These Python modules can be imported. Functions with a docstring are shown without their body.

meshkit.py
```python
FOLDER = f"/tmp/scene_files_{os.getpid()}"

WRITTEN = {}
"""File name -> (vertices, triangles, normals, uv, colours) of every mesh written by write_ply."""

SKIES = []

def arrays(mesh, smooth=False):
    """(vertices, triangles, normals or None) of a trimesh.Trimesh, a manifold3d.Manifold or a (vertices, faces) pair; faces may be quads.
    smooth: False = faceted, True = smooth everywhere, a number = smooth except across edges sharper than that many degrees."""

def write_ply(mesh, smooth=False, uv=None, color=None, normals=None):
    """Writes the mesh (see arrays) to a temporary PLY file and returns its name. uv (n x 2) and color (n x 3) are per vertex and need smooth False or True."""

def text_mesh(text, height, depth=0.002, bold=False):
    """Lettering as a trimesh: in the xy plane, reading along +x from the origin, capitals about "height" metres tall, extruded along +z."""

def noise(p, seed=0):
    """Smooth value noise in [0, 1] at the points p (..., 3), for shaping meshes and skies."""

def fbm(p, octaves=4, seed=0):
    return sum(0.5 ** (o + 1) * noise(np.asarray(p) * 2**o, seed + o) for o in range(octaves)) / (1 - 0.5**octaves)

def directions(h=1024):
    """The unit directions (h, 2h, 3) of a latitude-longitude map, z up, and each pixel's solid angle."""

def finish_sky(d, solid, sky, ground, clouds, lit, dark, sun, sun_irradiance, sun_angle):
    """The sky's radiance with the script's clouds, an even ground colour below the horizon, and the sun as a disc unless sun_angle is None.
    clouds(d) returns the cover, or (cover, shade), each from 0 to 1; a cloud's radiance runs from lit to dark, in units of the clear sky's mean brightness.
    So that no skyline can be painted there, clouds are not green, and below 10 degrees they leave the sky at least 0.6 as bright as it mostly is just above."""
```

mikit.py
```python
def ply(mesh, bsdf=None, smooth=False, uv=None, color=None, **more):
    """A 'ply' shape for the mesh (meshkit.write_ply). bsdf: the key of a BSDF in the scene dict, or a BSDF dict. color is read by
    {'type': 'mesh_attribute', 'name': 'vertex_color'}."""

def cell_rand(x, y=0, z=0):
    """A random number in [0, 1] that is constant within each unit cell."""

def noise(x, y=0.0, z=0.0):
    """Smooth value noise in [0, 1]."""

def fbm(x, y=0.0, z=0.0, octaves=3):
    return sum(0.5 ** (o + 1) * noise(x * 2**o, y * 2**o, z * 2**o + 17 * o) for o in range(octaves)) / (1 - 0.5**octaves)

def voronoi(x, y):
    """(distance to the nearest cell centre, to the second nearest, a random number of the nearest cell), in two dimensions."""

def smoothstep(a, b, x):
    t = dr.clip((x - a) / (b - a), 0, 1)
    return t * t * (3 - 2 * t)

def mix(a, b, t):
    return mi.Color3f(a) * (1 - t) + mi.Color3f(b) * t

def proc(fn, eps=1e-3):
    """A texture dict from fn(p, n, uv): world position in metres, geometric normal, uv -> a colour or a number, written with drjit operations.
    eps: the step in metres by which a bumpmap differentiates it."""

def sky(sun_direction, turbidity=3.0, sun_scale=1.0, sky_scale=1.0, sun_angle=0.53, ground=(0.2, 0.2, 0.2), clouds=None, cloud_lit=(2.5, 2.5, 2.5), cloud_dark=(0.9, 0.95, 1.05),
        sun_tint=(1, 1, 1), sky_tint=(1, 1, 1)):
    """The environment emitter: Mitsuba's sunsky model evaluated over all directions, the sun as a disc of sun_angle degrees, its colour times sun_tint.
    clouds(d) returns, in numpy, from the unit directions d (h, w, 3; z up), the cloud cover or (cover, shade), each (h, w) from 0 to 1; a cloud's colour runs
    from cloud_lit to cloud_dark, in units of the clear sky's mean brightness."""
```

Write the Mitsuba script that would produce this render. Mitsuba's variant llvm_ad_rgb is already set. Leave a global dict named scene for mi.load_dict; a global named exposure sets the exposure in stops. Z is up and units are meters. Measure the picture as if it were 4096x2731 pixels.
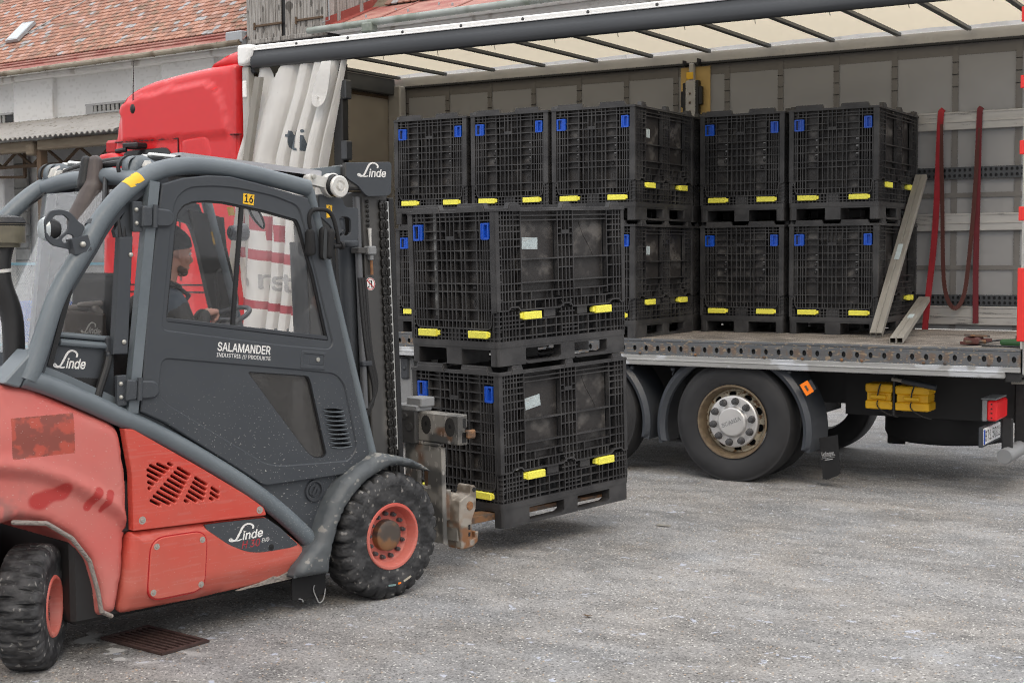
import math, random
import numpy as np, trimesh, mitsuba as mi, drjit as dr
import mikit, meshkit
import manifold3d as m3
from shapely.geometry import Polygon, LineString, Point
from shapely import union_all
from mikit import noise, fbm, voronoi, cell_rand, smoothstep, mix

scene, labels = {}, {}
ST = mi.ScalarTransform4f
rng = random.Random(7)
nrg = np.random.default_rng(7)

# ---------------------------------------------------------------- camera, sky, exposure
YAW, PITCH, ROLL, CAM = -0.5469, -0.0610, -0.0062, np.array([4.356, -10.5246, 1.8351])
_f = np.array([math.sin(YAW) * math.cos(PITCH), math.cos(YAW) * math.cos(PITCH), math.sin(PITCH)])
_r = np.array([math.cos(YAW), -math.sin(YAW), 0]); _u = np.cross(_r, _f)
_u = -_r * math.sin(ROLL) + _u * math.cos(ROLL)
scene['camera'] = {'type': 'perspective', 'fov': math.degrees(2 * math.atan(2048 / 5612.88)), 'fov_axis': 'x', 'near_clip': 0.1, 'far_clip': 400.0,
                   'to_world': ST().look_at(origin=CAM.tolist(), target=(CAM + _f).tolist(), up=_u.tolist())}
def overcast(d):   # an even overcast sky, a third as bright at the horizon as overhead
    return 1.0, 1.0 - np.clip(d[..., 2], 0, 1)
scene['sky'] = mikit.sky([0.5, -0.62, 0.75], turbidity=4, sun_scale=0.10, sun_angle=25, ground=(0.17, 0.168, 0.163), clouds=overcast,
                         cloud_lit=(3.2, 3.24, 3.32), cloud_dark=(1.07, 1.08, 1.11))
exposure = 2.7

# ---------------------------------------------------------------- mesh helpers: a mesh is (vertices, triangles)
def cat(*ms):
    vs, fs, n = [], [], 0
    for m in ms:
        if isinstance(m, list): m = cat(*m)
        vs.append(m[0]); fs.append(m[1] + n); n += len(m[0])
    return np.vstack(vs), np.vstack(fs)
def xf(m, f): return f(m[0]), m[1]
def move(m, x, y, z): return m[0] + np.array([x, y, z], float), m[1]
def rotm(axis, deg):
    return np.array(trimesh.transformations.rotation_matrix(math.radians(deg), axis))[:3, :3]
def rot(m, axis, deg, c=(0, 0, 0)):
    R = rotm(axis, deg); c = np.array(c, float)
    return (m[0] - c) @ R.T + c, m[1]
CUBEF = np.array([[0, 2, 3], [0, 3, 1], [4, 5, 7], [4, 7, 6], [0, 1, 5], [0, 5, 4], [2, 6, 7], [2, 7, 3], [0, 4, 6], [0, 6, 2], [1, 3, 7], [1, 7, 5]])
def box(x0, x1, y0, y1, z0, z1):
    v = np.array([[x, y, z] for x in (x0, x1) for y in (y0, y1) for z in (z0, z1)], float)
    return v, CUBEF[:, ::-1].copy() if (x1 - x0) * (y1 - y0) * (z1 - z0) < 0 else CUBEF.copy()
def cbox(x0, x1, y0, y1, z0, z1, b=0.005):
    x0, x1 = sorted((x0, x1)); y0, y1 = sorted((y0, y1)); z0, z1 = sorted((z0, z1)); b = min(b, (x1 - x0) / 2.01, (y1 - y0) / 2.01, (z1 - z0) / 2.01)
    pts = []
    for sx in (0, 1):
        for sy in (0, 1):
            for sz in (0, 1):
                c = [(x0, x1)[sx], (y0, y1)[sy], (z0, z1)[sz]]; s = [1 - 2 * sx, 1 - 2 * sy, 1 - 2 * sz]
                for k in range(3):
                    p = [c[i] + (0 if i == k else s[i] * b) for i in range(3)]; pts.append(p)
    h = trimesh.convex.convex_hull(np.array(pts)); return np.array(h.vertices), np.array(h.faces)
def frames(p):
    t = np.gradient(p, axis=0); t /= np.linalg.norm(t, axis=1, keepdims=True) + 1e-12
    a = np.cross(t[0], [0, 0, 1.0]); a = a if np.linalg.norm(a) > 0.1 else np.cross(t[0], [1.0, 0, 0]); a /= np.linalg.norm(a)
    A = [a]
    for i in range(1, len(p)):
        a = A[-1] - t[i] * (A[-1] @ t[i]); A.append(a / np.linalg.norm(a))
    A = np.array(A); return t, A, np.cross(t, A)
def tube(p, r, n=12, cap=True):
    p = np.asarray(p, float); r = np.broadcast_to(r, (len(p),)); t, A, B = frames(p)
    an = np.arange(n) * 2 * np.pi / n
    v = p[:, None] + r[:, None, None] * (np.cos(an)[None, :, None] * A[:, None] + np.sin(an)[None, :, None] * B[:, None])
    f = []
    for i in range(len(p) - 1):
        for j in range(n):
            a, b, c, d = i * n + j, i * n + (j + 1) % n, (i + 1) * n + (j + 1) % n, (i + 1) * n + j
            f += [[a, b, c], [a, c, d]]
    v = v.reshape(-1, 3)
    if cap:
        k = len(v); v = np.vstack([v, p[:1], p[-1:]])
        for j in range(n):
            f += [[k, (j + 1) % n, j], [k + 1, (len(p) - 1) * n + j, (len(p) - 1) * n + (j + 1) % n]]
    return v, np.array(f)
def bar(p0, p1, w, h, up=(0, 0, 1)):
    p0, p1 = np.array(p0, float), np.array(p1, float); t = p1 - p0; L = np.linalg.norm(t); t /= L
    s = np.cross(t, up if abs(np.dot(t, up)) < 0.99 else (1, 0, 0)); s /= np.linalg.norm(s); u = np.cross(s, t)
    m = box(0, L, -w / 2, w / 2, -h / 2, h / 2); return p0 + m[0] @ np.array([t, -s, u]), m[1]
def curve(pts, n=40):
    from scipy.interpolate import CubicSpline
    p = np.array(pts, float); d = np.r_[0, np.cumsum(np.linalg.norm(np.diff(p, axis=0), axis=1) ** 0.5)]
    return CubicSpline(d, p)(np.linspace(0, d[-1], n))
def fillet(poly, r, n=5):
    P = np.array(poly, float); N = len(P); r = np.broadcast_to(r, (N,)); out = []
    for i in range(N):
        p, a, b = P[i], P[i - 1], P[(i + 1) % N]; u, w = a - p, b - p; lu, lw = np.linalg.norm(u), np.linalg.norm(w)
        k = min(r[i], lu * 0.45, lw * 0.45)
        if k < 1e-4: out.append(p); continue
        A, B = p + u / lu * k, p + w / lw * k
        for t in np.linspace(0, 1, n): out.append((1 - t) ** 2 * A + 2 * t * (1 - t) * p + t * t * B)
    return np.array(out)
def area2(r): return np.sum(r[:, 0] * np.roll(r[:, 1], -1) - np.roll(r[:, 0], -1) * r[:, 1])
def inset(r, d):
    a = np.roll(r, 1, 0); b = np.roll(r, -1, 0); e1 = r - a; e2 = b - r
    e1 /= np.linalg.norm(e1, axis=1, keepdims=True) + 1e-12; e2 /= np.linalg.norm(e2, axis=1, keepdims=True) + 1e-12
    n1 = np.stack([-e1[:, 1], e1[:, 0]], 1); n2 = np.stack([-e2[:, 1], e2[:, 0]], 1); m = n1 + n2
    k = np.maximum(np.sum(m * n1, 1), 0.35)
    return r + m / k[:, None] * d
def tri(outer, holes=()):
    v, f = trimesh.creation.triangulate_polygon(Polygon(outer, [h for h in holes]), engine='earcut')
    return np.array(v, float), np.array(f, int)
def prism(outer, d0, d1, holes=(), bev=0.0, back=True):
    """Outline in (u, v), from depth d0 to the front d1 with a chamfer; returns (u, v, d)."""
    o = np.array(outer, float); o = o if area2(o) > 0 else o[::-1]
    hs = [np.array(h, float) for h in holes]; hs = [h if area2(h) < 0 else h[::-1] for h in hs]
    parts, s = [], 1 if d1 > d0 else -1
    for r in [o] + hs:
        R = [(r, d0), (r, d1 - s * bev)] + ([(inset(r, bev), d1)] if bev > 0 else [])
        v = np.vstack([np.c_[q, np.full(len(q), z)] for q, z in R]); n = len(r); f = []
        for i in range(len(R) - 1):
            for j in range(n):
                a, b, c, d = i * n + j, i * n + (j + 1) % n, (i + 1) * n + (j + 1) % n, (i + 1) * n + j
                f += [[a, b, c], [a, c, d]]
        f = np.array(f); parts.append((v, f if s > 0 else f[:, ::-1]))
    def cap(rs, z, flip):
        v, f = tri(rs[0], rs[1:]); p, q = v[f[:, 1]] - v[f[:, 0]], v[f[:, 2]] - v[f[:, 0]]; a = p[:, 0] * q[:, 1] - p[:, 1] * q[:, 0]; f[a < 0] = f[a < 0][:, ::-1]
        parts.append((np.c_[v, np.full(len(v), z)], f[:, ::-1] if flip else f))
    cap([inset(r, bev) if bev > 0 else r for r in [o] + hs], d1, s < 0)
    if back: cap([o] + hs, d0, s > 0)
    return cat(*parts)
def slab(outer, d0, d1, holes=(), ref=0.03, rnd=0.03, bulge=None):
    """A thick rounded panel: outline in (u, v), front at d1 (> d0), its front edge rounded by rnd; bulge(u, v) is added to the front."""
    cs = m3.CrossSection([np.array(outer, float)] + [np.array(h, float) for h in holes], m3.FillRule.EvenOdd)
    mf = m3.Manifold.extrude(cs, d1 - d0).refine_to_length(ref); mm = mf.to_mesh(); v = np.array(mm.vert_properties[:, :3], float); f = np.array(mm.tri_verts, int)
    o = np.array(outer, float); e = np.roll(o, -1, 0) - o; L = np.sum(e * e, 1)
    w = v[:, None, :2] - o[None]; t = np.clip(np.sum(w * e[None], 2) / L, 0, 1); d = np.min(np.linalg.norm(w - t[..., None] * e[None], axis=2), axis=1)
    k = v[:, 2] / (d1 - d0); q = np.clip(d / rnd, 0, 1); drop = rnd * (1 - np.sqrt(1 - (1 - q) ** 2))
    front = v[:, 2] > (d1 - d0) * 0.5
    z = d0 + v[:, 2]
    z = np.where(front, z - drop * k, z)
    if bulge is not None: z = np.where(front, z + bulge(v[:, 0], v[:, 1]) * k, z)
    return np.c_[v[:, :2], z], f
def lathe(prof, n=48, axis=0, mod=None):
    """prof: (t along the axis, radius); mod(t, r, angle, i) -> radius."""
    pr = np.array(prof, float); an = np.arange(n) * 2 * np.pi / n; V = []
    for i, (t, r) in enumerate(pr):
        rr = np.full(n, r) if mod is None else mod(t, r, an, i)
        V.append(np.stack([np.full(n, t), rr * np.cos(an), rr * np.sin(an)], 1))
    v = np.vstack(V); f = []
    for i in range(len(pr) - 1):
        for j in range(n):
            a, b, c, d = i * n + j, i * n + (j + 1) % n, (i + 1) * n + (j + 1) % n, (i + 1) * n + j
            f += [[a, c, b], [a, d, c]]
    v = v if axis == 0 else v[:, [1, 0, 2]] * np.array([-1, 1, 1]) if axis == 1 else v[:, [1, 2, 0]]
    return v, np.array(f)
def man(mf):
    m = mf.to_mesh(); return np.array(m.vert_properties[:, :3], float), np.array(m.tri_verts, int)
def sph(c, r, n=16): return m3.Manifold.sphere(r, n).translate(list(map(float, c)))
def ball(c, r, sc=(1, 1, 1), n=16):
    v, f = man(m3.Manifold.sphere(1.0, n)); return v * r * np.array(sc) + np.array(c), f
def chain_body(bones, edge, iters=6, n=14):
    """bones: ((point, radius), (point, radius)) pairs, joined into one smooth body."""
    mf = m3.Manifold.batch_boolean([m3.Manifold.batch_hull([sph(a, ra, n), sph(b, rb, n)]) for (a, ra), (b, rb) in bones], m3.OpType.Add).refine_to_length(edge)
    v, f = man(mf); tm = trimesh.Trimesh(v, f); trimesh.smoothing.filter_taubin(tm, iterations=iters); return np.array(tm.vertices), np.array(tm.faces)
def text(s, h, depth=0.0015, bold=False, shear=0.0):
    m = meshkit.text_mesh(s, h, depth, bold); v = np.array(m.vertices); v[:, 0] += v[:, 1] * shear; return v, np.array(m.faces)
def widen(m, w):
    v = m[0].copy(); v[:, 0] -= v[:, 0].min(); v[:, 0] *= w / v[:, 0].max(); return v, m[1]

# ---------------------------------------------------------------- scene entries
def key_of(name):
    if name not in scene and name not in labels: return name
    k = 1
    while f'{name}_{k:03d}' in scene or f'{name}_{k:03d}' in labels: k += 1
    return f'{name}_{k:03d}'
def thing(name, label, category, group=None):
    k = key_of(name); labels[k] = {'label': label, 'category': category}
    if group: labels[k]['group'] = group
    return k
def put(name, mesh, mat, parent=None, smooth=30, label=None, kind=None, to=None):
    k = key_of((parent + '__' if parent else '') + name)
    scene[k] = mikit.ply(mesh if not isinstance(mesh, list) else cat(*mesh), mat, smooth=smooth)
    if to is not None: scene[k]['to_world'] = to
    if label: labels.setdefault(k, {})['label'] = label
    if kind: labels.setdefault(k, {})['kind'] = kind
    return k
def solo(name, mesh, mat, label, category, group=None, smooth=30, kind=None):
    k = key_of(name); scene[k] = mikit.ply(mesh if not isinstance(mesh, list) else cat(*mesh), mat, smooth=smooth)
    labels[k] = {'label': label}
    if category: labels[k]['category'] = category
    if group: labels[k]['group'] = group
    if kind: labels[k]['kind'] = kind
    return k
def share(name, d, parent=None, to=None, kind=None):
    k = key_of((parent + '__' if parent else '') + name); scene[k] = {**d}
    if to is not None: scene[k]['to_world'] = to
    if kind: labels.setdefault(k, {})['kind'] = kind
    return k

# ---------------------------------------------------------------- materials
def rgb(c): return c if isinstance(c, dict) else {'type': 'rgb', 'value': list(map(float, c))}
def P(name, color, rough=0.6, metal=0.0, spec=0.5, bump=None, bscale=1.0, eps=1e-3, **kw):
    b = {'type': 'principled', 'base_color': mikit.proc(color) if callable(color) else rgb(color), 'roughness': mikit.proc(rough) if callable(rough) else rough, 'metallic': metal, 'specular': spec, **kw}
    if bump is not None: b = {'type': 'bumpmap', 'arbitrary': mikit.proc(bump, eps), 'scale': bscale, 'bsdf': b}
    scene[name] = {'type': 'twosided', 'bsdf': b}; return name
# forklift frame: a to its right, b forward, h up
FO = np.array([-0.48700, -3.23773, 0.0]); FYAW = 0.2316
FF = np.array([math.sin(FYAW), math.cos(FYAW), 0]); FR = np.array([math.cos(FYAW), -math.sin(FYAW), 0]); FU = np.array([0, 0, 1.0])
FM = np.array([FR, FF, FU])
def fk(m): return FO + m[0] @ FM, m[1]                      # mesh in (a, b, h)
def side(m): return fk((m[0][:, [2, 0, 1]], m[1]))          # mesh in (b, h, a): outlines seen from the truck's right
def rearf(m): return fk((np.c_[m[0][:, 0], -m[0][:, 2], m[0][:, 1]], m[1]))  # mesh in (a, h, distance towards the rear)
def local(p):
    x, y = p.x - FO[0], p.y - FO[1]
    return x * FR[0] + y * FR[1], x * FF[0] + y * FF[1], p.z
def seg(b, h, b0, h0, b1, h1):
    db, dh = b1 - b0, h1 - h0; t = dr.clip(((b - b0) * db + (h - h0) * dh) / (db * db + dh * dh), 0, 1)
    return dr.sqrt(dr.square(b - b0 - t * db) + dr.square(h - h0 - t * dh))
def asphalt(p, n, uv):
    g = noise(p.x * 110, p.y * 110); g2 = noise(p.x * 230 + 7, p.y * 230); big = fbm(p.x * 0.6, p.y * 0.6, 3.0, 3); mid = fbm(p.x * 4, p.y * 8, 1.0, 4)
    c = 0.205 + 0.08 * (big - 0.5) + 0.15 * (mid - 0.5) + 0.13 * (g - 0.5) + 0.10 * (g2 - 0.5)
    col = mix((0.98, 0.995, 1.02), (1.05, 0.985, 0.915), fbm(p.x * 2.2, p.y * 2.2, 9.0, 2)) * dr.maximum(c, 0.04)
    d, d2, k = voronoi(p.x * 62, p.y * 62)
    st = dr.select((d < 0.30) & (k > 0.885), 1.0, 0.0); col = mix(col, mix((0.60, 0.585, 0.55), (0.42, 0.27, 0.15), smoothstep(0.965, 0.975, k)), st * 0.75)
    dk = dr.select((d < 0.36) & (k < 0.10), 1.0, 0.0); col = col * (1 - 0.5 * dk)
    e, e2, q = voronoi(p.x * 4.5 + 0.8 * noise(p.x * 14, p.y * 14), p.y * 8.5 + 0.8 * noise(p.x * 15 + 5, p.y * 15))
    fl = dr.select(q > 0.72, smoothstep(0.17, 0.10, e), 0.0) * smoothstep(0.44, 0.60, noise(p.x * 55, p.y * 70)); col = mix(col, (0.46, 0.50, 0.60), fl * 0.6)
    # tyre-worn darker tracks and a damp patch round the drain
    tr = smoothstep(0.40, 0.0, dr.abs(p.y + 1.75 - 0.55 * (p.x - 0.2) + 0.3 * (noise(p.x * 0.8, 4.0) - 0.5))) * smoothstep(0.30, 0.65, fbm(p.x * 1.2, p.y * 3.0, 5.0, 3))
    wet = smoothstep(0.85, 0.15, dr.sqrt(dr.square(p.x + 0.75) + dr.square((p.y + 5.65) * 1.2)) + 0.5 * (fbm(p.x * 4, p.y * 4, 2.0, 3) - 0.5))
    col = col * (1 - 0.16 * tr) * (1 - 0.42 * wet)
    lime = smoothstep(0.12, 0.03, dr.abs(dr.sqrt(dr.square(p.x + 0.55) + dr.square(p.y + 5.75)) - 0.30 + 0.25 * (noise(p.x * 7, p.y * 7) - 0.5))) * smoothstep(0.50, 0.68, noise(p.x * 20, p.y * 20)) * smoothstep(-5.72, -5.86, p.y)
    return mix(col, (0.40, 0.40, 0.39), lime * 0.7)
P('mat_asphalt', asphalt, 0.8, spec=0.35, bump=lambda p, n, uv: noise(p.x * 120, p.y * 120) + 0.7 * noise(p.x * 60, p.y * 60), bscale=0.0028, eps=2e-3)
scene['ground'] = {'type': 'rectangle', 'to_world': ST().scale([150, 150, 1]), 'bsdf': {'type': 'ref', 'id': 'mat_asphalt'}}
labels['ground'] = {'label': 'grey gritty asphalt yard with pale flecks and dark tyre tracks', 'kind': 'structure'}
def speck(scale, thr):      # small pale chips
    def f(p):
        return smoothstep(thr, thr + 0.06, noise(p.x * scale, p.y * scale, p.z * scale))
    return f
def frame_grey(p, n, uv):   # weathered blue-grey enamel, greyer and chalkier on top, dusty near the ground
    a, b, h = local(p); w = fbm(p.x * 6, p.y * 6, p.z * 3, 3)
    c = mix((0.085, 0.104, 0.120), (0.150, 0.174, 0.192), w)
    c = mix(c, (0.30, 0.30, 0.30), 0.5 * smoothstep(0.70, 0.80, noise(p.x * 190, p.y * 190, p.z * 190)) * smoothstep(0.95, 0.35, h))
    return c
P('mat_frame_grey', frame_grey, 0.42, spec=0.6)
def body_grey(p, n, uv):
    a, b, h = local(p); sp = smoothstep(0.84, 0.90, noise(p.x * 150, p.y * 150, p.z * 150)) * smoothstep(1.35, 0.75, h)
    c = mix((0.040, 0.046, 0.055), (0.052, 0.058, 0.066), fbm(p.x * 4, p.y * 4, p.z * 4, 2))
    return mix(c, (0.40, 0.39, 0.37), sp * 0.8)
P('mat_body_grey', body_grey, 0.50, spec=0.45)
P('mat_dark_grey', (0.035, 0.039, 0.046), 0.5)
P('mat_black', (0.010, 0.010, 0.011), 0.5)
P('mat_rubber_black', (0.016, 0.016, 0.017), 0.65, spec=0.3)
P('mat_hose', (0.018, 0.018, 0.019), 0.45)
def fork_red(base, dusty):
    def f(p, n, uv):
        a, b, h = local(p); w = fbm(p.x * 3.5, p.y * 3.5, p.z * 3.5, 3)
        c = mix(base, dusty, dr.clip(0.35 + 0.9 * (w - 0.5) + 0.75 * smoothstep(0.62, 0.18, h), 0, 1))
        sc = smoothstep(0.70, 0.76, noise(b * 9 + h * 2, h * 150, a * 5)) * 0.07 + smoothstep(0.86, 0.92, noise(p.x * 150, p.y * 150, p.z * 150)) * 0.3
        return mix(c, (0.55, 0.42, 0.38), sc)
    return f
P('mat_red', fork_red((0.56, 0.045, 0.028), (0.47, 0.115, 0.085)), 0.45, spec=0.5)
def cw_red(p, n, uv):
    a, b, h = local(p); w = fbm(p.x * 4, p.y * 4, p.z * 4, 3)
    c = mix((0.56, 0.115, 0.10), (0.52, 0.19, 0.165), dr.clip(0.3 + (w - 0.5) * 1.2 + 0.5 * smoothstep(0.7, 0.2, h), 0, 1))
    # rubbed-clean patches and the shadow left by a removed sticker
    q = noise(b * 22, h * 22, 3.0)
    def blob(b0, h0, b1, h1, r): return smoothstep(r, r * 0.55, seg(b, h, b0, h0, b1, h1) + 0.02 * (q - 0.5))
    m = dr.maximum(blob(-3.075, 0.765, -2.955, 0.80, 0.048), dr.maximum(blob(-2.835, 0.705, -2.80, 0.775, 0.026), blob(-2.775, 0.685, -2.74, 0.76, 0.024)))
    c = mix(c, (0.40, 0.022, 0.020), m * 0.85)
    inn = dr.select((b > -3.203 + (h - 0.97) * 0.01) & (b < -2.908) & (h > 0.966) & (h < 1.145), 1.0, 0.0)
    blot = smoothstep(0.42, 0.62, fbm(b * 24, h * 24, 5.0, 3)); c = mix(c, mix((0.42, 0.075, 0.05), (0.235, 0.06, 0.045), blot), inn)
    dirt = smoothstep(0.55, 0.75, fbm(b * 14, h * 14, 9.0, 3)) * smoothstep(-3.05, -3.35, b) * smoothstep(0.95, 0.70, h)
    c = mix(c, (0.16, 0.14, 0.13), dirt)
    return mix(c, (0.6, 0.5, 0.46), smoothstep(0.87, 0.93, noise(p.x * 140, p.y * 140, p.z * 140)) * 0.4)
P('mat_counterweight_red', cw_red, 0.42, spec=0.5)
P('mat_rim_red', fork_red((0.52, 0.045, 0.03), (0.50, 0.14, 0.11)), 0.5)
def dirty_tyre(p, n, uv):
    w = fbm(p.x * 18, p.y * 18, p.z * 18, 3); s = noise(p.x * 80, p.y * 80, p.z * 40)
    c = mix((0.016, 0.0165, 0.018), (0.058, 0.058, 0.06), smoothstep(0.3, 0.75, w))
    return mix(c, (0.26, 0.25, 0.235), smoothstep(0.67, 0.80, s * 0.6 + 0.4 * w) * 0.8)
P('mat_tyre_dirty', dirty_tyre, 0.6, spec=0.35, bump=lambda p, n, uv: fbm(p.x * 60, p.y * 60, p.z * 60, 2), bscale=0.006)
P('mat_tyre', lambda p, n, uv: mix((0.022, 0.022, 0.024), (0.040, 0.040, 0.042), fbm(p.x * 5, p.y * 5, p.z * 5, 3)), 0.62, spec=0.35)
def steel(p, n, uv):
    w = fbm(p.x * 9, p.y * 9, p.z * 9, 3); s = noise(p.x * 70, p.y * 70, p.z * 22)
    c = mix((0.10, 0.098, 0.094), (0.30, 0.285, 0.26), smoothstep(0.35, 0.65, w)); c = mix(c, (0.45, 0.43, 0.40), smoothstep(0.74, 0.80, s) * 0.7)
    return mix(c, (0.22, 0.10, 0.045), smoothstep(0.63, 0.75, fbm(p.x * 6 + 4, p.y * 6, p.z * 6, 3)) * 0.6)
P('mat_worn_steel', steel, 0.45, metal=0.35)
P('mat_rusty_steel', lambda p, n, uv: mix((0.085, 0.07, 0.06), (0.24, 0.12, 0.055), smoothstep(0.35, 0.65, fbm(p.x * 14, p.y * 14, p.z * 14, 3))), 0.55, metal=0.3)
P('mat_mast', lambda p, n, uv: mix(mix((0.042, 0.042, 0.044), (0.075, 0.073, 0.070), fbm(p.x * 6, p.y * 6, p.z * 2, 3)), (0.21, 0.20, 0.185), smoothstep(0.5, 0.75, fbm(p.x * 5, p.y * 5, p.z * 2 + 4, 3)) * smoothstep(1.25, 0.75, p.z)), 0.42, metal=0.15)
P('mat_chain', lambda p, n, uv: mix((0.022, 0.021, 0.020), (0.075, 0.073, 0.07), smoothstep(0.65, 0.8, noise(p.x * 120, p.y * 120, p.z * 120))), 0.3, metal=0.5)
P('mat_mud', lambda p, n, uv: mix((0.30, 0.27, 0.245), (0.19, 0.165, 0.15), fbm(p.x * 60, p.y * 60, p.z * 60, 2)), 0.9, bump=lambda p, n, uv: noise(p.x * 120, p.y * 120, p.z * 120), bscale=0.01)
def scuffed(p, n, uv):
    w = fbm(p.x * 14, p.y * 14, p.z * 14, 3); a, b, h = local(p)
    c = mix((0.050, 0.058, 0.066), (0.11, 0.12, 0.125), w); return mix(c, (0.25, 0.24, 0.22), smoothstep(0.60, 0.74, w * 0.6 + 0.4 * noise(p.x * 60, p.y * 60, p.z * 60) + 0.10 * smoothstep(-1.35, -1.0, b)) * 0.8)
P('mat_mudguard', scuffed, 0.5)
P('mat_cover_light', (0.38, 0.385, 0.41), 0.45)
P('mat_cap_olive', lambda p, n, uv: mix((0.16, 0.145, 0.10), (0.09, 0.08, 0.06), fbm(p.x * 9, p.y * 9, p.z * 30, 3)), 0.35)
P('mat_print_teal', (0.16, 0.25, 0.25), 0.6)
P('mat_print_cream', (0.42, 0.38, 0.30), 0.6)
P('mat_pipe', (0.13, 0.135, 0.145), 0.3, metal=0.3)
P('mat_grease', (0.028, 0.027, 0.026), 0.45)
P('mat_rust_orange', lambda p, n, uv: mix((0.28, 0.13, 0.055), (0.16, 0.08, 0.045), noise(p.x * 60, p.y * 60, p.z * 60)), 0.8)
P('mat_hook', lambda p, n, uv: mix(mix((0.16, 0.135, 0.11), (0.33, 0.30, 0.26), smoothstep(0.4, 0.65, fbm(p.x * 12, p.y * 12, p.z * 12, 3))), (0.22, 0.10, 0.045), smoothstep(0.40, 0.20, p.z) * smoothstep(0.35, 0.6, fbm(p.x * 18, p.y * 18, p.z * 18, 2))), 0.6, metal=0.15)
P('mat_sticker_dark', (0.45, 0.25, 0.02), 0.5)
P('mat_drain', lambda p, n, uv: mix((0.035, 0.018, 0.016), (0.06, 0.035, 0.03), noise(p.x * 40, p.y * 40)), 0.6)
P('mat_glove', (0.13, 0.12, 0.115), 0.7)
P('mat_lettering_dim', (0.36, 0.35, 0.33), 0.6)
scene['mat_glass_dusty'] = {'type': 'blendbsdf', 'weight': 0.10, 'a': {'type': 'thindielectric'}, 'b': {'type': 'twosided', 'bsdf': {'type': 'diffuse', 'reflectance': rgb((0.30, 0.29, 0.28))}}}
P('mat_chrome', (0.62, 0.62, 0.60), 0.22, metal=0.9)
P('mat_silver', (0.62, 0.61, 0.58), 0.38, metal=0.25)
P('mat_bolt', (0.45, 0.44, 0.40), 0.4, metal=0.6)
P('mat_white_print', (0.72, 0.71, 0.69), 0.55)
P('mat_grey_print', (0.33, 0.33, 0.33), 0.6)
P('mat_red_print', (0.42, 0.02, 0.03), 0.55)
P('mat_black_print', (0.012, 0.012, 0.012), 0.6)
P('mat_sticker_yellow', (0.80, 0.47, 0.02), 0.45)
P('mat_brown_cover', lambda p, n, uv: mix((0.050, 0.040, 0.038), (0.10, 0.078, 0.072), fbm(p.x * 16, p.y * 16, p.z * 16, 3)), 0.5)
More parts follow.
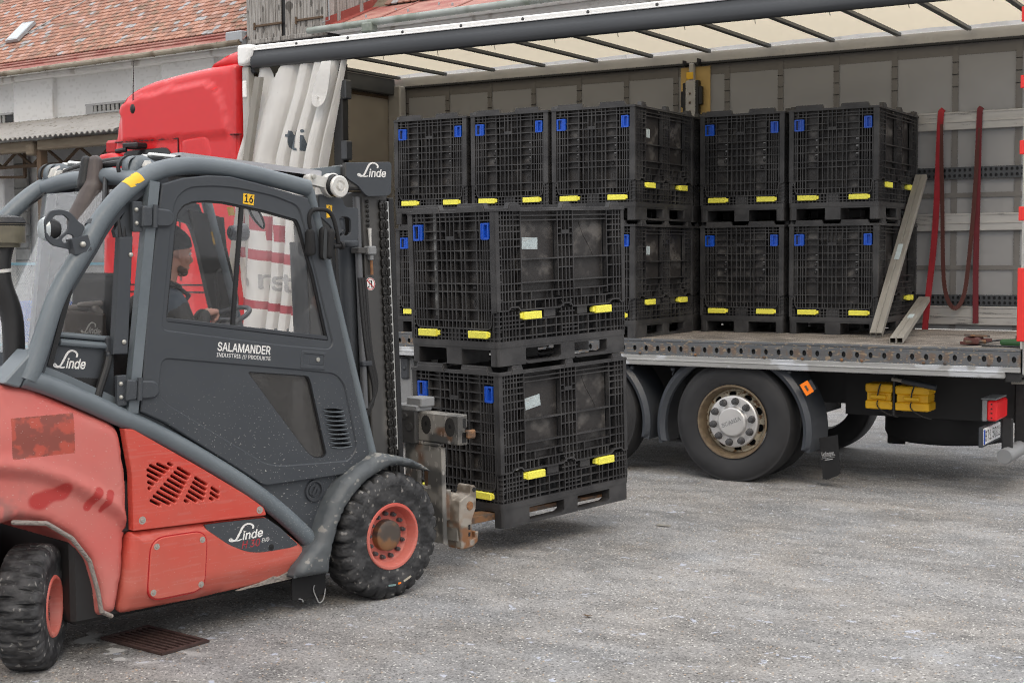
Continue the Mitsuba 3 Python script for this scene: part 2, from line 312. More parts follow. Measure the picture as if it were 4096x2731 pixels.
P('mat_bag', (0.045, 0.036, 0.031), 0.5)
scene['mat_glass'] = {'type': 'thindielectric', 'int_ior': 1.5}
scene['mat_tint'] = {'type': 'twosided', 'bsdf': {'type': 'principled', 'base_color': rgb((0.03, 0.033, 0.035)), 'roughness': 0.12, 'specular': 0.6}}
# crates
def crate_black(p, n, uv):
    w = fbm(p.x * 7, p.y * 7, p.z * 7, 3); return mix((0.026, 0.0255, 0.027), (0.050, 0.049, 0.050), smoothstep(0.35, 0.72, w))
P('mat_crate', crate_black, 0.45, spec=0.5)
def crate_panel(p, n, uv):
    w = fbm(p.x * 9, p.y * 9, p.z * 9, 4); d = smoothstep(0.50, 0.75, w)
    return mix((0.030, 0.0275, 0.027), (0.105, 0.098, 0.092), d)
P('mat_crate_panel', crate_panel, 0.45, spec=0.4)
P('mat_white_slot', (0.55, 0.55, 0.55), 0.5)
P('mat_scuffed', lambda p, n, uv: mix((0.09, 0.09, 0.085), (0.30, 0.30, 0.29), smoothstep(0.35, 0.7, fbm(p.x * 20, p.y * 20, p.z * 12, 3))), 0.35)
P('mat_blue_latch', (0.012, 0.085, 0.50), 0.35, spec=0.5)
P('mat_yellow_clip', (0.86, 0.80, 0.10), 0.4)
P('mat_label', lambda p, n, uv: mix((0.46, 0.53, 0.54), (0.36, 0.43, 0.45), fbm(p.x * 30, p.y * 30, p.z * 30, 2)), 0.5)
# truck
P('mat_truck_red', (0.60, 0.018, 0.022), 0.22, spec=0.6, clearcoat=0.6, clearcoat_gloss=0.9)
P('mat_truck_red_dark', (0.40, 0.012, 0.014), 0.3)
P('mat_white_roof', (0.82, 0.82, 0.81), 0.4)
P('mat_track_grey', lambda p, n, uv: mix((0.042, 0.046, 0.052), (0.062, 0.066, 0.072), fbm(p.x * 1.5, p.y * 9, p.z * 9, 2)), 0.38, metal=0.2)
def curtain(p, n, uv):
    # flat print: red bands and lettering ground on a white tarpaulin, scuffed
    w = fbm(p.x * 5, p.y * 5, p.z * 5, 3); c = mix((0.66, 0.65, 0.63), (0.56, 0.55, 0.53), w)
    sag = -0.12 * (p.x + 4.9)
    z1 = p.z - sag
    band = smoothstep(2.085, 2.095, z1) * smoothstep(2.245, 2.235, z1) * smoothstep(-4.72, -4.76, p.x)
    band = dr.maximum(band, smoothstep(1.795, 1.803, z1) * smoothstep(1.905, 1.897, z1))
    band = dr.maximum(band, smoothstep(1.315, 1.322, z1) * smoothstep(1.402, 1.395, z1))
    return mix(c, (0.36, 0.035, 0.055), band * 0.95)
P('mat_curtain', curtain, 0.45, spec=0.4)
P('mat_curtain_red', (0.36, 0.035, 0.055), 0.45, spec=0.4)
P('mat_grey_print_dark', (0.09, 0.11, 0.13), 0.5)
P('mat_track_light', (0.20, 0.205, 0.21), 0.5)
P('mat_tarp_inside', lambda p, n, uv: mix((0.25, 0.252, 0.258), (0.31, 0.312, 0.318), fbm(p.x * 2, p.y * 2, p.z * 3, 3)), 0.6)
P('mat_strap_grey', (0.155, 0.148, 0.142), 0.65)
scene['mat_roof_tarp'] = {'type': 'principledthin', 'base_color': rgb((0.83, 0.74, 0.58)), 'roughness': 0.6, 'diff_trans': 0.9, 'spec_trans': 0.0}
P('mat_bulkhead', lambda p, n, uv: mix(mix((0.30, 0.27, 0.22), (0.24, 0.21, 0.175), fbm(p.x, p.y * 3, p.z * 5, 3)), (0.06, 0.05, 0.045), smoothstep(0.60, 0.75, fbm(p.y * 6, p.z * 14, 3.0, 3)) * smoothstep(3.0, 2.2, p.z)), 0.6)
def alu(p, n, uv):
    s = noise(p.x * 9, p.z * 160, p.y * 9); w = fbm(p.x * 4, p.z * 24, p.y * 4, 3); c = mix((0.50, 0.49, 0.47), (0.36, 0.35, 0.335), w)
    return mix(c, (0.10, 0.10, 0.10), smoothstep(0.62, 0.74, w * 0.5 + s * 0.5) * 0.8)
P('mat_aluminium_board', alu, 0.42, metal=0.35)
P('mat_alu_beam', lambda p, n, uv: mix((0.45, 0.44, 0.42), (0.36, 0.35, 0.33), fbm(p.x * 3, p.z * 20, p.y * 3, 3)), 0.45, metal=0.2)
P('mat_plank', lambda p, n, uv: mix((0.30, 0.285, 0.255), (0.215, 0.20, 0.175), fbm(p.x * 30, p.y * 3, p.z * 3, 3)), 0.5, metal=0.15)
def rail(p, n, uv):
    w = fbm(p.x * 5, p.y * 5, p.z * 30, 3); c = mix((0.085, 0.092, 0.102), (0.15, 0.155, 0.16), w)
    hx = p.x * 9.52 + 0.5; fx = (hx - dr.floor(hx) - 0.84) ; fx = fx - dr.round(fx)
    r = dr.sqrt(dr.square(fx / 9.52) + dr.square((p.z - 1.062) * 0.8)); on = cell_rand(dr.round(p.x * 9.52), 3.0)
    rust = smoothstep(0.046, 0.024, r + 0.016 * noise(p.x * 60, p.z * 60)) * dr.select(on > 0.35, 1.0, 0.2)
    c = mix(c, (0.17, 0.105, 0.06), rust * 0.6)
    return mix(c, (0.42, 0.30, 0.18), smoothstep(0.77, 0.82, noise(p.x * 45, p.z * 120)) * 0.5)
P('mat_rail', rail, 0.45, metal=0.2)
P('mat_rail_alu', lambda p, n, uv: mix(mix((0.40, 0.40, 0.39), (0.27, 0.27, 0.265), fbm(p.x * 3, p.z * 40, 1.0, 3)), (0.52, 0.54, 0.57), smoothstep(0.60, 0.72, fbm(p.x * 5, p.z * 8, 4.0, 3)) * 0.8), 0.42, metal=0.3)
def deck(p, n, uv):
    g = noise(p.x * 4, p.y * 55); w = fbm(p.x * 3, p.y * 3, 1.0, 4); c = mix((0.10, 0.088, 0.078), (0.21, 0.188, 0.168), smoothstep(0.3, 0.75, w * 0.7 + g * 0.3))
    return mix(c, (0.36, 0.32, 0.28), smoothstep(0.66, 0.78, noise(p.x * 8, p.y * 40 + 3)) * 0.5)
P('mat_deck', deck, 0.6)
P('mat_chassis', (0.018, 0.018, 0.019), 0.6)
P('mat_fender', (0.050, 0.056, 0.066), 0.42)
def wheel_disc(p, n, uv):
    w = fbm(p.x * 22, p.y * 22, p.z * 22, 3); c = mix((0.42, 0.39, 0.32), (0.33, 0.28, 0.19), w)
    return mix(c, (0.13, 0.065, 0.028), smoothstep(0.52, 0.62, fbm(p.x * 40 + 3, p.y * 40, p.z * 40, 3) * 0.6 + 0.4 * w))
P('mat_wheel_disc', wheel_disc, 0.5)
P('mat_wheel_rim', lambda p, n, uv: mix((0.20, 0.155, 0.10), (0.10, 0.07, 0.045), fbm(p.x * 25, p.y * 25, p.z * 25, 3)), 0.5)
P('mat_hub_steel', (0.62, 0.61, 0.60), 0.36, metal=0.55)
P('mat_nut', (0.055, 0.055, 0.058), 0.4)
P('mat_chock', lambda p, n, uv: mix((0.80, 0.46, 0.01), (0.52, 0.27, 0.01), fbm(p.x * 9, p.y * 9, p.z * 9, 3)), 0.5)
P('mat_orange', (0.95, 0.22, 0.015), 0.4)
P('mat_lamp_red', (0.75, 0.02, 0.025), 0.2)
P('mat_reflect_red', (0.72, 0.03, 0.025), 0.4)
P('mat_plate_white', (0.62, 0.63, 0.64), 0.4)
P('mat_plate_blue', (0.03, 0.08, 0.40), 0.4)
P('mat_strap_red', lambda p, n, uv: mix((0.36, 0.012, 0.022), (0.20, 0.012, 0.018), fbm(p.x * 12, p.y * 12, p.z * 5, 3)), 0.7)
P('mat_strap_dark_red', lambda p, n, uv: mix((0.17, 0.014, 0.022), (0.10, 0.012, 0.018), fbm(p.x * 12, p.y * 12, p.z * 5, 3)), 0.7)
P('mat_strap_brown', (0.10, 0.035, 0.03), 0.7)
P('mat_ply_yellow', (0.52, 0.36, 0.13), 0.6)
P('mat_green', (0.03, 0.10, 0.03), 0.6)
# person
P('mat_skin', lambda p, n, uv: mix((0.50, 0.27, 0.20), (0.42, 0.20, 0.145), fbm(p.x * 25, p.y * 25, p.z * 25, 2)), 0.5)
P('mat_beard', (0.10, 0.06, 0.045), 0.8)
P('mat_knit', (0.010, 0.0095, 0.0095), 0.9, bump=lambda p, n, uv: noise(p.x * 160, p.y * 160, p.z * 240), bscale=0.004)
P('mat_jacket', lambda p, n, uv: mix((0.012, 0.012, 0.013), (0.024, 0.023, 0.023), fbm(p.x * 9, p.y * 9, p.z * 9, 3)), 0.7)
P('mat_jacket_blue', (0.030, 0.046, 0.066), 0.7)
P('mat_seat', (0.016, 0.016, 0.017), 0.6)
# building
TILES = []
for i, (c0, c1) in enumerate([((0.37, 0.185, 0.13), (0.28, 0.135, 0.095)), ((0.43, 0.235, 0.17), (0.34, 0.175, 0.125)), ((0.30, 0.165, 0.125), (0.21, 0.115, 0.085)), ((0.36, 0.355, 0.37), (0.28, 0.265, 0.26)), ((0.46, 0.29, 0.24), (0.37, 0.21, 0.17))]):
    TILES.append(P(f'mat_tile_{i}', (lambda c0, c1: lambda p, n, uv: mix(mix(c0, c1, fbm(p.x * 9, p.y * 9, p.z * 9, 3)), (0.16, 0.13, 0.09), smoothstep(0.58, 0.72, fbm(p.x * 5, p.y * 5, p.z * 5 + 3, 3)) * 0.6))(c0, c1), 0.75))
def plaster(p, n, uv):
    w = fbm(p.x * 1.3, p.y * 1.3, p.z * 1.3, 4); s = noise(p.x * 5, p.z * 0.9, p.y * 5); c = mix((0.70, 0.70, 0.69), (0.61, 0.61, 0.60), w)
    c = mix(c, (0.36, 0.335, 0.30), smoothstep(0.72, 0.86, s) * smoothstep(4.5, 6.4, p.z) * 0.7)
    return mix(c, (0.42, 0.41, 0.39), smoothstep(0.66, 0.74, noise(p.x * 14, p.y * 14, p.z * 14)) * 0.22)
P('mat_plaster', plaster, 0.8)
P('mat_plaster_grey', lambda p, n, uv: mix((0.40, 0.40, 0.40), (0.30, 0.30, 0.30), fbm(p.x * 3, p.y * 3, p.z * 3, 4)), 0.85)
def old_wood(p, n, uv):
    g = noise(p.x * 55 + 3 * noise(p.x * 6, p.z * 1.5), p.y * 55, p.z * 2.2); w = fbm(p.x * 4, p.y * 4, p.z * 1.2, 3)
    c = mix((0.17, 0.158, 0.145), (0.36, 0.345, 0.325), smoothstep(0.25, 0.75, g * 0.6 + w * 0.4)); return mix(c, (0.05, 0.045, 0.04), smoothstep(0.72, 0.80, noise(p.x * 13, p.y * 13, p.z * 5)) * 0.8)
P('mat_old_wood', old_wood, 0.85)
P('mat_beam_wood', lambda p, n, uv: mix((0.12, 0.09, 0.06), (0.21, 0.175, 0.13), fbm(p.x * 3, p.y * 3, p.z * 18, 3)), 0.85)
P('mat_red_sheet', lambda p, n, uv: mix((0.27, 0.085, 0.07), (0.36, 0.185, 0.15), smoothstep(0.3, 0.7, fbm(p.x * 2.2, p.y * 2.2, p.z * 5, 4))), 0.6)
P('mat_red_flashing', lambda p, n, uv: mix((0.22, 0.035, 0.028), (0.27, 0.07, 0.055), fbm(p.x * 4, p.y * 4, p.z * 4, 3)), 0.55)
P('mat_gutter', lambda p, n, uv: mix((0.34, 0.37, 0.35), (0.19, 0.22, 0.185), smoothstep(0.35, 0.7, fbm(p.x * 3, p.y * 3, p.z * 3, 3))), 0.5, metal=0.2)
P('mat_gutter_old', lambda p, n, uv: mix((0.26, 0.23, 0.18), (0.13, 0.10, 0.07), smoothstep(0.35, 0.7, fbm(p.x * 3, p.y * 3, p.z * 3, 3))), 0.7)
P('mat_fibre_cement', lambda p, n, uv: mix(mix((0.215, 0.20, 0.185), (0.31, 0.30, 0.285), fbm(p.x * 4, p.y * 4, p.z * 4, 4)), (0.10, 0.09, 0.065), smoothstep(0.62, 0.74, fbm(p.x * 9, p.y * 9, p.z * 9, 3)) * 0.7), 0.9)
P('mat_zinc', (0.36, 0.38, 0.40), 0.4, metal=0.3)
P('mat_roof_glass', (0.42, 0.46, 0.48), 0.12, spec=0.7)
P('mat_rust_beam', (0.10, 0.065, 0.04), 0.8)
P('mat_teal', (0.11, 0.24, 0.30), 0.5)
P('mat_wire', (0.40, 0.42, 0.42), 0.5, metal=0.3)
P('mat_barrel', (0.012, 0.075, 0.42), 0.35)
P('mat_stone', lambda p, n, uv: mix((0.22, 0.22, 0.21), (0.36, 0.36, 0.35), noise(p.x * 9, p.y * 9, p.z * 9)), 0.9)

# ---------------------------------------------------------------- the long farm building behind: s along its wall, o out from it, z up
BO = np.array([-20.864, 13.162, 0.0]); BS = np.array([0.99697, -0.07776, 0]); BN = np.array([-0.07776, -0.99697, 0]); BM = np.array([BS, BN, FU])
def bl(m): return BO + m[0] @ BM, m[1][:, ::-1]          # (s, o, z): left-handed, so the winding turns
def bwall(m): return BO + np.c_[m[0][:, 0], m[0][:, 2], m[0][:, 1]] @ BM, m[1]   # outline (s, z), depth out from the wall
H = thing('farm_building', 'long white farm building with old tiled roof and grey wooden hayloft dormer', 'building')
w = put('wall', bl(cat(box(-9, 26, -0.6, 0.0, 0, 6.35), box(-9, 26, -6.0, -5.9, 0, 9.5), box(-9, 4.86, -0.62, 0.43, 6.362, 6.50), box(7.2, 26, -0.62, 0.60, 6.362, 6.44))), 'mat_plaster', H, smooth=False)
for s0, s1 in ((-6.4, -5.05), (-3.93, -2.34), (1.66, 3.4), (9.0, 10.6), (14.0, 15.6)):
    put('pilaster', bl(cbox(s0, s1, -0.02, 0.13, 0, 6.24, 0.015)), 'mat_plaster', w, smooth=False)
put('cornice', [bl(cbox(-9, 4.84, -0.02, 0.28, 6.24, 6.36, 0.03)), bl(cbox(7.3, 26, -0.02, 0.28, 6.24, 6.36, 0.03))], 'mat_plaster', w, smooth=False)
for s0, s1, z0, z1 in ((-1.18, 0.35, 5.28, 5.52), (-5.0, -4.12, 5.0, 5.52)):
    fr = put('window', bl(cat(box(s0, s1, 0.004, 0.02, z0, z1))), 'mat_black', H, smooth=False)
    put('frame', [bl(box(s0, s1, 0.02, 0.06, z1 - 0.05, z1)), bl(box(s0, s1, 0.02, 0.06, z0, z0 + 0.04)), bl(box(s0, s0 + 0.27, 0.02, 0.05, z0, z1))], 'mat_plaster_grey', fr, smooth=False)
    put('louvre', [bl(box(s0 + 0.3 + 0.16 * k, s0 + 0.4 + 0.16 * k, 0.02, 0.04, z0 + 0.04, z1 - 0.05)) for k in range(int((s1 - s0 - 0.4) / 0.16))], 'mat_stone', fr, smooth=False, kind='stuff')
# roof of the left part: bare slope, metal eaves strip, plain tiles
PIT = math.radians(44); cu, su = math.cos(PIT), math.sin(PIT)
def slope(s, t, up=0.0): return np.array([s, 0.40 - t * cu + up * su, 6.62 + t * su + up * cu])
def quad(*p): return np.array(p, float), np.array([[0, 1, 2], [0, 2, 3]])
rf = put('roof', bl(quad(slope(-9, -0.05), slope(4.86, -0.05), slope(4.86, 5), slope(-9, 5))), 'mat_beam_wood', H, smooth=False)
st = []
for k in range(13):
    s0 = -9 + k * 1.066
    st.append(bl(quad((s0, 0.62, 6.43), (s0 + 1.08, 0.62, 6.43), (s0 + 1.08, 0.32, 6.70), (s0, 0.32, 6.70)))); st.append(bl(cbox(s0 - 0.012, s0 + 0.012, 0.30, 0.62, 6.43, 6.45, 0.004)))
st.append(bl(tube([(-9, 0.50, 6.555), (4.8, 0.50, 6.555)], 0.022, 8))); st.append(bl(tube([(-9, 0.41, 6.64), (4.8, 0.41, 6.64)], 0.02, 8)))
put('eaves_strip', st, 'mat_red_sheet', rf, smooth=40, label='rust-red sheet metal strip along the eaves')
def tile_mesh():
    o = np.array([(-0.085, 0.27), (-0.085, 0.03), (-0.06, 0.008), (-0.02, 0.0), (0.02, 0.0), (0.06, 0.008), (0.085, 0.03), (0.085, 0.27)])
    return prism(o, 0.0, 0.024)
tm = tile_mesh(); spots = []
for r in range(24):
    for c in range(70):
        s = 4.74 - c * 0.176 - (0.088 if r % 2 else 0); t = 0.10 + r * 0.150
        if s < -7.2 or t > 1.25 + 0.19 * (4.9 - s): continue
        spots.append((r, s, t))
spots.sort(key=lambda q: (q[2] * 0.6 + (4.9 - q[1]) * 0.12))
def tile_at(s, t, tilt, yaw):
    v = rot(rot(tm, [0, 0, 1], yaw), [1, 0, 0], -tilt)[0]
    X = np.array([1, 0, 0.0]); T = np.array([0, -cu, su]); N = np.array([0, su, cu])
    return (slope(s, t, 0.014) + v[:, :1] * X + v[:, 1:2] * T + v[:, 2:] * N), tm[1]
rest = {}
tj = [dict(mikit.ply(tm, None, smooth=False)) for _ in range(1)][0]
for i, (r, s, t) in enumerate(spots):
    q = nrg.random(); m = 0 if q < 0.36 else 1 if q < 0.64 else 2 if q < 0.84 else 3 if q < 0.93 else 4
    if i < 300:
        Mx = np.eye(4); ty, tl = nrg.normal(0, 0.6), 7.0 + nrg.normal(0, 0.6)
        A = rotm([1, 0, 0], -tl) @ rotm([0, 0, 1], ty); Bm = np.array([[1, 0, 0], [0, -cu, su], [0, su, cu]]).T
        Mx[:3, :3] = BM.T @ Bm @ A; Mx[:3, 3] = BO + slope(s, t, 0.014 + abs(nrg.normal(0, 0.003))) @ BM
        k = share('tile', tj, rf, ST(Mx.tolist())); scene[k]['bsdf'] = {'type': 'ref', 'id': TILES[m]}
    else:
        rest.setdefault(m, []).append(bl(tile_at(s, t, 7.0 + nrg.normal(0, 0.6), nrg.normal(0, 0.6))))
for m, ms in rest.items(): put('far_tiles', ms, TILES[m], rf, smooth=False, kind='stuff')
sk = put('skylight', [bl((slope(0, 0)[None] * 0 + np.array([slope(-4.72 + a * 0.52, 0.98 + b * 0.75, c) for a in (0, 1) for b in (0, 1) for c in (0.05, 0.13)]), CUBEF))], 'mat_zinc', rf, smooth=False)
put('pane', bl(quad(*[slope(-4.72 + a, 0.98 + b, 0.134) for a, b in ((0.04, 0.05), (0.48, 0.05), (0.48, 0.7), (0.04, 0.7))])), 'mat_roof_glass', sk, smooth=False)
gv = [bl(tube([(-9 + 0.69 * k, 0.66, 6.37 + 0.004 * (k % 3)), (-8.32 + 0.69 * k, 0.66, 6.372)], 0.062, 10)) for k in range(20)] + [bl(tube([(-8.32 + 0.69 * k, 0.66, 6.372), (-8.29 + 0.69 * k, 0.66, 6.372)], 0.072, 10)) for k in range(19)]
put('gutter', gv, 'mat_gutter_old', H, label='mossy old gutter under the left tiled roof')
put('gutter_end', bl(cbox(4.35, 4.84, 0.3, 0.66, 6.38, 6.62, 0.02)), 'mat_zinc', H)
put('lightning_cable', bl(tube([slope(-5.6, 0.6, 0.06), slope(-4.3, 1.2, 0.05), slope(-3.0, 2.3, 0.06), slope(-2.2, 3.2, 0.06)], 0.012, 6)), 'mat_wire', rf)
# hayloft dormer: planks in front and on its right cheek, two shutters with strap hinges
dm = put('dormer', [bl(box(4.88, 7.2, -4, 0.50, 6.30, 9.0))], 'mat_black', H, smooth=False, label='grey weathered wooden hayloft dormer')
x = 4.88
while x < 7.2:
    wd = min(0.10 + 0.09 * nrg.random(), 7.2 - x)
    if abs(x + wd / 2 - 6.0) < 0.05: x += 0.06; continue
    z0 = 6.32 + 0.03 * nrg.random(); put('plank', bl(cbox(x + 0.004, x + wd - 0.004, 0.505, 0.535 + 0.012 * nrg.random(), z0, 8.6, 0.006)), 'mat_old_wood', dm, smooth=False); x += wd
put('rail', bl(cbox(4.9, 7.18, 0.5, 0.575, 6.31, 6.40, 0.01)), 'mat_old_wood', dm, smooth=False)
for s0, s1 in ((5.15, 5.94), (6.36, 7.1)):
    hg = put('strap_hinge', [bl(cbox(s0, s1, 0.54, 0.575, 6.655, 6.70, 0.005)), bl(tube([(s0, 0.57, 6.60), (s0, 0.57, 6.75)], 0.022, 8))], 'mat_rust_beam', dm)
y = 0.50
while y > -3.6:
    wd = 0.11 + 0.10 * nrg.random(); z0 = 6.42 + max(0, 0.5 - y) * 0.40
    put('plank', bl(cbox(7.205, 7.235 + 0.02 * nrg.random(), y - wd + 0.004, y - 0.004, z0, 8.6, 0.006)), 'mat_old_wood', dm, smooth=False); y -= wd
# right part of the roof: flat skirt of red sheet, tiles above it, green-grey gutter
sl = math.atan(0.392)
def slope2(s, t, up=0.0): return np.array([s, 0.62 - t * math.cos(sl) + up * math.sin(sl), 6.47 + t * math.sin(sl) + up * math.cos(sl)])
r2 = put('skirt_roof', bl(quad(slope2(7.0, 0), slope2(26, 0), slope2(26, 1.55), slope2(7.0, 1.55))), 'mat_red_sheet', H, smooth=False, label='rust-red sheet metal skirt roof right of the dormer')
put('seam', [bl(tube([slope2(8.6 + 1.9 * k, 0.0, 0.012), slope2(8.6 + 1.9 * k, 1.55, 0.012)], 0.016, 6)) for k in range(9)], 'mat_red_sheet', r2)
put('snow_hook', [bl(cbox(*(np.array([8.0 + k * 0.55, 8.03 + k * 0.55])), *sorted((slope2(0, 0.35 + 0.3 * (k % 2))[1], slope2(0, 0.39 + 0.3 * (k % 2))[1])), slope2(0, 0.35 + 0.3 * (k % 2))[2], slope2(0, 0.35 + 0.3 * (k % 2))[2] + 0.06, 0.005)) for k in range(30)], 'mat_zinc', r2, kind='stuff')
put('flashing', [bl(cat(quad(slope2(7.24, -0.02, 0.01), slope2(7.62, -0.02, 0.01), slope2(7.42, 1.9, 0.01), slope2(7.24, 1.9, 0.01)), quad(slope2(7.245, -0.02, 0.0), slope2(7.245, 1.9, 0.0), slope2(7.245, 1.9, 0.16), slope2(7.245, 0.05, 0.16))))], 'mat_red_flashing', r2, smooth=False)
put('upper_slope', bl(quad(slope2(7.2, 1.5), slope2(26, 1.5), slope2(26, 1.5) + np.array([0, -3, 3]), slope2(7.2, 1.5) + np.array([0, -3, 3]))), 'mat_beam_wood', H, smooth=False)
for r in range(4):
    for c in range(26):
        s = 7.75 + c * 0.176 + (0.088 if r % 2 else 0)
        base = slope2(s, 1.42, 0.03) + np.array([0, -0.105 * r, 0.105 * r]); v = rot(tm, [1, 0, 0], -4.5)[0]; q = nrg.random()
        put('tile', bl((base + v[:, :1] * np.array([1, 0, 0]) + v[:, 1:2] * np.array([0, -0.707, 0.707]) + v[:, 2:] * np.array([0, 0.707, 0.707]), tm[1])), TILES[0 if q < 0.4 else 1 if q < 0.6 else 2 if q < 0.9 else 3], r2, smooth=False)
g2 = put('gutter', [bl(tube([(6.85, 0.72, 6.40), (26, 0.72, 6.40)], 0.068, 14))] + [bl(tube([(7.9 + 0.93 * k, 0.72, 6.40), (7.93 + 0.93 * k, 0.72, 6.40)], 0.074, 14)) for k in range(18)], 'mat_gutter', H, label='green-grey gutter on the right roof')
put('downpipe_outlet', bl(cbox(8.35, 8.62, 0.60, 0.82, 6.20, 6.40, 0.03)), 'mat_gutter', g2)
put('conductor_wire', bl(tube([(7.3, 0.60, 7.4), (7.34, 0.62, 6.58), (7.15, 0.62, 6.55)], 0.012, 6)), 'mat_zinc', H)
# lean-to canopy of corrugated sheets on a timber beam and a rusty truss
CN = thing('lean_to_canopy', 'old grey corrugated canopy with timber beam and rusty truss against the white wall', 'canopy')
ss = np.arange(-9.0, 3.61, 0.177 / 8); pts, f = [], []
for j, (o, z) in enumerate(((0.06, 5.25), (1.5, 4.86), (3.0, 4.45))):
    for k, s in enumerate(ss): pts.append((s, o, z + 0.028 * math.sin(2 * math.pi * s / 0.177)))
nS = len(ss)
for j in range(2):
    for k in range(nS - 1): f += [[j * nS + k, j * nS + k + 1, (j + 1) * nS + k + 1], [j * nS + k, (j + 1) * nS + k + 1, (j + 1) * nS + k]]
v = np.array(pts); f = np.array(f); v2 = v - np.array([0, 0, 0.012]); e = []
for k in range(nS - 1): e += [[2 * nS + k, 2 * nS + k + 1, 3 * nS + 2 * nS + k + 1], [2 * nS + k, 5 * nS + k + 1, 5 * nS + k]]
put('corrugated_sheet', bl((np.vstack([v, v2]), np.vstack([f, f[:, ::-1] + 3 * nS, np.array(e)]))), 'mat_fibre_cement', CN, smooth=40)
put('beam', [bl(cbox(-9, 0.55, 2.62, 2.80, 4.16, 4.40, 0.02)), bl(cbox(0.7, 3.6, 2.62, 2.80, 4.18, 4.40, 0.02)), bl(cbox(0.35, 0.62, 2.55, 2.85, 4.08, 4.35, 0.03))], 'mat_beam_wood', CN, smooth=False)
tr = [bl(bar((-9, 2.0, 3.94), (3.4, 2.0, 3.94), 0.07, 0.07)), bl(bar((-9, 2.0, 4.30), (3.4, 2.0, 4.30), 0.07, 0.07)), bl(bar((-3.2, 1.7, 3.78), (-1.3, 1.7, 3.72), 0.06, 0.06)), bl(bar((-1.3, 1.7, 3.72), (-1.3, 1.7, 4.3), 0.06, 0.06))]
for k in range(10):
    a = -8 + 1.14 * k; tr += [bl(bar((a, 2.0, 4.28), (a + 0.57, 2.0, 3.94), 0.05, 0.05)), bl(bar((a + 0.57, 2.0, 3.94), (a + 1.14, 2.0, 4.28), 0.05, 0.05))]
put('truss', tr, 'mat_rust_beam', CN, smooth=False)
put('post', bl(cbox(-3.05, -2.72, 1.0, 1.3, 0, 4.5, 0.02)), 'mat_plaster', CN, smooth=False)
put('post', bl(cbox(0.6, 0.75, 2.55, 2.75, 0, 4.2, 0.02)), 'mat_rust_beam', CN, smooth=False)
put('back_panel', bl(box(-2.72, 3.4, 0.14, 0.2, 0, 4.7)), 'mat_plaster_grey', CN, smooth=False)
put('stone_panel', [bl(cbox(-4.6 + 0.02 * (k % 3), -3.25, 0.2, 0.28 + 0.03 * (k % 2), 0.3 * k, 0.3 * k + 0.28, 0.02)) for k in range(15)], 'mat_stone', CN, smooth=False)

# ---------------------------------------------------------------- fence and blue drums in front of it
FN = thing('chain_link_fence', 'chain-link fence with teal rails in front of the white farm building', 'fence')
def fen(s, z, o=4.4): return np.array([s, o, z])
for z in (1.73, 0.06): put('rail', bl(bar(fen(-3, z), fen(12, z), 0.05, 0.05)), 'mat_teal', FN, smooth=False)
for s in (0.62, 3.1, 5.6, 8.1): put('post', bl(bar(fen(s, 0), fen(s, 1.75), 0.06, 0.06, up=(1, 0, 0))), 'mat_plaster', FN, smooth=False)
ws = []
for k in range(-20, 130):
    a = -1.5 + 0.075 * k
    for sg in (1, -1):
        s0, s1 = (a, a + 1.6) if sg > 0 else (a + 1.6, a)
        ws.append(bl(bar(fen(s0, 0.08, 4.4 + 0.004 * sg), fen(s1, 1.70, 4.4 + 0.004 * sg), 0.007, 0.007)))
put('wire_mesh', ws, 'mat_wire', FN, smooth=False, kind='stuff')
prof = [(0, 0.01), (0, 0.285), (0.02, 0.295), (0.29, 0.285), (0.305, 0.297), (0.32, 0.285), (0.58, 0.285), (0.595, 0.297), (0.61, 0.285), (0.86, 0.285), (0.88, 0.295), (0.90, 0.285), (0.88, 0.265), (0.88, 0.01)]
drum = lathe(prof, 24, axis=2)
DR = [(1.35, 2.9, 0.56, 'blue plastic drum on the rack at the far left, behind the fence'), (0.15, 2.6, 0.0, 'blue plastic drum on the ground left of the white fence post'), (1.2, 2.6, 0.0, 'blue plastic drum on the ground right of the white fence post'),
      (3.3, 2.2, 1.45, 'left blue drum on the rusty rack behind the fence'), (3.92, 2.2, 1.45, 'middle blue drum on the rusty rack behind the fence'), (4.54, 2.2, 1.45, 'right blue drum on the rusty rack behind the fence, next to the red cab')]
for s, o, z, lab in DR: solo('drum', bl(move(drum, s, o, z)), 'mat_barrel', lab, 'drum', 'blue drums behind the chain-link fence')
RK = thing('storage_rack', 'rusty storage rack carrying blue drums behind the fence', 'rack')
for z in (1.42, 1.05): put('beam', bl(cbox(2.8, 6.0, 1.9, 2.5, z - 0.10, z, 0.01)), 'mat_rust_beam', RK, smooth=False)
put('brace', bl(cbox(2.8, 6.0, 2.52, 2.6, 0.80, 1.0, 0.01)), 'mat_plank', RK, smooth=False)
for s in (2.9, 5.9): put('upright', bl(cbox(s - 0.05, s + 0.05, 1.9, 2.5, 0, 1.9, 0.01)), 'mat_rust_beam', RK, smooth=False)
put('lower_shelf', bl(cbox(0.9, 1.9, 2.5, 3.3, 0.50, 0.56, 0.01)), 'mat_rust_beam', RK, smooth=False)
# ---------------------------------------------------------------- the truck: x along it to the rear, y away, z up
def tsd(m): return np.c_[m[0][:, 0], -m[0][:, 2], m[0][:, 1]], m[1]       # outline in (x, z), depth towards the yard
def trear(m): return m[0][:, [2, 0, 1]], m[1]                               # outline in (y, z), depth to the rear
TK = thing('delivery_truck', 'red truck with white curtain-side body opened along the side, loaded with black boxes', 'truck')
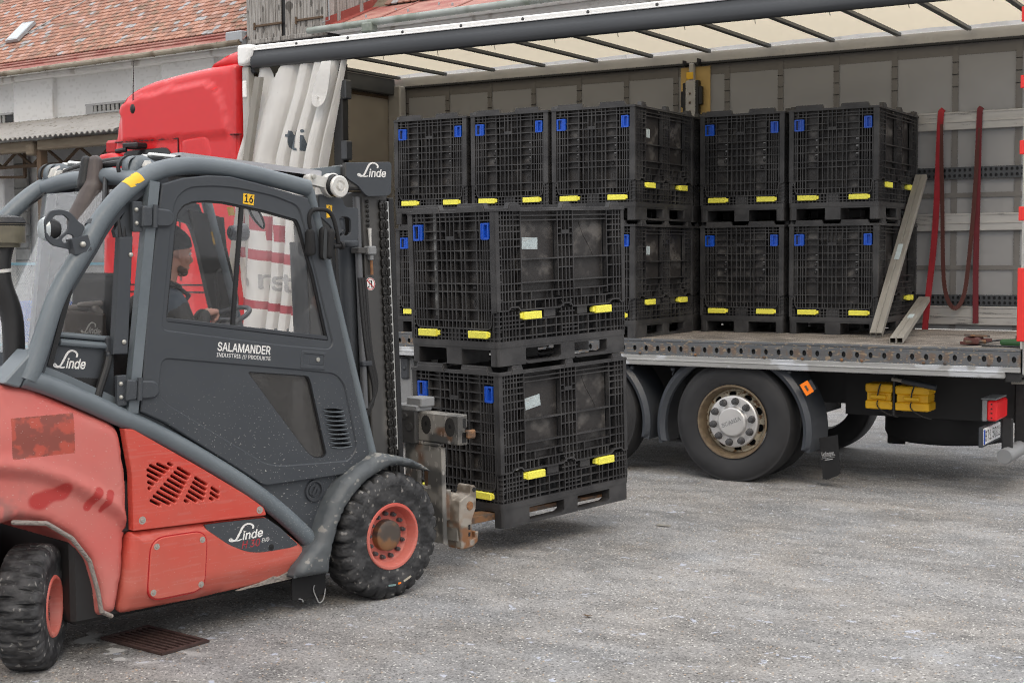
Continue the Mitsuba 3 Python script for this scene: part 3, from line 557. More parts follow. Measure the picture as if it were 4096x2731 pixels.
# cab
def zl(u): return np.interp(u, [-6.76, -6.52, -6.1, -5.66, -5.4], [3.44, 3.50, 3.55, 3.58, 3.57])
def xr(v): return np.interp(v, [1.2, 2.98, 3.217, 3.407, 3.502, 3.58], [-5.20, -5.296, -5.353, -5.411, -5.47, -5.6])
def sstep(a, b, x): t = np.clip((x - a) / (b - a), 0, 1); return t * t * (3 - 2 * t)
def cab_bulge(u, v):
    inside = sstep(-0.012, 0.012, zl(u) - v) * sstep(-0.012, 0.012, xr(v) - u) * sstep(-6.84, -6.76, u + 0.9 * np.maximum(0, v - 3.3))
    low = sstep(3.035, 3.06, v)
    notch = sstep(3.12, 3.10, v) * sstep(-5.60, -5.57, u) * 0.0
    return 0.042 * inside * (0.35 + 0.65 * low) - 0.02 * sstep(-5.30, -5.22, u)
cab_o = fillet([(-7.22, 0.95), (-7.21, 1.36), (-7.176, 2.108), (-7.06, 2.70), (-6.955, 3.06), (-6.895, 3.33), (-6.80, 3.52), (-6.62, 3.605), (-6.43, 3.651), (-6.0, 3.705), (-5.687, 3.735), (-5.215, 3.762), (-5.215, 0.95)][::-1], 0.06, 4)
cb = put('cab', tsd(slab(cab_o, -2.5, 0.0, ref=0.035, rnd=0.10, bulge=cab_bulge)), 'mat_truck_red', TK, smooth=50, label='glossy red cab')
put('roof_spoiler', tsd(slab([(-5.66, 3.72), (-5.17, 3.72), (-5.17, 3.905), (-5.4, 3.855), (-5.6, 3.785)], -2.35, -0.08, ref=0.05, rnd=0.04)), 'mat_truck_red', cb, smooth=50)
gap = [box(-6.90, -5.995, -0.027, 0.05, 3.040, 3.050), box(-6.0, -5.992, -0.027, 0.05, 1.6, 3.05), box(-7.1, -5.3, -0.024, 0.05, 1.553, 1.565), box(-7.1, -5.3, -0.024, 0.05, 1.478, 1.492), box(-5.30, -5.20, -0.012, 0.05, 3.047, 3.054)]
put('panel_gap', gap, 'mat_black', cb, smooth=False)
put('door_indent', tsd(slab(fillet([(-5.97, 2.2), (-5.54, 2.2), (-5.54, 2.9), (-5.585, 3.055), (-5.97, 3.022)], 0.04, 4), 0.0, 0.030, ref=0.06, rnd=0.02)), 'mat_truck_red', cb, smooth=50)
put('side_window', tsd(prism(fillet([(-6.92, 2.15), (-6.05, 2.15), (-6.085, 2.88), (-6.149, 2.962), (-6.743, 2.945), (-6.84, 2.82)], 0.05, 4), 0.0, 0.031)), 'mat_tint', cb, smooth=False)
put('windscreen', [box(-7.24, -7.05, 0.15, 2.35, 1.95, 2.0), (np.array([(-7.19, 0.2, 2.05), (-7.19, 2.3, 2.05), (-7.005, 2.3, 2.92), (-7.005, 0.2, 2.92)]), np.array([[0, 1, 2], [0, 2, 3]]))], 'mat_tint', cb, smooth=False)
put('sun_visor', cbox(-7.12, -6.93, 0.03, 2.47, 2.93, 3.08, 0.03), 'mat_truck_red_dark', cb)
an = put('antenna', [tube([(-6.616, -0.03, 3.40), (-6.60, -0.035, 3.62), (-6.58, -0.04, 3.86)], [0.008, 0.005, 0.003], 6), ball((-6.61, -0.03, 3.375), 0.05, (0.8, 0.6, 1.1))], 'mat_black', cb)
mr = put('mirror', [tsd(slab(fillet([(-6.92, 2.25), (-6.62, 2.25), (-6.60, 2.86), (-6.66, 2.915), (-6.86, 2.90), (-6.93, 2.80)], 0.04, 4), 0.16, 0.30, ref=0.08, rnd=0.03))], 'mat_truck_red', cb, smooth=50)
put('mirror_glass', tsd(prism(fillet([(-6.87, 2.3), (-6.66, 2.3), (-6.65, 2.83), (-6.85, 2.83)], 0.03, 3), 0.30, 0.304)), 'mat_roof_glass', mr, smooth=False)
put('mirror_arm', [cbox(-6.66, -6.44, -0.16, 0.0, 2.96, 3.02, 0.015), tube([(-6.6, -0.15, 2.95), (-6.7, -0.2, 2.93)], 0.025, 8)], 'mat_black', cb)
put('rear_wall', [box(-5.214, -5.17, 0.1, 2.4, 1.0, 3.70)], 'mat_black', cb, smooth=False)
# body: bulkhead, posts, deck, rails
BD = put('body_frame', [cbox(-5.145, -5.065, 0.0, 0.10, 0.98, 3.70, 0.01), cbox(-5.12, -4.95, 2.38, 2.50, 1.14, 3.74, 0.01), cbox(2.25, 2.42, 0.0, 0.14, 0.95, 3.86, 0.01), cbox(2.25, 2.42, 2.38, 2.5, 0.95, 3.86, 0.01)], 'mat_alu_beam', TK, smooth=False)
put('marker_lamp', cbox(-5.13, -5.08, -0.015, 0.005, 3.40, 3.56, 0.006), 'mat_white_roof', BD)
bh = put('bulkhead', box(-5.17, -5.12, 0.05, 2.5, 1.14, 3.80), 'mat_bulkhead', TK, smooth=False)
put('head_beam', [cbox(-5.12, -5.03, 0.05, 2.4, 3.64, 3.82, 0.01)], 'mat_track_grey', bh, smooth=False)
put('trim_strip', cbox(-5.118, -5.11, 0.1, 2.4, 3.60, 3.635, 0.002), 'mat_rust_beam', bh, smooth=False)
put('front_pillar', [cbox(-4.06, -3.95, 0.06, 0.16, 1.14, 3.66, 0.01)], 'mat_black', TK, smooth=False, label='black stake pillar behind the bunched curtain')
put('stake_pocket', [cbox(-3.97, -3.90, 0.05, 0.15, 3.32, 3.5, 0.01), cbox(-3.97, -3.90, 0.05, 0.15, 2.75, 2.93, 0.01)], 'mat_track_grey', TK, smooth=False)
dk = put('deck', box(-5.12, 2.24, 0.02, 2.5, 1.06, 1.128), 'mat_chassis', TK, smooth=False)
for k in range(9): put('board', cbox(-5.11, 2.235, 0.06 + k * 0.27, 0.06 + (k + 1) * 0.27 - 0.004, 1.128, 1.1362, 0.002), 'mat_deck', dk, smooth=False)
put('edge_strip', cbox(-5.11, 2.24, 0.0, 0.055, 1.118, 1.1385, 0.003), 'mat_rail', dk, smooth=False)
holes = []
for k in range(70):
    x = -5.05 + 0.105 * k
    if x < 2.2: holes.append([(x + 0.017 * math.cos(t), 1.062 + 0.0235 * math.sin(t)) for t in np.arange(10) * math.pi / 5])
rl = put('side_rail', [tsd(prism([(-5.14, 1.005), (2.24, 1.005), (2.24, 1.117), (-5.14, 1.117)], -0.008, 0.004, holes=holes))], 'mat_rail', TK, smooth=False, label='grey steel side rail with a row of lashing holes')
put('rail_core', [box(-5.14 + 0.105 * k + 0.11 - 0.03, -5.14 + 0.105 * k + 0.11 + 0.03, 0.03, 0.05, 1.01, 1.11) for k in range(69) if (k * 7919) % 10 < 6], 'mat_rail_alu', rl, smooth=False, kind='stuff')
put('flange', cbox(-5.14, 2.24, -0.007, 0.02, 0.968, 1.006, 0.003), 'mat_rail_alu', rl, smooth=False)
put('lower_rail', [cbox(-5.14, 2.135, -0.03, 0.02, 0.924, 0.966, 0.006), cbox(-5.14, 2.135, -0.034, 0.0, 0.962, 0.974, 0.004)], 'mat_rail_alu', TK, smooth=False, label='bare aluminium lower side rail')
for x in (-4.3, -3.5, -2.6, -1.5, -0.8, -0.3, 0.29, 0.606, 0.921, 1.078, 1.548, 1.704, 2.018): put('rivet', ball((x, -0.008, 1.02), 0.013, (1, 0.6, 1), 10), 'mat_rusty_steel', rl)
put('end_bracket', [box(2.135, 2.24, 0.012, 0.05, 0.90, 0.965)], 'mat_chassis', TK, smooth=False)
# roof: outer track, white edge strip, bows, translucent tarpaulin
prf = [(-0.02, 3.69), (0.0, 3.676), (0.05, 3.68), (0.07, 3.72), (0.07, 3.84), (-0.005, 3.848), (-0.012, 3.80), (-0.03, 3.78), (-0.035, 3.72)]
trk = put('curtain_track', (lambda o: (np.vstack([np.c_[np.full(len(o), x), o] for x in (-5.0, 2.42)]), np.array([[j, (j + 1) % len(o), len(o) + (j + 1) % len(o)] for j in range(len(o))] + [[j, len(o) + (j + 1) % len(o), len(o) + j] for j in range(len(o))])))(np.array(prf)), 'mat_track_grey', TK, smooth=40, label='dark grey curtain track along the roof edge')
put('roof_edge', [cbox(-5.1, 2.42, -0.018, 0.08, 3.845, 3.895, 0.012), cbox(-5.1, 2.42, -0.022, -0.01, 3.843, 3.855, 0.003)], 'mat_white_roof', TK, label='white roof edge strip with a row of screws')
for x in (-4.431, -3.813, -3.186, -2.55, -1.914, -1.277, -0.639, 0.0, 0.64, 1.28): put('screw', move(lathe([(-0.008, 0.001), (-0.008, 0.008), (0.0, 0.016)], 10, axis=1), x, -0.018, 3.868), 'mat_nut', TK)
put('corner_cap', tsd(slab(fillet([(-5.175, 3.715), (-5.10, 3.70), (-5.01, 3.735), (-4.985, 3.80), (-4.965, 3.905), (-5.175, 3.91)], 0.03, 4), -0.3, 0.05, ref=0.04, rnd=0.03)), 'mat_white_roof', TK, smooth=50, label='scuffed white roof corner cap')
n = 90; xs = np.linspace(-5.12, 2.42, n); vv, ff = [], []
for j, y in enumerate(np.linspace(0.06, 2.44, 12)):
    for x in xs: vv.append((x, y, 3.868 + 0.012 * math.sin((x + 3.75) / 0.6265 * 2 * math.pi - 1.57) * (0.4 + 0.6 * math.sin(math.pi * j / 11))))
for j in range(11):
    for k in range(n - 1): a = j * n + k; ff += [[a, a + 1, a + n + 1], [a, a + n + 1, a + n]]
put('roof_tarpaulin', (np.array(vv), np.array(ff)), 'mat_roof_tarp', TK, smooth=True, label='cream translucent roof tarpaulin')
for k in range(-2, 10):
    x = -3.75 + 0.6265 * k; bw = put('roof_bow', [cbox(x - 0.024, x + 0.024, 0.07, 2.44, 3.815, 3.848, 0.004)], 'mat_track_grey', TK, smooth=False)
    put('hanger', [tube([(x, 0.42, 3.82), (x + 0.01, 0.42, 3.79), (x + 0.035, 0.41, 3.70 + 0.02 * nrg.random())], 0.0035, 5), cbox(x - 0.026, x + 0.026, 0.40, 0.43, 3.808, 3.85, 0.003)], 'mat_plank', bw)
def ribbon(path, w, up, th=0.003):
    p = np.array(path, float); t = np.gradient(p, axis=0); t /= np.linalg.norm(t, axis=1, keepdims=True); u = np.cross(t, np.broadcast_to(up, p.shape)); u /= np.linalg.norm(u, axis=1, keepdims=True) + 1e-9; q = np.cross(u, t)
    n = len(p); v = np.vstack([p - u * w / 2, p + u * w / 2, p + u * w / 2 + q * th, p - u * w / 2 + q * th]); f = []
    for i in range(n - 1):
        for a, b in ((0, 1), (1, 2), (2, 3), (3, 0)): f += [[a * n + i, b * n + i, b * n + i + 1], [a * n + i, b * n + i + 1, a * n + i + 1]]
    return v, np.array(f)
pth = [(x, 0.30, 3.806 - 0.035 * abs(math.sin((x + 3.75) / 0.6265 * math.pi)) ** 1.2) for x in np.linspace(-5.0, 2.4, 160)]
wb = put('roof_webbing', ribbon(pth, 0.10, (0, 0.35, 1)), 'mat_strap_dark_red', TK, smooth=60, label='dark red webbing sagging between the roof bows')
put('woven_stripe', ribbon(np.array(pth) + np.array([0, -0.0015, -0.004]), 0.028, (0, 0.35, 1), 0.001), 'mat_strap_grey', wb, smooth=60)
put('rear_track', [cbox(-5.1, 2.48, 2.48, 2.55, 3.738, 3.84, 0.004)], 'mat_alu_beam', TK, smooth=False, label='pale roof beam over the closed back curtain')
put('seal_strip', [cbox(-5.1, 2.48, 2.475, 2.53, 3.716, 3.738, 0.003)], 'mat_chassis', TK, smooth=False)
# closed curtain at the back with sewn-on straps, slat boards and perforated rails
bc = put('back_curtain', box(-5.1, 2.48, 2.53, 2.54, 1.14, 3.72), 'mat_tarp_inside', TK, smooth=False, label='grey closed back curtain seen from inside')
put('hem_band', box(-4.95, 2.48, 2.526, 2.53, 3.615, 3.716), 'mat_strap_grey', bc, smooth=False)
for k in range(-9, 5):
    x = 0.023 + 0.5535 * k; s_ = put('tension_strap', [box(x - 0.027, x + 0.027, 2.52, 2.526, 1.14, 3.715)], 'mat_strap_grey', bc, smooth=False)
    put('buckle_seam', [box(x - 0.028, x + 0.028, 2.517, 2.52, z, z + 0.008) for z in (3.33, 3.44, 3.55)], 'mat_black', s_, smooth=False)
for z in (2.335, 1.68): put('cross_strap', box(-5.0, 2.48, 2.516, 2.52, z, z + 0.042), 'mat_strap_grey', bc, smooth=False)
for z0, z1 in ((2.944, 3.105), (2.034, 2.191), (1.184, 1.353)):
    h = z1 - z0
    for x0, x1 in ((-4.95, -1.52), (-1.36, 2.24)):
        put('slat_board', [cbox(x0, x1, 2.485, 2.513, z0, z1, 0.004), cbox(x0, x1, 2.478, 2.49, z0 + h * 0.40, z0 + h * 0.48, 0.003), cbox(x0, x1, 2.478, 2.49, z1 - 0.018, z1, 0.003)], 'mat_aluminium_board', TK, smooth=False)
for z0, z1 in ((2.501, 2.608), (1.355, 1.456)):
    hs = [[(x + 0.014 * math.cos(t), z + 0.016 * math.sin(t)) for t in np.arange(8) * math.pi / 4] for i in range(36) for x in [0.64 + 0.0455 * i] for z in (z0 + 0.028, z1 - 0.028)]
    pr = put('perforated_rail', tsd(prism([(-1.3, z0), (2.24, z0), (2.24, z1), (-1.3, z1)], -2.505, -2.49, holes=hs)), 'mat_track_grey', TK, smooth=False)
    put('hole_backing', box(-1.3, 2.24, 2.506, 2.51, z0 + 0.005, z1 - 0.005), 'mat_black', pr, smooth=False)
mp = put('middle_pillar', [cbox(-1.49, -1.385, 2.42, 2.5, 1.14, 3.56, 0.01), cbox(-1.46, -1.41, 2.44, 2.5, 3.56, 3.73, 0.006)], 'mat_alu_beam', TK, smooth=False, label='grey stake pillar in front of a yellow board')
put('pillar_board', box(-1.576, -1.258, 2.508, 2.5145, 1.14, 3.70), 'mat_ply_yellow', mp, smooth=False)
put('pillar_edge', [cbox(-1.52, -1.49, 2.43, 2.5, 1.14, 3.54, 0.005), cbox(-1.385, -1.355, 2.43, 2.5, 1.14, 3.56, 0.005), cbox(-1.545, -1.52, 2.44, 2.49, 3.30, 3.46, 0.004), cbox(-1.355, -1.32, 2.44, 2.49, 3.32, 3.5, 0.004), cbox(-1.51, -1.50, 2.4, 2.5, 3.70, 3.76, 0.002), cbox(-1.355, -1.345, 2.4, 2.5, 3.70, 3.77, 0.002)], 'mat_black', mp, smooth=False)
put('pillar_plate', cbox(-1.475, -1.40, 2.412, 2.42, 3.57, 3.64, 0.003), 'mat_sticker_yellow', mp, smooth=False)
put('pillar_slot', [box(-1.447, -1.428, 2.412, 2.42, z, z + 0.02) for z in (3.42, 3.33, 3.24, 3.20, 3.16, 3.12, 3.08, 3.04)], 'mat_rust_beam', mp, smooth=False)
# reflector plates on the rear pillar
for z0, z1 in ((3.47, 3.578), (3.003, 3.095), (2.534, 2.635), (2.062, 2.163), (1.196, 1.724)):
    put('reflector', cbox(2.212, 2.30, -0.012, 0.0, z0, z1, 0.004), 'mat_reflect_red', TK, smooth=False)
put('rear_pillar', cbox(2.235, 2.252, -0.006, 0.10, 1.14, 3.62, 0.003), 'mat_alu_beam', TK, smooth=False)
# the bunched curtain
nu, nz = 260, 60
def edges(z): return np.interp(z, [1.056, 2.807, 3.40, 3.72], [-5.41, -5.289, -5.03, -4.95]), np.interp(z, [1.10, 2.682, 3.683, 3.72], [-4.395, -4.128, -3.885, -3.88])
FOLD = [(0.0, 0.0), (0.07, 0.06), (0.16, -0.01), (0.24, 0.10), (0.34, 0.13), (0.43, 0.07), (0.472, -0.04), (0.53, 0.12), (0.595, 0.10), (0.632, -0.04), (0.69, 0.135), (0.755, 0.11), (0.785, -0.03), (0.845, 0.145), (0.905, 0.12), (0.932, -0.05), (0.97, 0.11), (1.0, 0.0)]
fu, fd = zip(*FOLD)
from scipy.interpolate import PchipInterpolator
FP = PchipInterpolator(fu, fd)
def cy(u, z):
    w = u + 0.012 * math.sin(1.9 * z + 3 * u) * math.sin(math.pi * u)
    top = np.interp(z, [3.0, 3.68], [1.0, 0.62])
    return 0.06 - FP(min(max(w, 0), 1)) * top * (0.85 + 0.15 * math.sin(3 * z)) - 0.003 * math.sin(9 * u + 4 * z)
vv, ff = [], []
for j, z in enumerate(np.linspace(1.02, 3.70, nz)):
    L, R_ = edges(z)
    for k in range(nu):
        u = k / (nu - 1); ztop = 3.70 - (0.16 * math.exp(-((u - 0.2) / 0.07) ** 2) + 0.02 * math.sin(40 * u)) * sstep(3.3, 3.7, z); vv.append((L + (R_ - L) * u, cy(u, z), min(z, ztop)))
for j in range(nz - 1):
    for k in range(nu - 1): a = j * nu + k; ff += [[a, a + 1, a + nu + 1], [a, a + nu + 1, a + nu]]
CU = put('side_curtain', (np.array(vv), np.array(ff)), 'mat_curtain', TK, smooth=True, label='white and red side curtain bunched in folds at the front')
def on_curtain(m, x, z, shear=0.0):
    v = m[0].copy(); X, Z = x + v[:, 0], z + v[:, 1] - 0.10 * v[:, 0]
    tm_ = trimesh.Trimesh(np.c_[X, v[:, 2], Z], m[1], process=False); tv, tf = trimesh.remesh.subdivide_to_size(tm_.vertices, tm_.faces, 0.015, max_iter=10)
    Y = np.array([cy((a - edges(c)[0]) / (edges(c)[1] - edges(c)[0]), c) - 0.006 for a, c in zip(tv[:, 0], tv[:, 2])])
    return np.c_[tv[:, 0], Y, tv[:, 2]], tf
put('lettering', [on_curtain(widen(text('tli', 0.20, 0.001, shear=0.10), 0.235), -4.565, 2.865)], 'mat_grey_print_dark', CU, smooth=False)
put('lettering', [on_curtain(widen(text('nst', 0.175, 0.001, bold=True), 0.42), -4.955, 1.535)], 'mat_grey_print', CU, smooth=False)
put('lettering', [on_curtain(text('n', 0.10, 0.001, bold=True), -5.16, 1.56)], 'mat_grey_print', CU, smooth=False)
put('print_block', [on_curtain(tri_box, -4.86, 2.0) for tri_box in [(np.array([(0, 0, 0), (0.09, 0, 0), (0.09, 0.16, 0), (0, 0.16, 0)], float), np.array([[0, 1, 2], [0, 2, 3]])), (np.array([(0.13, 0, 0), (0.28, 0, 0), (0.28, 0.16, 0), (0.13, 0.16, 0)], float), np.array([[0, 1, 2], [0, 2, 3]]))]], 'mat_curtain_red', CU, smooth=False)
put('tension_pole', [bar((-4.845, -0.10, 3.57), (-5.33, -0.10, 1.3), 0.07, 0.025, up=(0, 1, 0)), bar((-4.81, -0.085, 3.57), (-5.295, -0.085, 1.3), 0.012, 0.05, up=(0, 1, 0))], 'mat_plank', CU, smooth=False, label='bare aluminium tension pole on the curtain edge')
lp = [(-3.995, -0.10, 3.66), (-4.015, -0.12, 3.45), (-4.055, -0.13, 3.31), (-4.085, -0.14, 3.285), (-4.115, -0.13, 3.31), (-4.085, -0.12, 3.45), (-4.02, -0.09, 3.66)]
put('curtain_loop', ribbon(curve(lp, 40), 0.10, (0, 1, 0.0), 0.004), 'mat_curtain', CU, smooth=60)
# running gear
def wheel(x, y, near, parent=TK):
    """One truck wheel; near = the detailed outer face, looking towards -y."""
    tp = [(0.10, 0.285), (0.022, 0.30), (0.008, 0.33), (0.0, 0.385), (0.004, 0.43), (0.02, 0.462), (0.028, 0.470), (0.03, 0.487), (0.05, 0.499), (0.15, 0.504), (0.26, 0.499), (0.28, 0.48), (0.30, 0.40), (0.28, 0.30)]
    def sag(t, r, a, i): z = r * np.sin(a); return np.where((z < -0.484), 0.484 / np.maximum(-np.sin(a), 1e-3), r)
    ty = lathe(tp, 96, axis=1, mod=sag); tv = ty[0].copy(); bulge = np.clip((-tv[:, 2] - 0.40) / 0.09, 0, 1); tv[:, 1] -= 0.014 * bulge * (tv[:, 1] < 0.05)
    w = put('wheel', [(tv + np.array([x, y, 0.484]), ty[1])], 'mat_tyre', parent, smooth=40)
    if not near: return w
    def L(pr, n=64): return move(lathe(pr, n, axis=1), x, y, 0.484)
    put('rim', L([(0.012, 0.300), (0.006, 0.298), (0.006, 0.286), (0.02, 0.278), (0.10, 0.262), (0.125, 0.258), (0.14, 0.25)]), 'mat_wheel_rim', w)
    hs = []
    for k in range(10):
        a = (k + 0.5) * math.pi / 5 + 0.1; c, s = math.cos(a), math.sin(a)
        hs.append([(c * (0.222 + 0.021 * math.cos(t)) - s * 0.034 * math.sin(t), s * (0.222 + 0.021 * math.cos(t)) + c * 0.034 * math.sin(t)) for t in np.arange(12) * math.pi / 6])
    o = [(0.258 * math.cos(t), 0.258 * math.sin(t)) for t in np.arange(64) * math.pi / 32]
    d = prism(o, 0.0, 0.012, holes=hs, back=False); dv = d[0].copy(); rr = np.hypot(dv[:, 0], dv[:, 1]); dv[:, 2] += np.interp(rr, [0.17, 0.258], [0.05, 0.0])
    put('disc', [(np.c_[dv[:, 0] + x, y + 0.115 - dv[:, 2], dv[:, 1] + 0.484], d[1])], 'mat_wheel_disc', w, smooth=35)
    put('dark_drum', L([(0.17, 0.25), (0.16, 0.01)]), 'mat_black', w)
    hub = put('hub_cover', L([(0.075, 0.213), (0.040, 0.211), (0.034, 0.205), (0.030, 0.196), (0.026, 0.135), (0.022, 0.128), (0.010, 0.122), (0.000, 0.114), (-0.004, 0.104), (-0.004, 0.001)]), 'mat_hub_steel', w, label='bright steel hub cover')
    for k in range(10):
        a = (k + 0.5) * math.pi / 5 - 0.15; put('nut', move(lathe([(0.0, 0.031), (-0.004, 0.029), (-0.005, 0.027), (-0.034, 0.0245), (-0.045, 0.018), (-0.048, 0.001)], 14, axis=1), x + 0.168 * math.cos(a), y + 0.026, 0.484 + 0.168 * math.sin(a)), 'mat_nut', hub)
    tx = text('SCANIA', 0.030, 0.003, True); tx = widen(tx, 0.175); tv = rot((tx[0] - np.array([0.0875, 0.015, 0]), tx[1]), [0, 0, 1], 24)
    put('lettering', [(np.c_[tv[0][:, 0] + x, y - 0.003 - tv[0][:, 2], tv[0][:, 1] + 0.484], tv[1])], 'mat_track_light', hub, smooth=False)
    return w
wheel(0.0, 0.03, True); wheel(-1.36, 0.03, False); wheel(0.0, 2.17, False); wheel(-1.36, 2.17, False); wheel(0.0, 0.36, False)
def fender(cx, a0, a1, parent=TK):
    A = np.linspace(math.radians(a0), math.radians(a1), 22); o = [(cx + 0.655 * math.cos(a) * 1.02, 0.43 + 0.655 * math.sin(a)) for a in A]; i = [(cx + 0.585 * math.cos(a) * 1.02, 0.43 + 0.575 * math.sin(a)) for a in A]
    sh = slab(np.array(o + i[::-1])[::(1 if a1 > a0 else -1)], -0.10, -0.02, ref=0.05, rnd=0.03)
    P3 = []; 
    for r0, r1 in ((0.652, 0.64),):
        for a in A: P3.append([(cx + r0 * math.cos(a) * 1.02, y, 0.43 + r0 * math.sin(a)) for y in (0.05, 0.45)])
    P3 = np.array(P3).reshape(-1, 3); f = []
    for k in range(len(A) - 1): f += [[2 * k, 2 * k + 1, 2 * k + 3], [2 * k, 2 * k + 3, 2 * k + 2]]
    return put('mudguard', [tsd(sh), (P3, np.array(f))], 'mat_fender', parent, smooth=40)
fr_ = fender(0.0, -14, 62); fender(0.0, 118, 194); fender(-1.40, -12, 70)
put('mudguard_stay', [ball((-0.905, 0.06, 0.89), 0.02), ball((-0.53, 0.06, 0.89), 0.02), ball((0.475, 0.06, 0.905), 0.02), tube([(-0.53, 0.1, 0.9), (-0.545, 0.08, 0.84)], 0.006, 6)], 'mat_fender', TK)
mf = put('mud_flap', tsd(prism([(0.70, 0.385), (0.85, 0.42), (0.875, 0.118), (0.845, 0.095), (0.765, 0.060), (0.735, 0.065)], -0.135, -0.125)), 'mat_rubber_black', TK, smooth=False)
tx = rot(widen(text('Hofmann.', 0.038, 0.001, True), 0.108), [0, 0, 1], 12); put('lettering', [tsd((tx[0] + np.array([0.728, 0.236, -0.1245]), tx[1])), tsd(prism([(0.722, 0.222), (0.83, 0.246), (0.83, 0.249), (0.722, 0.225)], -0.1245, -0.1235)), tsd(prism([(0.75, 0.212), (0.815, 0.226), (0.815, 0.233), (0.75, 0.219)], -0.1245, -0.1240))], 'mat_grey_print', mf, smooth=False)
def tilted(w, h, d0, d1, x, z): return move(tsd(rot(prism([(-w, -h), (w, -h), (w, h), (-w, h)], d0, d1), [0, 0, 1], 33)), x, 0, z)
og = put('hazard_plate', tilted(0.036, 0.05, 0.012, 0.02, 0.648, 0.79), 'mat_orange', TK, smooth=False, label='small orange plate on the mudguard')
put('plate_print', tilted(0.009, 0.022, 0.02, 0.021, 0.648, 0.79), 'mat_rust_beam', og, smooth=False)
put('plate_holder', tilted(0.042, 0.042, 0.003, 0.01, 0.665, 0.80), 'mat_track_grey', TK, smooth=False)
put('chassis', [box(-5.1, 2.2, 0.78, 0.86, 0.60, 0.92), box(-5.1, 2.2, 1.66, 1.74, 0.60, 0.92), box(-5.1, 2.24, 0.02, 2.5, 0.93, 1.06), box(0.72, 2.2, 0.72, 0.78, 0.52, 0.93), box(-4.9, -2.0, 0.6, 2.0, 0.35, 0.9), box(-0.2, 0.2, 0.3, 2.2, 0.40, 0.56), box(-1.56, -1.16, 0.3, 2.2, 0.40, 0.56), cbox(2.06, 2.18, 0.70, 0.74, 0.30, 0.93, 0.01), cbox(2.05, 2.13, 0.30, 0.34, 0.34, 0.60, 0.01), cbox(2.02, 2.2, 1.95, 2.0, 0.30, 0.9, 0.01)], 'mat_chassis', TK, smooth=False)
sp = lathe([(-0.14, 0.28), (-0.15, 0.40), (-0.13, 0.48), (-0.08, 0.505), (0.08, 0.505), (0.13, 0.48), (0.15, 0.40), (0.14, 0.28), (0.0, 0.27), (-0.14, 0.28)], 64, axis=2)
put('spare_wheel', [move(sp, 1.42, 1.25, 0.44), cbox(1.1, 1.75, 0.9, 1.6, 0.40, 0.62, 0.03)], 'mat_rubber_black', TK)
put('far_mud_flap', box(0.9, 1.05, 1.3, 1.31, 0.22, 0.4), 'mat_rubber_black', TK, smooth=False)
tb = put('tool_box', [cbox(-4.0, -3.17, 0.06, 0.5, 0.33, 0.905, 0.02)], 'mat_track_light', TK, label='grey plastic tool box under the body')
put('latch', [cbox(-3.29, -3.20, 0.035, 0.062, 0.70, 0.90, 0.012), ball((-3.245, 0.035, 0.80), 0.02, (1, 0.6, 1))], 'mat_dark_grey', tb)
put('lever', [tube([(1.24, 0.24, 0.866), (1.32, 0.24, 0.854)], 0.014, 10)], 'mat_plank', TK); put('lever_grip', [tube([(1.32, 0.24, 0.854), (1.58, 0.24, 0.812)], 0.022, 12)], 'mat_dark_grey', TK)
lm = put('tail_lamp', [cbox(1.965, 2.04, 0.195, 0.55, 0.585, 0.735, 0.012)], 'mat_lamp_red', TK, label='red tail lamp')
put('lamp_housing', [cbox(1.93, 1.966, 0.19, 0.56, 0.58, 0.742, 0.008), cbox(1.92, 2.03, 0.2, 0.56, 0.742, 0.752, 0.003)], 'mat_track_light', lm)
put('lamp_bolt', [ball((2.0, 0.194, 0.61 + 0.034 * k), 0.006) for k in range(4)], 'mat_black', lm)
pl = put('number_plate', [cbox(1.955, 1.972, 0.075, 0.635, 0.415, 0.535, 0.004)], 'mat_plate_white', TK, smooth=False, label='white number plate')
put('plate_frame', [cbox(1.94, 1.97, 0.055, 0.655, 0.40, 0.417, 0.004), cbox(1.94, 1.97, 0.055, 0.077, 0.40, 0.55, 0.004), cbox(1.94, 1.956, 0.055, 0.655, 0.40, 0.55, 0.004)], 'mat_dark_grey', pl, smooth=False)
put('plate_band', box(1.972, 1.9735, 0.08, 0.12, 0.42, 0.53), 'mat_plate_blue', pl, smooth=False)
tx = widen(text('BT:L 5001', 0.078, 0.001), 0.47); put('lettering', [trear((tx[0] + np.array([0.135, 0.437, 1.972]), tx[1]))], 'mat_black_print', pl, smooth=False)
put('underrun_bar', [tube([(2.10, 0.18, 0.33), (2.10, 0.2, 0.33), (2.10, 2.3, 0.33)], [0.052, 0.057, 0.057], 24)], 'mat_track_light', TK, label='round grey underrun bar')
put('hose_coupling', [ball((2.30, 0.9, 0.60), 0.05, (1, 1.4, 0.9))], 'mat_sticker_yellow', TK)
put('cross_pin', tube([(2.16, 0.1, 0.895), (2.30, 0.1, 0.895)], 0.018, 10), 'mat_plank', TK)
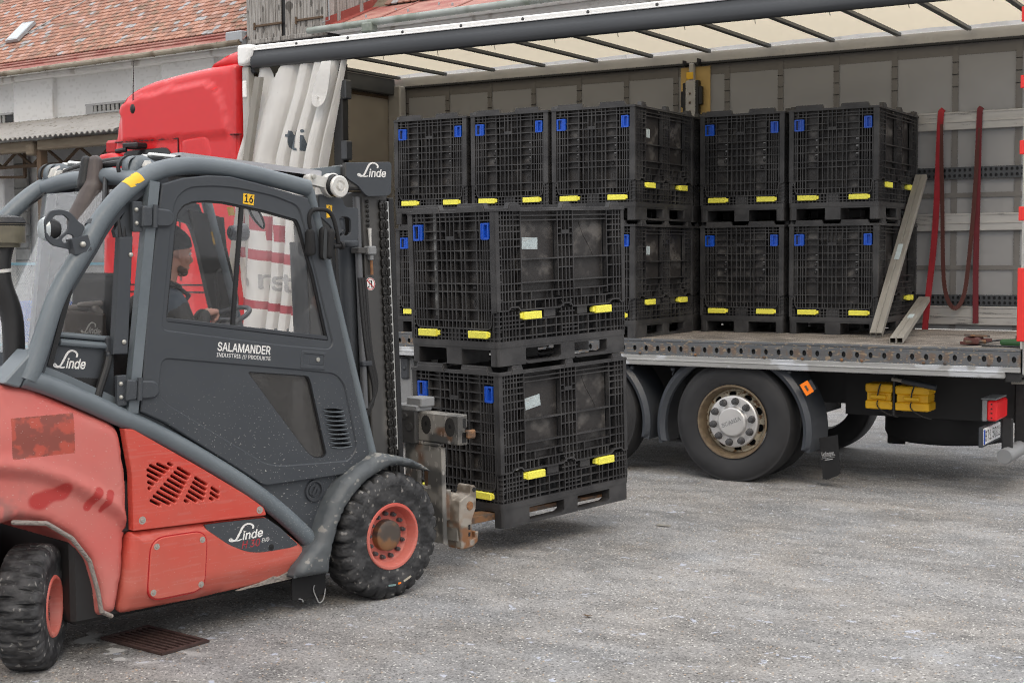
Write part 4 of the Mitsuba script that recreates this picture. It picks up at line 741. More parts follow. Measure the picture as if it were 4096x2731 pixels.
# things carried by the truck
def chock(x0, x1, y, z0, z1, lab):
    c = thing('wheel_chock', lab, 'wheel chock', None); h = (z1 - z0) / 3
    put('block', [cbox(x0, x1, y - 0.05, y + 0.16, z0, z0 + h, 0.008), cbox(x0 + 0.01, x1 - 0.01, y - 0.038, y + 0.16, z0 + h, z0 + 2 * h, 0.006), cbox(x0, x1, y - 0.05, y + 0.16, z0 + 2 * h, z1, 0.008), cbox(x0 + 0.004, x1 - 0.004, y - 0.052, y, z1 - 0.02, z1 - 0.012, 0.002)], 'mat_chock', c)
    m = (x0 + x1) / 2; put('grip', [tube([(m - 0.055, y - 0.05, z0 + 1.5 * h), (m + 0.06, y - 0.05, z0 + 1.45 * h)], 0.019, 12)], 'mat_chock', c)
    put('cord', [tube(curve([(m + 0.02, y - 0.055, z1 + 0.005), (m, y - 0.06, z1 - 0.07), (m, y - 0.06, z1 - 0.11)], 10), 0.006, 6), tube(curve([(m, y - 0.06, z0 + 0.07), (m, y - 0.06, z0 + 0.02), (m + 0.06, y - 0.04, z0 - 0.03), (m + 0.14, y - 0.0, z0 - 0.06)], 14), 0.005, 6)], 'mat_black', c)
chock(1.027, 1.238, 0.30, 0.625, 0.822, 'yellow wheel chock under the truck body, the left one of the pair'); chock(1.262, 1.522, 0.30, 0.622, 0.812, 'wider yellow wheel chock under the truck body, on the right below the grey lever')
put('chock_bracket', [box(1.243, 1.257, 0.26, 0.5, 0.58, 0.93)], 'mat_chassis', TK, smooth=False)
sl1 = thing('lashing_strap', 'bright red lashing strap hanging straight from the top slat board to the deck', 'strap')
put('band', [ribbon(curve([(1.02, 2.512, 3.12), (1.02, 2.485, 3.125), (1.017, 2.470, 3.10), (0.985, 2.465, 2.2), (0.945, 2.440, 1.6), (0.925, 2.360, 1.142)], 40), 0.055, (0, 1, 0))], 'mat_strap_red', sl1, smooth=60)
sl2 = thing('lashing_strap', 'dark red lashing strap hanging near the truck rear down to the lowest slat board', 'strap')
put('band', [ribbon(curve([(1.362, 2.512, 3.12), (1.362, 2.485, 3.125), (1.36, 2.470, 3.10), (1.352, 2.465, 2.4), (1.345, 2.470, 1.9), (1.35, 2.465, 1.20)], 40), 0.05, (0, 1, 0))], 'mat_strap_dark_red', sl2, smooth=60)
sl3 = thing('lashing_strap', 'slack brownish strap hanging in a long loop between the two red straps', 'strap')
put('band', [ribbon(curve([(1.02, 2.460, 3.0), (1.035, 2.455, 2.5), (1.05, 2.450, 2.0), (1.07, 2.430, 1.6), (1.115, 2.420, 1.40), (1.176, 2.415, 1.335), (1.235, 2.420, 1.40), (1.28, 2.430, 1.65), (1.315, 2.445, 2.1), (1.34, 2.455, 2.6), (1.35, 2.460, 2.95)], 60), 0.04, (0.25, 1, 0), 0.002)], 'mat_strap_brown', sl3, smooth=60)
def plank(p0, p1, lab):
    k = thing('load_bar', lab, 'load bar', None); p0, p1 = np.array(p0), np.array(p1); d = (p1 - p0) / np.linalg.norm(p1 - p0); x = np.array([1, 0, 0.0]) - d * d[0]; x /= np.linalg.norm(x); q = np.cross(d, x)
    ms = []
    for a in (-0.026, 0.026): 
        o = fillet([(a - 0.025, -0.024), (a + 0.025, -0.024), (a + 0.025, 0.024), (a - 0.025, 0.024)], 0.003, 2); i = np.array([(a - 0.020, -0.019), (a + 0.020, -0.019), (a + 0.020, 0.019), (a - 0.020, 0.019)])
        m = prism(o, 0.0, float(np.linalg.norm(p1 - p0)), holes=[i]); ms.append((p0 + m[0][:, :1] * x + m[0][:, 1:2] * q + m[0][:, 2:] * d, m[1]))
    put('bar', ms, 'mat_plank', k, smooth=False)
    L = np.linalg.norm(p1 - p0); s = 1 if q[1] < 0 else -1
    m = prism([(-0.022, 0), (0.022, 0), (0.022, 0.19), (-0.022, 0.19)], 0.0, 0.002); put('label', [(p0 + d * L * (0.44 if L > 1.9 else 0.62) + m[0][:, :1] * x + m[0][:, 1:2] * d + q * s * (0.0245 + m[0][:, 2:]), m[1])], 'mat_label', k, smooth=False)
plank((0.905, 0.93, 1.165), (0.876, 2.36, 2.53), 'long aluminium load bar leaning against the back of the truck beside the black boxes'); plank((1.27, 0.24, 1.162), (0.90, 2.42, 1.415), 'aluminium load bar lying low, its hollow end pointing at the yard')
rt = thing('ratchet_tensioner', 'rusty red ratchet tensioner lying on the truck deck', 'ratchet'); put('strap_roll', [cbox(1.76, 1.87, 0.30, 0.50, 1.145, 1.20, 0.012), bar((1.76, 0.28, 1.155), (1.92, 0.46, 1.175), 0.06, 0.02)], 'mat_strap_brown', rt); put('handle', [bar((1.80, 0.30, 1.215), (1.88, 0.50, 1.20), 0.08, 0.015), tube([(1.78, 0.27, 1.165), (1.90, 0.40, 1.165)], 0.014, 8)], 'mat_rusty_steel', rt)
cb_ = thing('cable', 'thin black cable trailing across the truck deck to its rear edge', 'cable'); put('cord', [tube(curve([(1.88, 0.46, 1.15), (1.98, 0.62, 1.165), (2.1, 0.72, 1.17), (2.24, 0.80, 1.20)], 20), 0.008, 6), tube(curve([(1.93, 0.16, 1.146), (2.06, 0.17, 1.147), (2.24, 0.14, 1.146)], 14), 0.008, 6), tube([(2.06, 0.70, 1.175), (2.24, 0.74, 1.178)], 0.022, 8)], 'mat_black', cb_)
gl = thing('glove', 'crumpled green work glove lying at the rear end of the truck deck', 'glove'); put('cloth', [chain_body([(((2.06, 0.28, 1.168), 0.026), ((2.26, 0.20, 1.165), 0.034)), (((2.14, 0.28, 1.165), 0.02), ((2.25, 0.32, 1.16), 0.024))], 0.01)], 'mat_green', gl)
# ---------------------------------------------------------------- the folding box, built once: x across (-0.4..0.4), y in (0..1.2), z up
def cfront(m): return np.c_[m[0][:, 0], -m[0][:, 2], m[0][:, 1]], m[1]                 # outline in (x, z), depth out of the front
def cside(m): return np.c_[m[0][:, 2], m[0][:, 0], m[0][:, 1]], m[1]                    # outline in (y, z), depth = x
def back_of(m): return m[0] * np.array([-1, -1, 1]) + np.array([0, 1.2, 0]), m[1]       # turned half a turn
RT = 0.0036
def vrib(x, z0, z1, d0=-0.036, d1=-0.006): return box(x - RT, x + RT, z0, z1, d0, d1)
def hrib(z, x0, x1, d0=-0.036, d1=-0.008): return box(x0, x1, z - RT, z + RT, d0, d1)
def wire(pts, w, d0, d1):
    o = LineString(pts).buffer(w / 2, cap_style=2, join_style=2); return prism(np.array(o.exterior.coords)[:-1], d0, d1)
F = []
for x in (-.31, -.27, -.242, -.133, -.097, -.045, -.009, .027, .086, .12, .227, .255, .295): F.append(vrib(x, .884, .94))
for x in (-.242, -.133, -.097, .086, .12, .227, .255): F.append(vrib(x, .771, .884))
for x in (-.045, -.009, .027): F.append(vrib(x, .79, .884))
for x in (-.359, -.339, -.317, -.291, -.27, -.242, -.133, -.092, -.043, -.007, .029, .087, .12, .227, .255, .28, .299, .318, .343): F.append(vrib(x, .226 if abs(x) < .33 else .30, .771))
for x in (-.20, -.175, .165, .19, .06, -.07): F.append(vrib(x, .226, .271))
for z in (.911, .884, .771, .702, .644, .579, .50, .45, .339, .271): F.append(hrib(z, -.35 if z > .3 else -.335, .35 if z > .3 else .335))
for a, b in ((-.255, -.048), (.03, .26)): F.append(hrib(.824, a, b))
F.append(box(-.05, .031, .766, .793, -.036, -.006))
F.append(wire([(-.385, .330), (-.352, .328), (-.343, .312), (-.337, .25), (-.325, .230), (-.30, .224), (.30, .224), (.325, .230), (.337, .25), (.343, .312), (.352, .328), (.385, .330)], .009, -.036, -.004))
fl = [cfront(m) for m in F]
fb = [cfront(box(-.35, .35, .30, .94, -.062, -.056)), cfront(box(-.335, .335, .226, .30, -.062, -.056)), cfront(box(-.242, -.133, .226, .94, -.056, -.040)), cfront(box(.12, .227, .226, .94, -.056, -.040))]
kn = [ball((x, .040, z), r, (1, .9, 1), 10) for x, z, r in ((-.165, .60, .014), (-.165, .535, .014), (.20, .60, .013), (.20, .535, .013), (-.15, .47, .015), (.175, .475, .018), (.19, .465, .007), (-.205, .46, .007))]
for cx in (.185, .20): kn.append(cfront(wire([(cx + .022 * math.cos(t), .375 + .03 * math.sin(t)) for t in np.linspace(.6, 5.6, 14)], .006, -.042, -.036)))
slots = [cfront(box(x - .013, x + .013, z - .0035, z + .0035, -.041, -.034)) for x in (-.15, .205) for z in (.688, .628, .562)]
S = []
for y, z0 in ((.053, .335), (.077, .335), (.104, .335), (.132, .355), (.158, .355), (.222, .345), (.554, .335), (.592, .335), (.626, .357), (.660, .357), (.696, .335), (1.024, .335), (1.085, .357), (1.114, .357), (1.146, .335), (1.183, .335)): S.append(vrib(y, z0 + (.07 if y in (.554, 1.024) else 0), .94))
for zs, a, b in (((.911, .884, .848, .812, .766, .72, .645, .581, .496, .449, .389), .012, .222), ((.827, .791), .554, .592), ((.827, .791), .660, .696), ((.719, .643, .582, .497, .443, .389), .554, .696), ((.903, .876, .84, .804, .758, .714, .639, .579, .497, .449, .392), 1.024, 1.19)):
    for z in zs: S.append(hrib(z, a, b))
for a, b in ((.222, .592), (.660, 1.024)):
    for z in (.907, .879, .443, .389): S.append(hrib(z, a, b))
    for z in (.641, .499): S.append(box(a, b, z - .004, z + .004, -.045, -.006))
S += [hrib(z, .592, .66) for z in (.907, .879)] + [box(.594, .66, .79, .815, -.036, -.006)]
for y in (.306, .491, .766, .943): S.append(vrib(y, .389, .443))
for y in (.262, .296, .338, .43, .466, .495, .524, .73, .765, .80, .83, .90, .945, .975, 1.0): S.append(vrib(y, .335, .389))
S += [wire([(.575, .375), (.60, .337)], .006, -.036, -.006), wire([(.675, .375), (.655, .337)], .006, -.036, -.006)]
S.append(wire([(.012, .334), (.10, .334), (.122, .353), (.187, .353), (.207, .332), (.564, .332), (.602, .354), (.661, .354), (.684, .330), (1.03, .330), (1.065, .354), (1.136, .354), (1.155, .334), (1.19, .334)], .009, -.036, -.004))
sl_ = [cside(move(m, 0, 0, .40)) for m in S]
sb = [cside(box(.012, 1.19, .335, .94, .322, .328))]
sp_ = [cside(box(.224, .553, .392, .94, .328, .352)), cside(box(.697, 1.023, .392, .94, .328, .352)), cside(wire([(.80, .86), (.84, .78), (.90, .70), (.93, .65)], .006, .352, .3545))]
# the strap of smaller cells round the base
Bs = []
for y in (.02, .053, .074, .102, .132, .16, .193, .241, .309, .343, .43, .524, .577, .613, .646, .679, .731, .826, .91, .939, .999, 1.05, 1.082, 1.114, 1.143, 1.169, 1.188):
    top = .327 if not (.21 < y < .384 or .88 < y < 1.045) else .27
    if .40 < y < .55 or .70 < y < .87: top = .272
    Bs.append(vrib(y, .147, top))
for z, a, b in ((.302, .012, .212), (.302, .555, .70), (.302, 1.045, 1.19), (.271, .012, 1.19), (.222, .012, 1.19), (.172, .012, 1.19), (.20, .577, .731), (.247, .012, .24)): Bs.append(hrib(z, a, b))
Bs += [box(.425, .53, .278, .324, -.05, -.018), box(.735, .83, .278, .324, -.05, -.018)]
bs = [cside(move(m, 0, 0, .40)) for m in Bs]
Bf = []
for x in np.arange(-.38, .39, .0335): Bf.append(vrib(x, .147, .325 if abs(x) > .352 else .219))
for z in (.30, .272, .24, .21): Bf += [hrib(z, -.392, -.35), hrib(z, .35, .392)]
Bf += [hrib(.166, -.392, .392), hrib(.192, -.14, .14), box(-.06, .045, .15, .219, -.03, -.014)]
bf = [cfront(m) for m in Bf]
bc_ = [box(-.352, .352, .048, 1.152, .147, .16), cfront(box(-.352, .352, .147, .226, -.055, -.048)), cfront(box(-.392, -.345, .147, .33, -.055, -.045)), cfront(box(.345, .392, .147, .33, -.055, -.045)), cside(box(.01, 1.19, .147, .33, .340, .348))]
# pallet: deck, nine feet with rounded corners, three runners
pa = []
deck_o = fillet([(-.398, 0), (.398, 0), (.398, 1.2), (-.398, 1.2)], .035, 6)
pa.append(prism(deck_o, .112, .149)); pa.append(prism(inset(deck_o, .004), .098, .112))
for x0, x1 in ((-.394, -.324), (-.07, .07), (.324, .394)):
    for y0, y1 in ((.004, .247), (.563, .694), (1.005, 1.196)):
        r = [.030 if abs(x) > .38 and (y < .1 or y > 1.1) else .008 for x, y in ((x0, y0), (x1, y0), (x1, y1), (x0, y1))]
        pa.append(prism(fillet([(x0, y0), (x1, y0), (x1, y1), (x0, y1)], r, 4), .0, .112))
    for y0, y1 in ((.247, .563), (.694, 1.005)):
        ru = prism(np.array([(y0 - .01, .012), (y0 - .01, .030), (y0 + .012, .018), (y1 - .03, .018), (y1 + .008, .036), (y1 + .008, -.0), (y0 + .02, -.0)]), 0, x1 - x0); pa.append((np.c_[ru[0][:, 2] + x0, ru[0][:, 0], ru[0][:, 1]], ru[1]))
pm = []
for w in (-.055, .055): pm.append(cfront(wire([(w - .03, .104), (w + .03, .104)], .004, -.004, .002)))
# rim with stacking tabs
def rim_o(L, tabs, lo, dz):
    o = [(0, lo)]; o2 = [(0, .953 - dz)]
    for a, b in tabs: o2 += [(a - .012, .955 - dz), (a, .988 - dz), (b, .988 - dz), (b + .014, .955 - dz)]
    o2.append((L, .953 - dz)); return np.array(o + [(L, lo)] + o2[::-1])
rm = []
tf = [(.07, .30), (.475, .70)]; ts = [(.121, .20), (.602, .662), (1.056, 1.138)]
for dz, d0, d1 in ((0, -.035, .001), (.016, -.03, .0065)):
    a = prism(rim_o(.80, tf, .936, dz), d0, d1, bev=.0015); a = (a[0] - np.array([.40, 0, 0]), a[1]); rm += [cfront(a), back_of(cfront(a))]
    b = prism(rim_o(1.20, ts, .936, dz), .40 + d0, .40 + d1, bev=.0015); rm += [cside(b), back_of(cside(b))]
pst = [prism(fillet([(x0, 0), (x1, 0), (x1, .035), (x0, .035)], (.008 if x0 < 0 else .003, .008 if x0 > 0 else .003, .003, .003), 3), .333, .94) for x0, x1 in ((-.397, -.351), (.351, .397))]
gus = [cside(box(.004, .05, z - .004, z + .004, .36, .395)) for z in (.90, .855, .81, .76, .715, .665, .61, .56, .51, .45, .40)] + [cside(box(.035, .05, .335, .94, .355, .372))]
def latch(x0, x1, flip):
    h = prism(fillet([(x0, .768), (x1, .768), (x1, .868), (x0, .868)], .004, 2), -.034, -.002, holes=[[(x0 + (.012 if not flip else .028), .78), (x1 - (.034 if not flip else .010), .78), (x1 - (.034 if not flip else .010), .858), (x0 + (.012 if not flip else .028), .858)]])
    s = x1 - .030 if not flip else x0 + .004; return [cfront(h), cfront(box(x0 + .004, x1 - .004, .772, .864, -.034, -.022)), cfront(box(s, s + .008, .772, .864, -.004, .003)), cfront(box(s + .014, s + .02, .776, .860, -.004, .001))]
def clip_f(x0, x1): return [cfront(cbox(x0, x1, .168, .212, -.03, .012, .003)), cfront(cbox(x1, x1 + .018, .176, .206, -.03, .0, .003)), cfront(box(x0 + .03, x0 + .04, .206, .2125, .008, .0125)), cfront(box(x1 - .04, x1 - .03, .206, .2125, .008, .0125))]
def clip_s(y0, y1): return [cside(cbox(y0, y1, .273, .319, .37, .413, .003)), cside(cbox(y0 - .02, y0, .281, .312, .37, .402, .003))]
CP = {}
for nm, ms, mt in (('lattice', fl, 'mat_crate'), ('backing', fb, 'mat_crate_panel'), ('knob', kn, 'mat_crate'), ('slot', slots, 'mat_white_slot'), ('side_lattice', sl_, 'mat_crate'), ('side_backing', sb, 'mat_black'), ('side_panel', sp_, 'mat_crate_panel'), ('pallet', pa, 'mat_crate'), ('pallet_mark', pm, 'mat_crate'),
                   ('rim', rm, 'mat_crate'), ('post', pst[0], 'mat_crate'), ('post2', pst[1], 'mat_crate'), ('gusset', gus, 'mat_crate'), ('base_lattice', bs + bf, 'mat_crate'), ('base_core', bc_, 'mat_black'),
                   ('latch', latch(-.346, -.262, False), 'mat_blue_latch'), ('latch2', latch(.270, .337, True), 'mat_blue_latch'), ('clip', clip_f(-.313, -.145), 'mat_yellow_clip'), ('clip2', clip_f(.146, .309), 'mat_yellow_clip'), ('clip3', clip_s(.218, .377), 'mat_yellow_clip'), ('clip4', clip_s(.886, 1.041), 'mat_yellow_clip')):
    CP[nm] = mikit.ply(cat(ms) if isinstance(ms, list) else ms, mt, smooth=False)
for nm, ms in (('lattice_b', [back_of(m) for m in fl]), ('backing_b', [back_of(m) for m in fb]), ('side_lattice_b', [back_of(m) for m in sl_]), ('side_backing_b', [back_of(m) for m in sb + sp_]), ('post_b', back_of(pst[0])), ('post2_b', back_of(pst[1])), ('base_b', [back_of(m) for m in bs + bf])):
    CP[nm] = mikit.ply(cat(ms) if isinstance(ms, list) else ms, 'mat_crate', smooth=False)
LT = mikit.ply(cside(prism([(-.069, -.036), (.069, -.036), (.069, .036), (-.069, .036)], .0, .0015)), 'mat_label', smooth=False)
LP = mikit.ply(cat(*[cside(box(a, a + w, b, b + .004, .0015, .002)) for a, w, b in ((-.062, .075, .024), (-.062, .035, .014), (-.06, .03, -.028), (-.01, .03, -.028), (.05, .006, -.028), (.058, .005, -.028))]), 'mat_grey_print', smooth=False)
def crate(label, M, group=None, sticker=None, pale=False):
    c = thing('folding_box', label, 'box', group); T_ = ST(np.asarray(M, float).tolist())
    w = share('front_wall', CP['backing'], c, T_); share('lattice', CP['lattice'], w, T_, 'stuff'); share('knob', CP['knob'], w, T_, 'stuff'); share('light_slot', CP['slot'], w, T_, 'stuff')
    share('latch', CP['latch'], w, T_); share('latch', CP['latch2'], w, T_); share('post', CP['post'], w, T_); share('post', CP['post2'], w, T_)
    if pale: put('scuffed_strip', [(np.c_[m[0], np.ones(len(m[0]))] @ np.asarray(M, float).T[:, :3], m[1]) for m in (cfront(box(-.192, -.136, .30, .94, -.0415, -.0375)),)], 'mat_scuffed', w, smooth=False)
    w = share('side_wall', CP['side_backing'], c, T_); share('lattice', CP['side_lattice'], w, T_, 'stuff'); share('panel', CP['side_panel'], w, T_); share('gusset', CP['gusset'], w, T_, 'stuff')
    if sticker is not None:
        y, z, a = sticker; A = np.eye(4); A[:3, :3] = rotm([1, 0, 0], a); A[:3, 3] = (.3522, y, z); A = np.asarray(M) @ A
        k = share('paper_label', LT, w, ST(A.tolist())); share('label_print', LP, w, ST(A.tolist()))
    w = share('rear_wall', CP['backing_b'], c, T_); share('lattice', CP['lattice_b'], w, T_, 'stuff'); share('post', CP['post_b'], w, T_); share('post', CP['post2_b'], w, T_)
    w = share('far_side_wall', CP['side_backing_b'], c, T_); share('lattice', CP['side_lattice_b'], w, T_, 'stuff')
    b = share('base', CP['base_core'], c, T_); share('lattice', CP['base_lattice'], b, T_, 'stuff'); share('lattice', CP['base_b'], b, T_, 'stuff')
    for q in ('clip', 'clip2', 'clip3', 'clip4'): share('clip', CP[q], b, T_)
    share('rim', CP['rim'], c, T_); share('pallet', CP['pallet'], c, T_)
    return c
def on_truck(xc, y, lev, yaw=0.0):
    M = np.eye(4); M[:3, :3] = rotm([0, 0, 1], yaw); M[:3, 3] = (xc, y, 1.1375 + 0.9905 * lev); return M
GR = 'black folding boxes loaded on the truck'
crate("upper black box at the left end of the truck's front row, beside the mast", on_truck(-2.932, .03, 1, .4), GR)
crate('upper black box in the middle of the front row on the truck', on_truck(-2.093, .03, 1, -.2), GR)
crate("upper black box at the right end of the truck's front row, side showing", on_truck(-1.263, .03, 1, .2), GR, (.315, .74, 0))
crate("lower black box at the left end of the truck's front row, behind the mast", on_truck(-2.932, .035, 0), GR)
crate("lower black box in the middle of the truck's front row, behind the carried boxes", on_truck(-2.093, .03, 0), GR)
crate("lower black box at the right end of the truck's front row, side showing", on_truck(-1.263, .03, 0, .1), GR, (.315, .735, 0))
crate('upper black box of the rear row, mostly hidden behind the front stack', on_truck(-1.29, 1.26, 1), GR)
crate('lower black box of the rear row, mostly hidden behind the front stack', on_truck(-1.29, 1.26, 0), GR)
crate('upper black box of the rear row between grey pillar and last stack', on_truck(-.425, 1.272, 1, 1.6), GR)
crate('lower black box of the rear row between front stack and last stack', on_truck(-.425, 1.272, 0, 1.0), GR)
crate('upper black box of the last stack on the truck, beside the leaning load bar', on_truck(.412, 1.268, 1, -.3), GR)
crate('lower black box of the last stack on the truck, behind the leaning load bar', on_truck(.418, 1.268, 0, 0), GR)
def on_forks(lev):
    t = 0.0282; A = np.eye(4); A[:3, 0] = FR; A[:3, 1] = FF * math.cos(t) + FU * math.sin(t); A[:3, 2] = FU * math.cos(t) - FF * math.sin(t); A[:3, 3] = FO + FU * 0.1732
    B = np.eye(4); B[2, 3] = .9915 * lev; B[0, 3] = .004 * lev; return A @ B
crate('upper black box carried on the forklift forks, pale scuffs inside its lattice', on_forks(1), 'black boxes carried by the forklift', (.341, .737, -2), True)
crate('lower black box resting on the forklift forks, its paper label stuck on askew', on_forks(0), 'black boxes carried by the forklift', (.336, .742, 8))
# ---------------------------------------------------------------- the forklift: outlines in (b, h), depth a
AC = 0.08
def mir(m): return m[0] * np.array([-1, 1, 1]) + np.array([2 * AC, 0, 0]), m[1][:, ::-1]       # (a, b, h) mirrored across the middle
def sd(m): return m[0][:, [2, 0, 1]], m[1]                                                      # (b, h, a) -> (a, b, h)
def rr(m): return np.c_[m[0][:, 0], -m[0][:, 2], m[0][:, 1]], m[1]                              # outline (a, h), depth towards the rear
def fput(name, mesh, mat, parent, **k): return put(name, fk(mesh if not isinstance(mesh, list) else cat(*mesh)), mat, parent, **k)
FL = thing('forklift', 'red and dark grey forklift with enclosed cab lifting two stacked black boxes', 'forklift')
# counterweight
def cwb(u, v):
    arch = np.interp(u, [-3.27, -3.108, -2.943, -2.801, -2.689, -2.642], [0.95, 0.92, 0.851, 0.764, 0.684, 0.594]); d = v - arch
    return -0.030 * sstep(-0.012, -0.06, d) + 0.014 * np.exp(-(d / 0.035) ** 2) - 0.03 * sstep(1.05, 1.32, v)
cw_o = fillet([(-3.66, 0.42), (-3.50, 0.40), (-3.46, 0.52), (-3.36, 0.655), (-3.17, 0.692), (-3.044, 0.660), (-2.921, 0.575), (-2.837, 0.458), (-2.80, 0.32), (-2.788, 0.188), (-2.695, 0.186), (-2.648, 0.40), (-2.640, 0.60), (-2.641, 0.847), (-2.672, 1.050), (-2.72, 1.088), (-2.93, 1.195), (-3.10, 1.285), (-3.25, 1.312), (-3.5, 1.29), (-3.64, 1.12), (-3.68, 0.8)], 0.03, 4)
cw_o = cw_o if area2(cw_o) > 0 else cw_o[::-1]
CW = fput('counterweight', sd(slab(cw_o, -0.44, 0.60, ref=0.022, rnd=0.055, bulge=cwb)), 'mat_counterweight_red', FL, smooth=60, label='faded red counterweight with rubbed patches and a sticker shadow')
fput('mud_edge', [(lambda P_: (P_[0][:, [1, 0, 2]], P_[1][:, ::-1]))(chain_body([(((b0, 0.585, h0), 0.011), ((b1, 0.585, h1), 0.011)) for (b0, h0), (b1, h1) in zip([(-3.2, .69), (-3.044, .664), (-2.925, .578), (-2.842, .462), (-2.806, .32), (-2.79, .22)], [(-3.044, .664), (-2.925, .578), (-2.842, .462), (-2.806, .32), (-2.79, .22), (-2.74, .19)])], 0.008, 2, 8))], 'mat_mud', CW)
fput('wheel_arch', [sd(prism([(-3.62, 0.4), (-3.46, 0.52), (-3.36, 0.655), (-3.17, 0.69), (-3.044, 0.66), (-2.921, 0.575), (-2.837, 0.458), (-2.80, 0.32), (-2.66, 0.2), (-2.64, 1.0), (-3.6, 1.0)], 0.05, 0.10))], 'mat_black', CW, smooth=False)
fput('hood', [sd(slab(fillet([(-3.62, 1.27), (-2.75, 1.27), (-2.72, 1.30), (-2.90, 1.335), (-3.5, 1.325)], 0.02, 3), -0.40, 0.50, ref=0.06, rnd=0.03))], 'mat_frame_grey', FL, smooth=50, label='grey engine hood top')
# side cover with slanted cooling slots
SL = [(-2.497, 0.871, -2.441, 0.841), (-2.535, 0.868, -2.46, 0.826), (-2.549, 0.849, -2.482, 0.81), (-2.549, 0.823, -2.502, 0.794), (-2.547, 0.791, -2.523, 0.777), (-2.545, 0.762, -2.541, 0.758), (-2.439, 0.866, -2.421, 0.856), (-2.387, 0.839, -2.326, 0.8), (-2.405, 0.822, -2.34, 0.782), (-2.423, 0.806, -2.353, 0.761), (-2.442, 0.789, -2.366, 0.741), (-2.461, 0.772, -2.379, 0.721), (-2.48, 0.755, -2.393, 0.702), (-2.5, 0.738, -2.408, 0.681), (-2.519, 0.721, -2.439, 0.674), (-2.536, 0.703, -2.492, 0.677), (-2.293, 0.781, -2.234, 0.742), (-2.304, 0.761, -2.239, 0.718), (-2.316, 0.741, -2.246, 0.695), (-2.329, 0.721, -2.255, 0.672), (-2.341, 0.7, -2.292, 0.668), (-2.353, 0.679, -2.339, 0.671), (-2.202, 0.722, -2.165, 0.695), (-2.208, 0.698, -2.169, 0.67), (-2.212, 0.672, -2.199, 0.664)]
sh = [np.array(LineString([(a, b), (c, d)]).buffer(0.0066, quad_segs=3).exterior.coords)[:-1] for a, b, c, d in SL]
sc_o = fillet([(-2.666, 1.052), (-2.632, 0.847), (-2.630, 0.573), (-2.137, 0.556), (-1.885, 0.545), (-1.90, 0.585), (-2.0, 0.660), (-2.27, 0.832), (-2.62, 1.046)], [0.004, 0, 0.004, 0, .01, .01, .05, .05, .01], 4)
sc_o = sc_o if area2(sc_o) > 0 else sc_o[::-1]
SC = fput('side_cover', sd(prism(sc_o, 0.565, 0.612, holes=sh, bev=0.004)), 'mat_red', FL, smooth=20, label='bright red side cover with slanted cooling slots')
fput('slot_backing', sd(prism([(-2.62, 0.62), (-2.1, 0.6), (-2.1, 0.75), (-2.4, 0.9), (-2.62, 0.95)], 0.54, 0.545)), 'mat_black', SC, smooth=False)
def screw(b, h, a, r=0.011): return [move(xf(lathe([(0.0, r * 1.7), (0.001, r * 1.7), (0.001, r), (-0.004, r * 0.9), (0.004, r * 0.8), (0.0045, r * .4), (0.002, r * 0.38), (0.002, 0.0005)], 12), lambda v: v), a, b, h)]
for b, h in ((-2.585, 0.617), (-1.927, 0.578)): fput('screw', screw(b, h, 0.612), 'mat_bolt', SC)
# lower step panel, inspection plate and dark emblem patch
sp_o = fillet([(-2.633, 0.563), (-2.688, 0.186), (-2.256, 0.182), (-2.145, 0.187), (-1.718, 0.193), (-1.700, 0.225), (-1.622, 0.315), (-1.665, 0.36), (-1.80, 0.475), (-1.885, 0.536), (-2.137, 0.548)], [.01, .03, 0, 0, .02, .03, .02, .02, .02, .01, 0], 4)
sp_o = sp_o if area2(sp_o) > 0 else sp_o[::-1]
SP = fput('step_panel', sd(slab(sp_o, 0.30, 0.606, ref=0.03, rnd=0.022, bulge=lambda u, v: -0.035 * sstep(0.30, 0.18, v))), 'mat_red', FL, smooth=50, label='red lower side panel, dusty along its bottom edge')
fput('dirt_edge', [sd(prism([(-2.05, 0.186), (-1.72, 0.192), (-1.66, 0.26), (-1.70, 0.245), (-1.80, 0.215), (-1.83, 0.222), (-1.92, 0.20)], 0.565, 0.5885))], 'mat_mud', SP, smooth=False)
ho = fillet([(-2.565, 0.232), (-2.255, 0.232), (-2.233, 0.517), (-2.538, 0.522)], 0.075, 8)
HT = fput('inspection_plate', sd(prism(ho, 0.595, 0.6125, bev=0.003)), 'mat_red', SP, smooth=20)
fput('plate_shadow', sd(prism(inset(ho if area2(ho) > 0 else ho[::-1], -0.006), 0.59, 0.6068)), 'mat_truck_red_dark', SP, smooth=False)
for b, h in ((-2.512, 0.482), (-2.262, 0.478), (-2.275, 0.262), (-2.535, 0.267)): fput('screw', screw(b, h, 0.6125, 0.009), 'mat_bolt', HT)
po = fillet([(-2.243, 0.546), (-2.237, 0.524), (-2.109, 0.429), (-2.006, 0.378), (-1.93, 0.362), (-1.846, 0.359), (-1.737, 0.358), (-1.69, 0.366), (-1.80, 0.470), (-1.885, 0.531), (-2.137, 0.543)], [.004, .02, .03, .05, .03, 0, .01, .01, .02, .01, 0], 5)
EP = fput('emblem_patch', sd(prism(po, 0.59, 0.6075, bev=0.001)), 'mat_body_grey', SP, smooth=False, label='dark grey emblem patch')
fput('cover_screw', screw(-1.858, 0.378, 0.6075, 0.010), 'mat_black', EP)
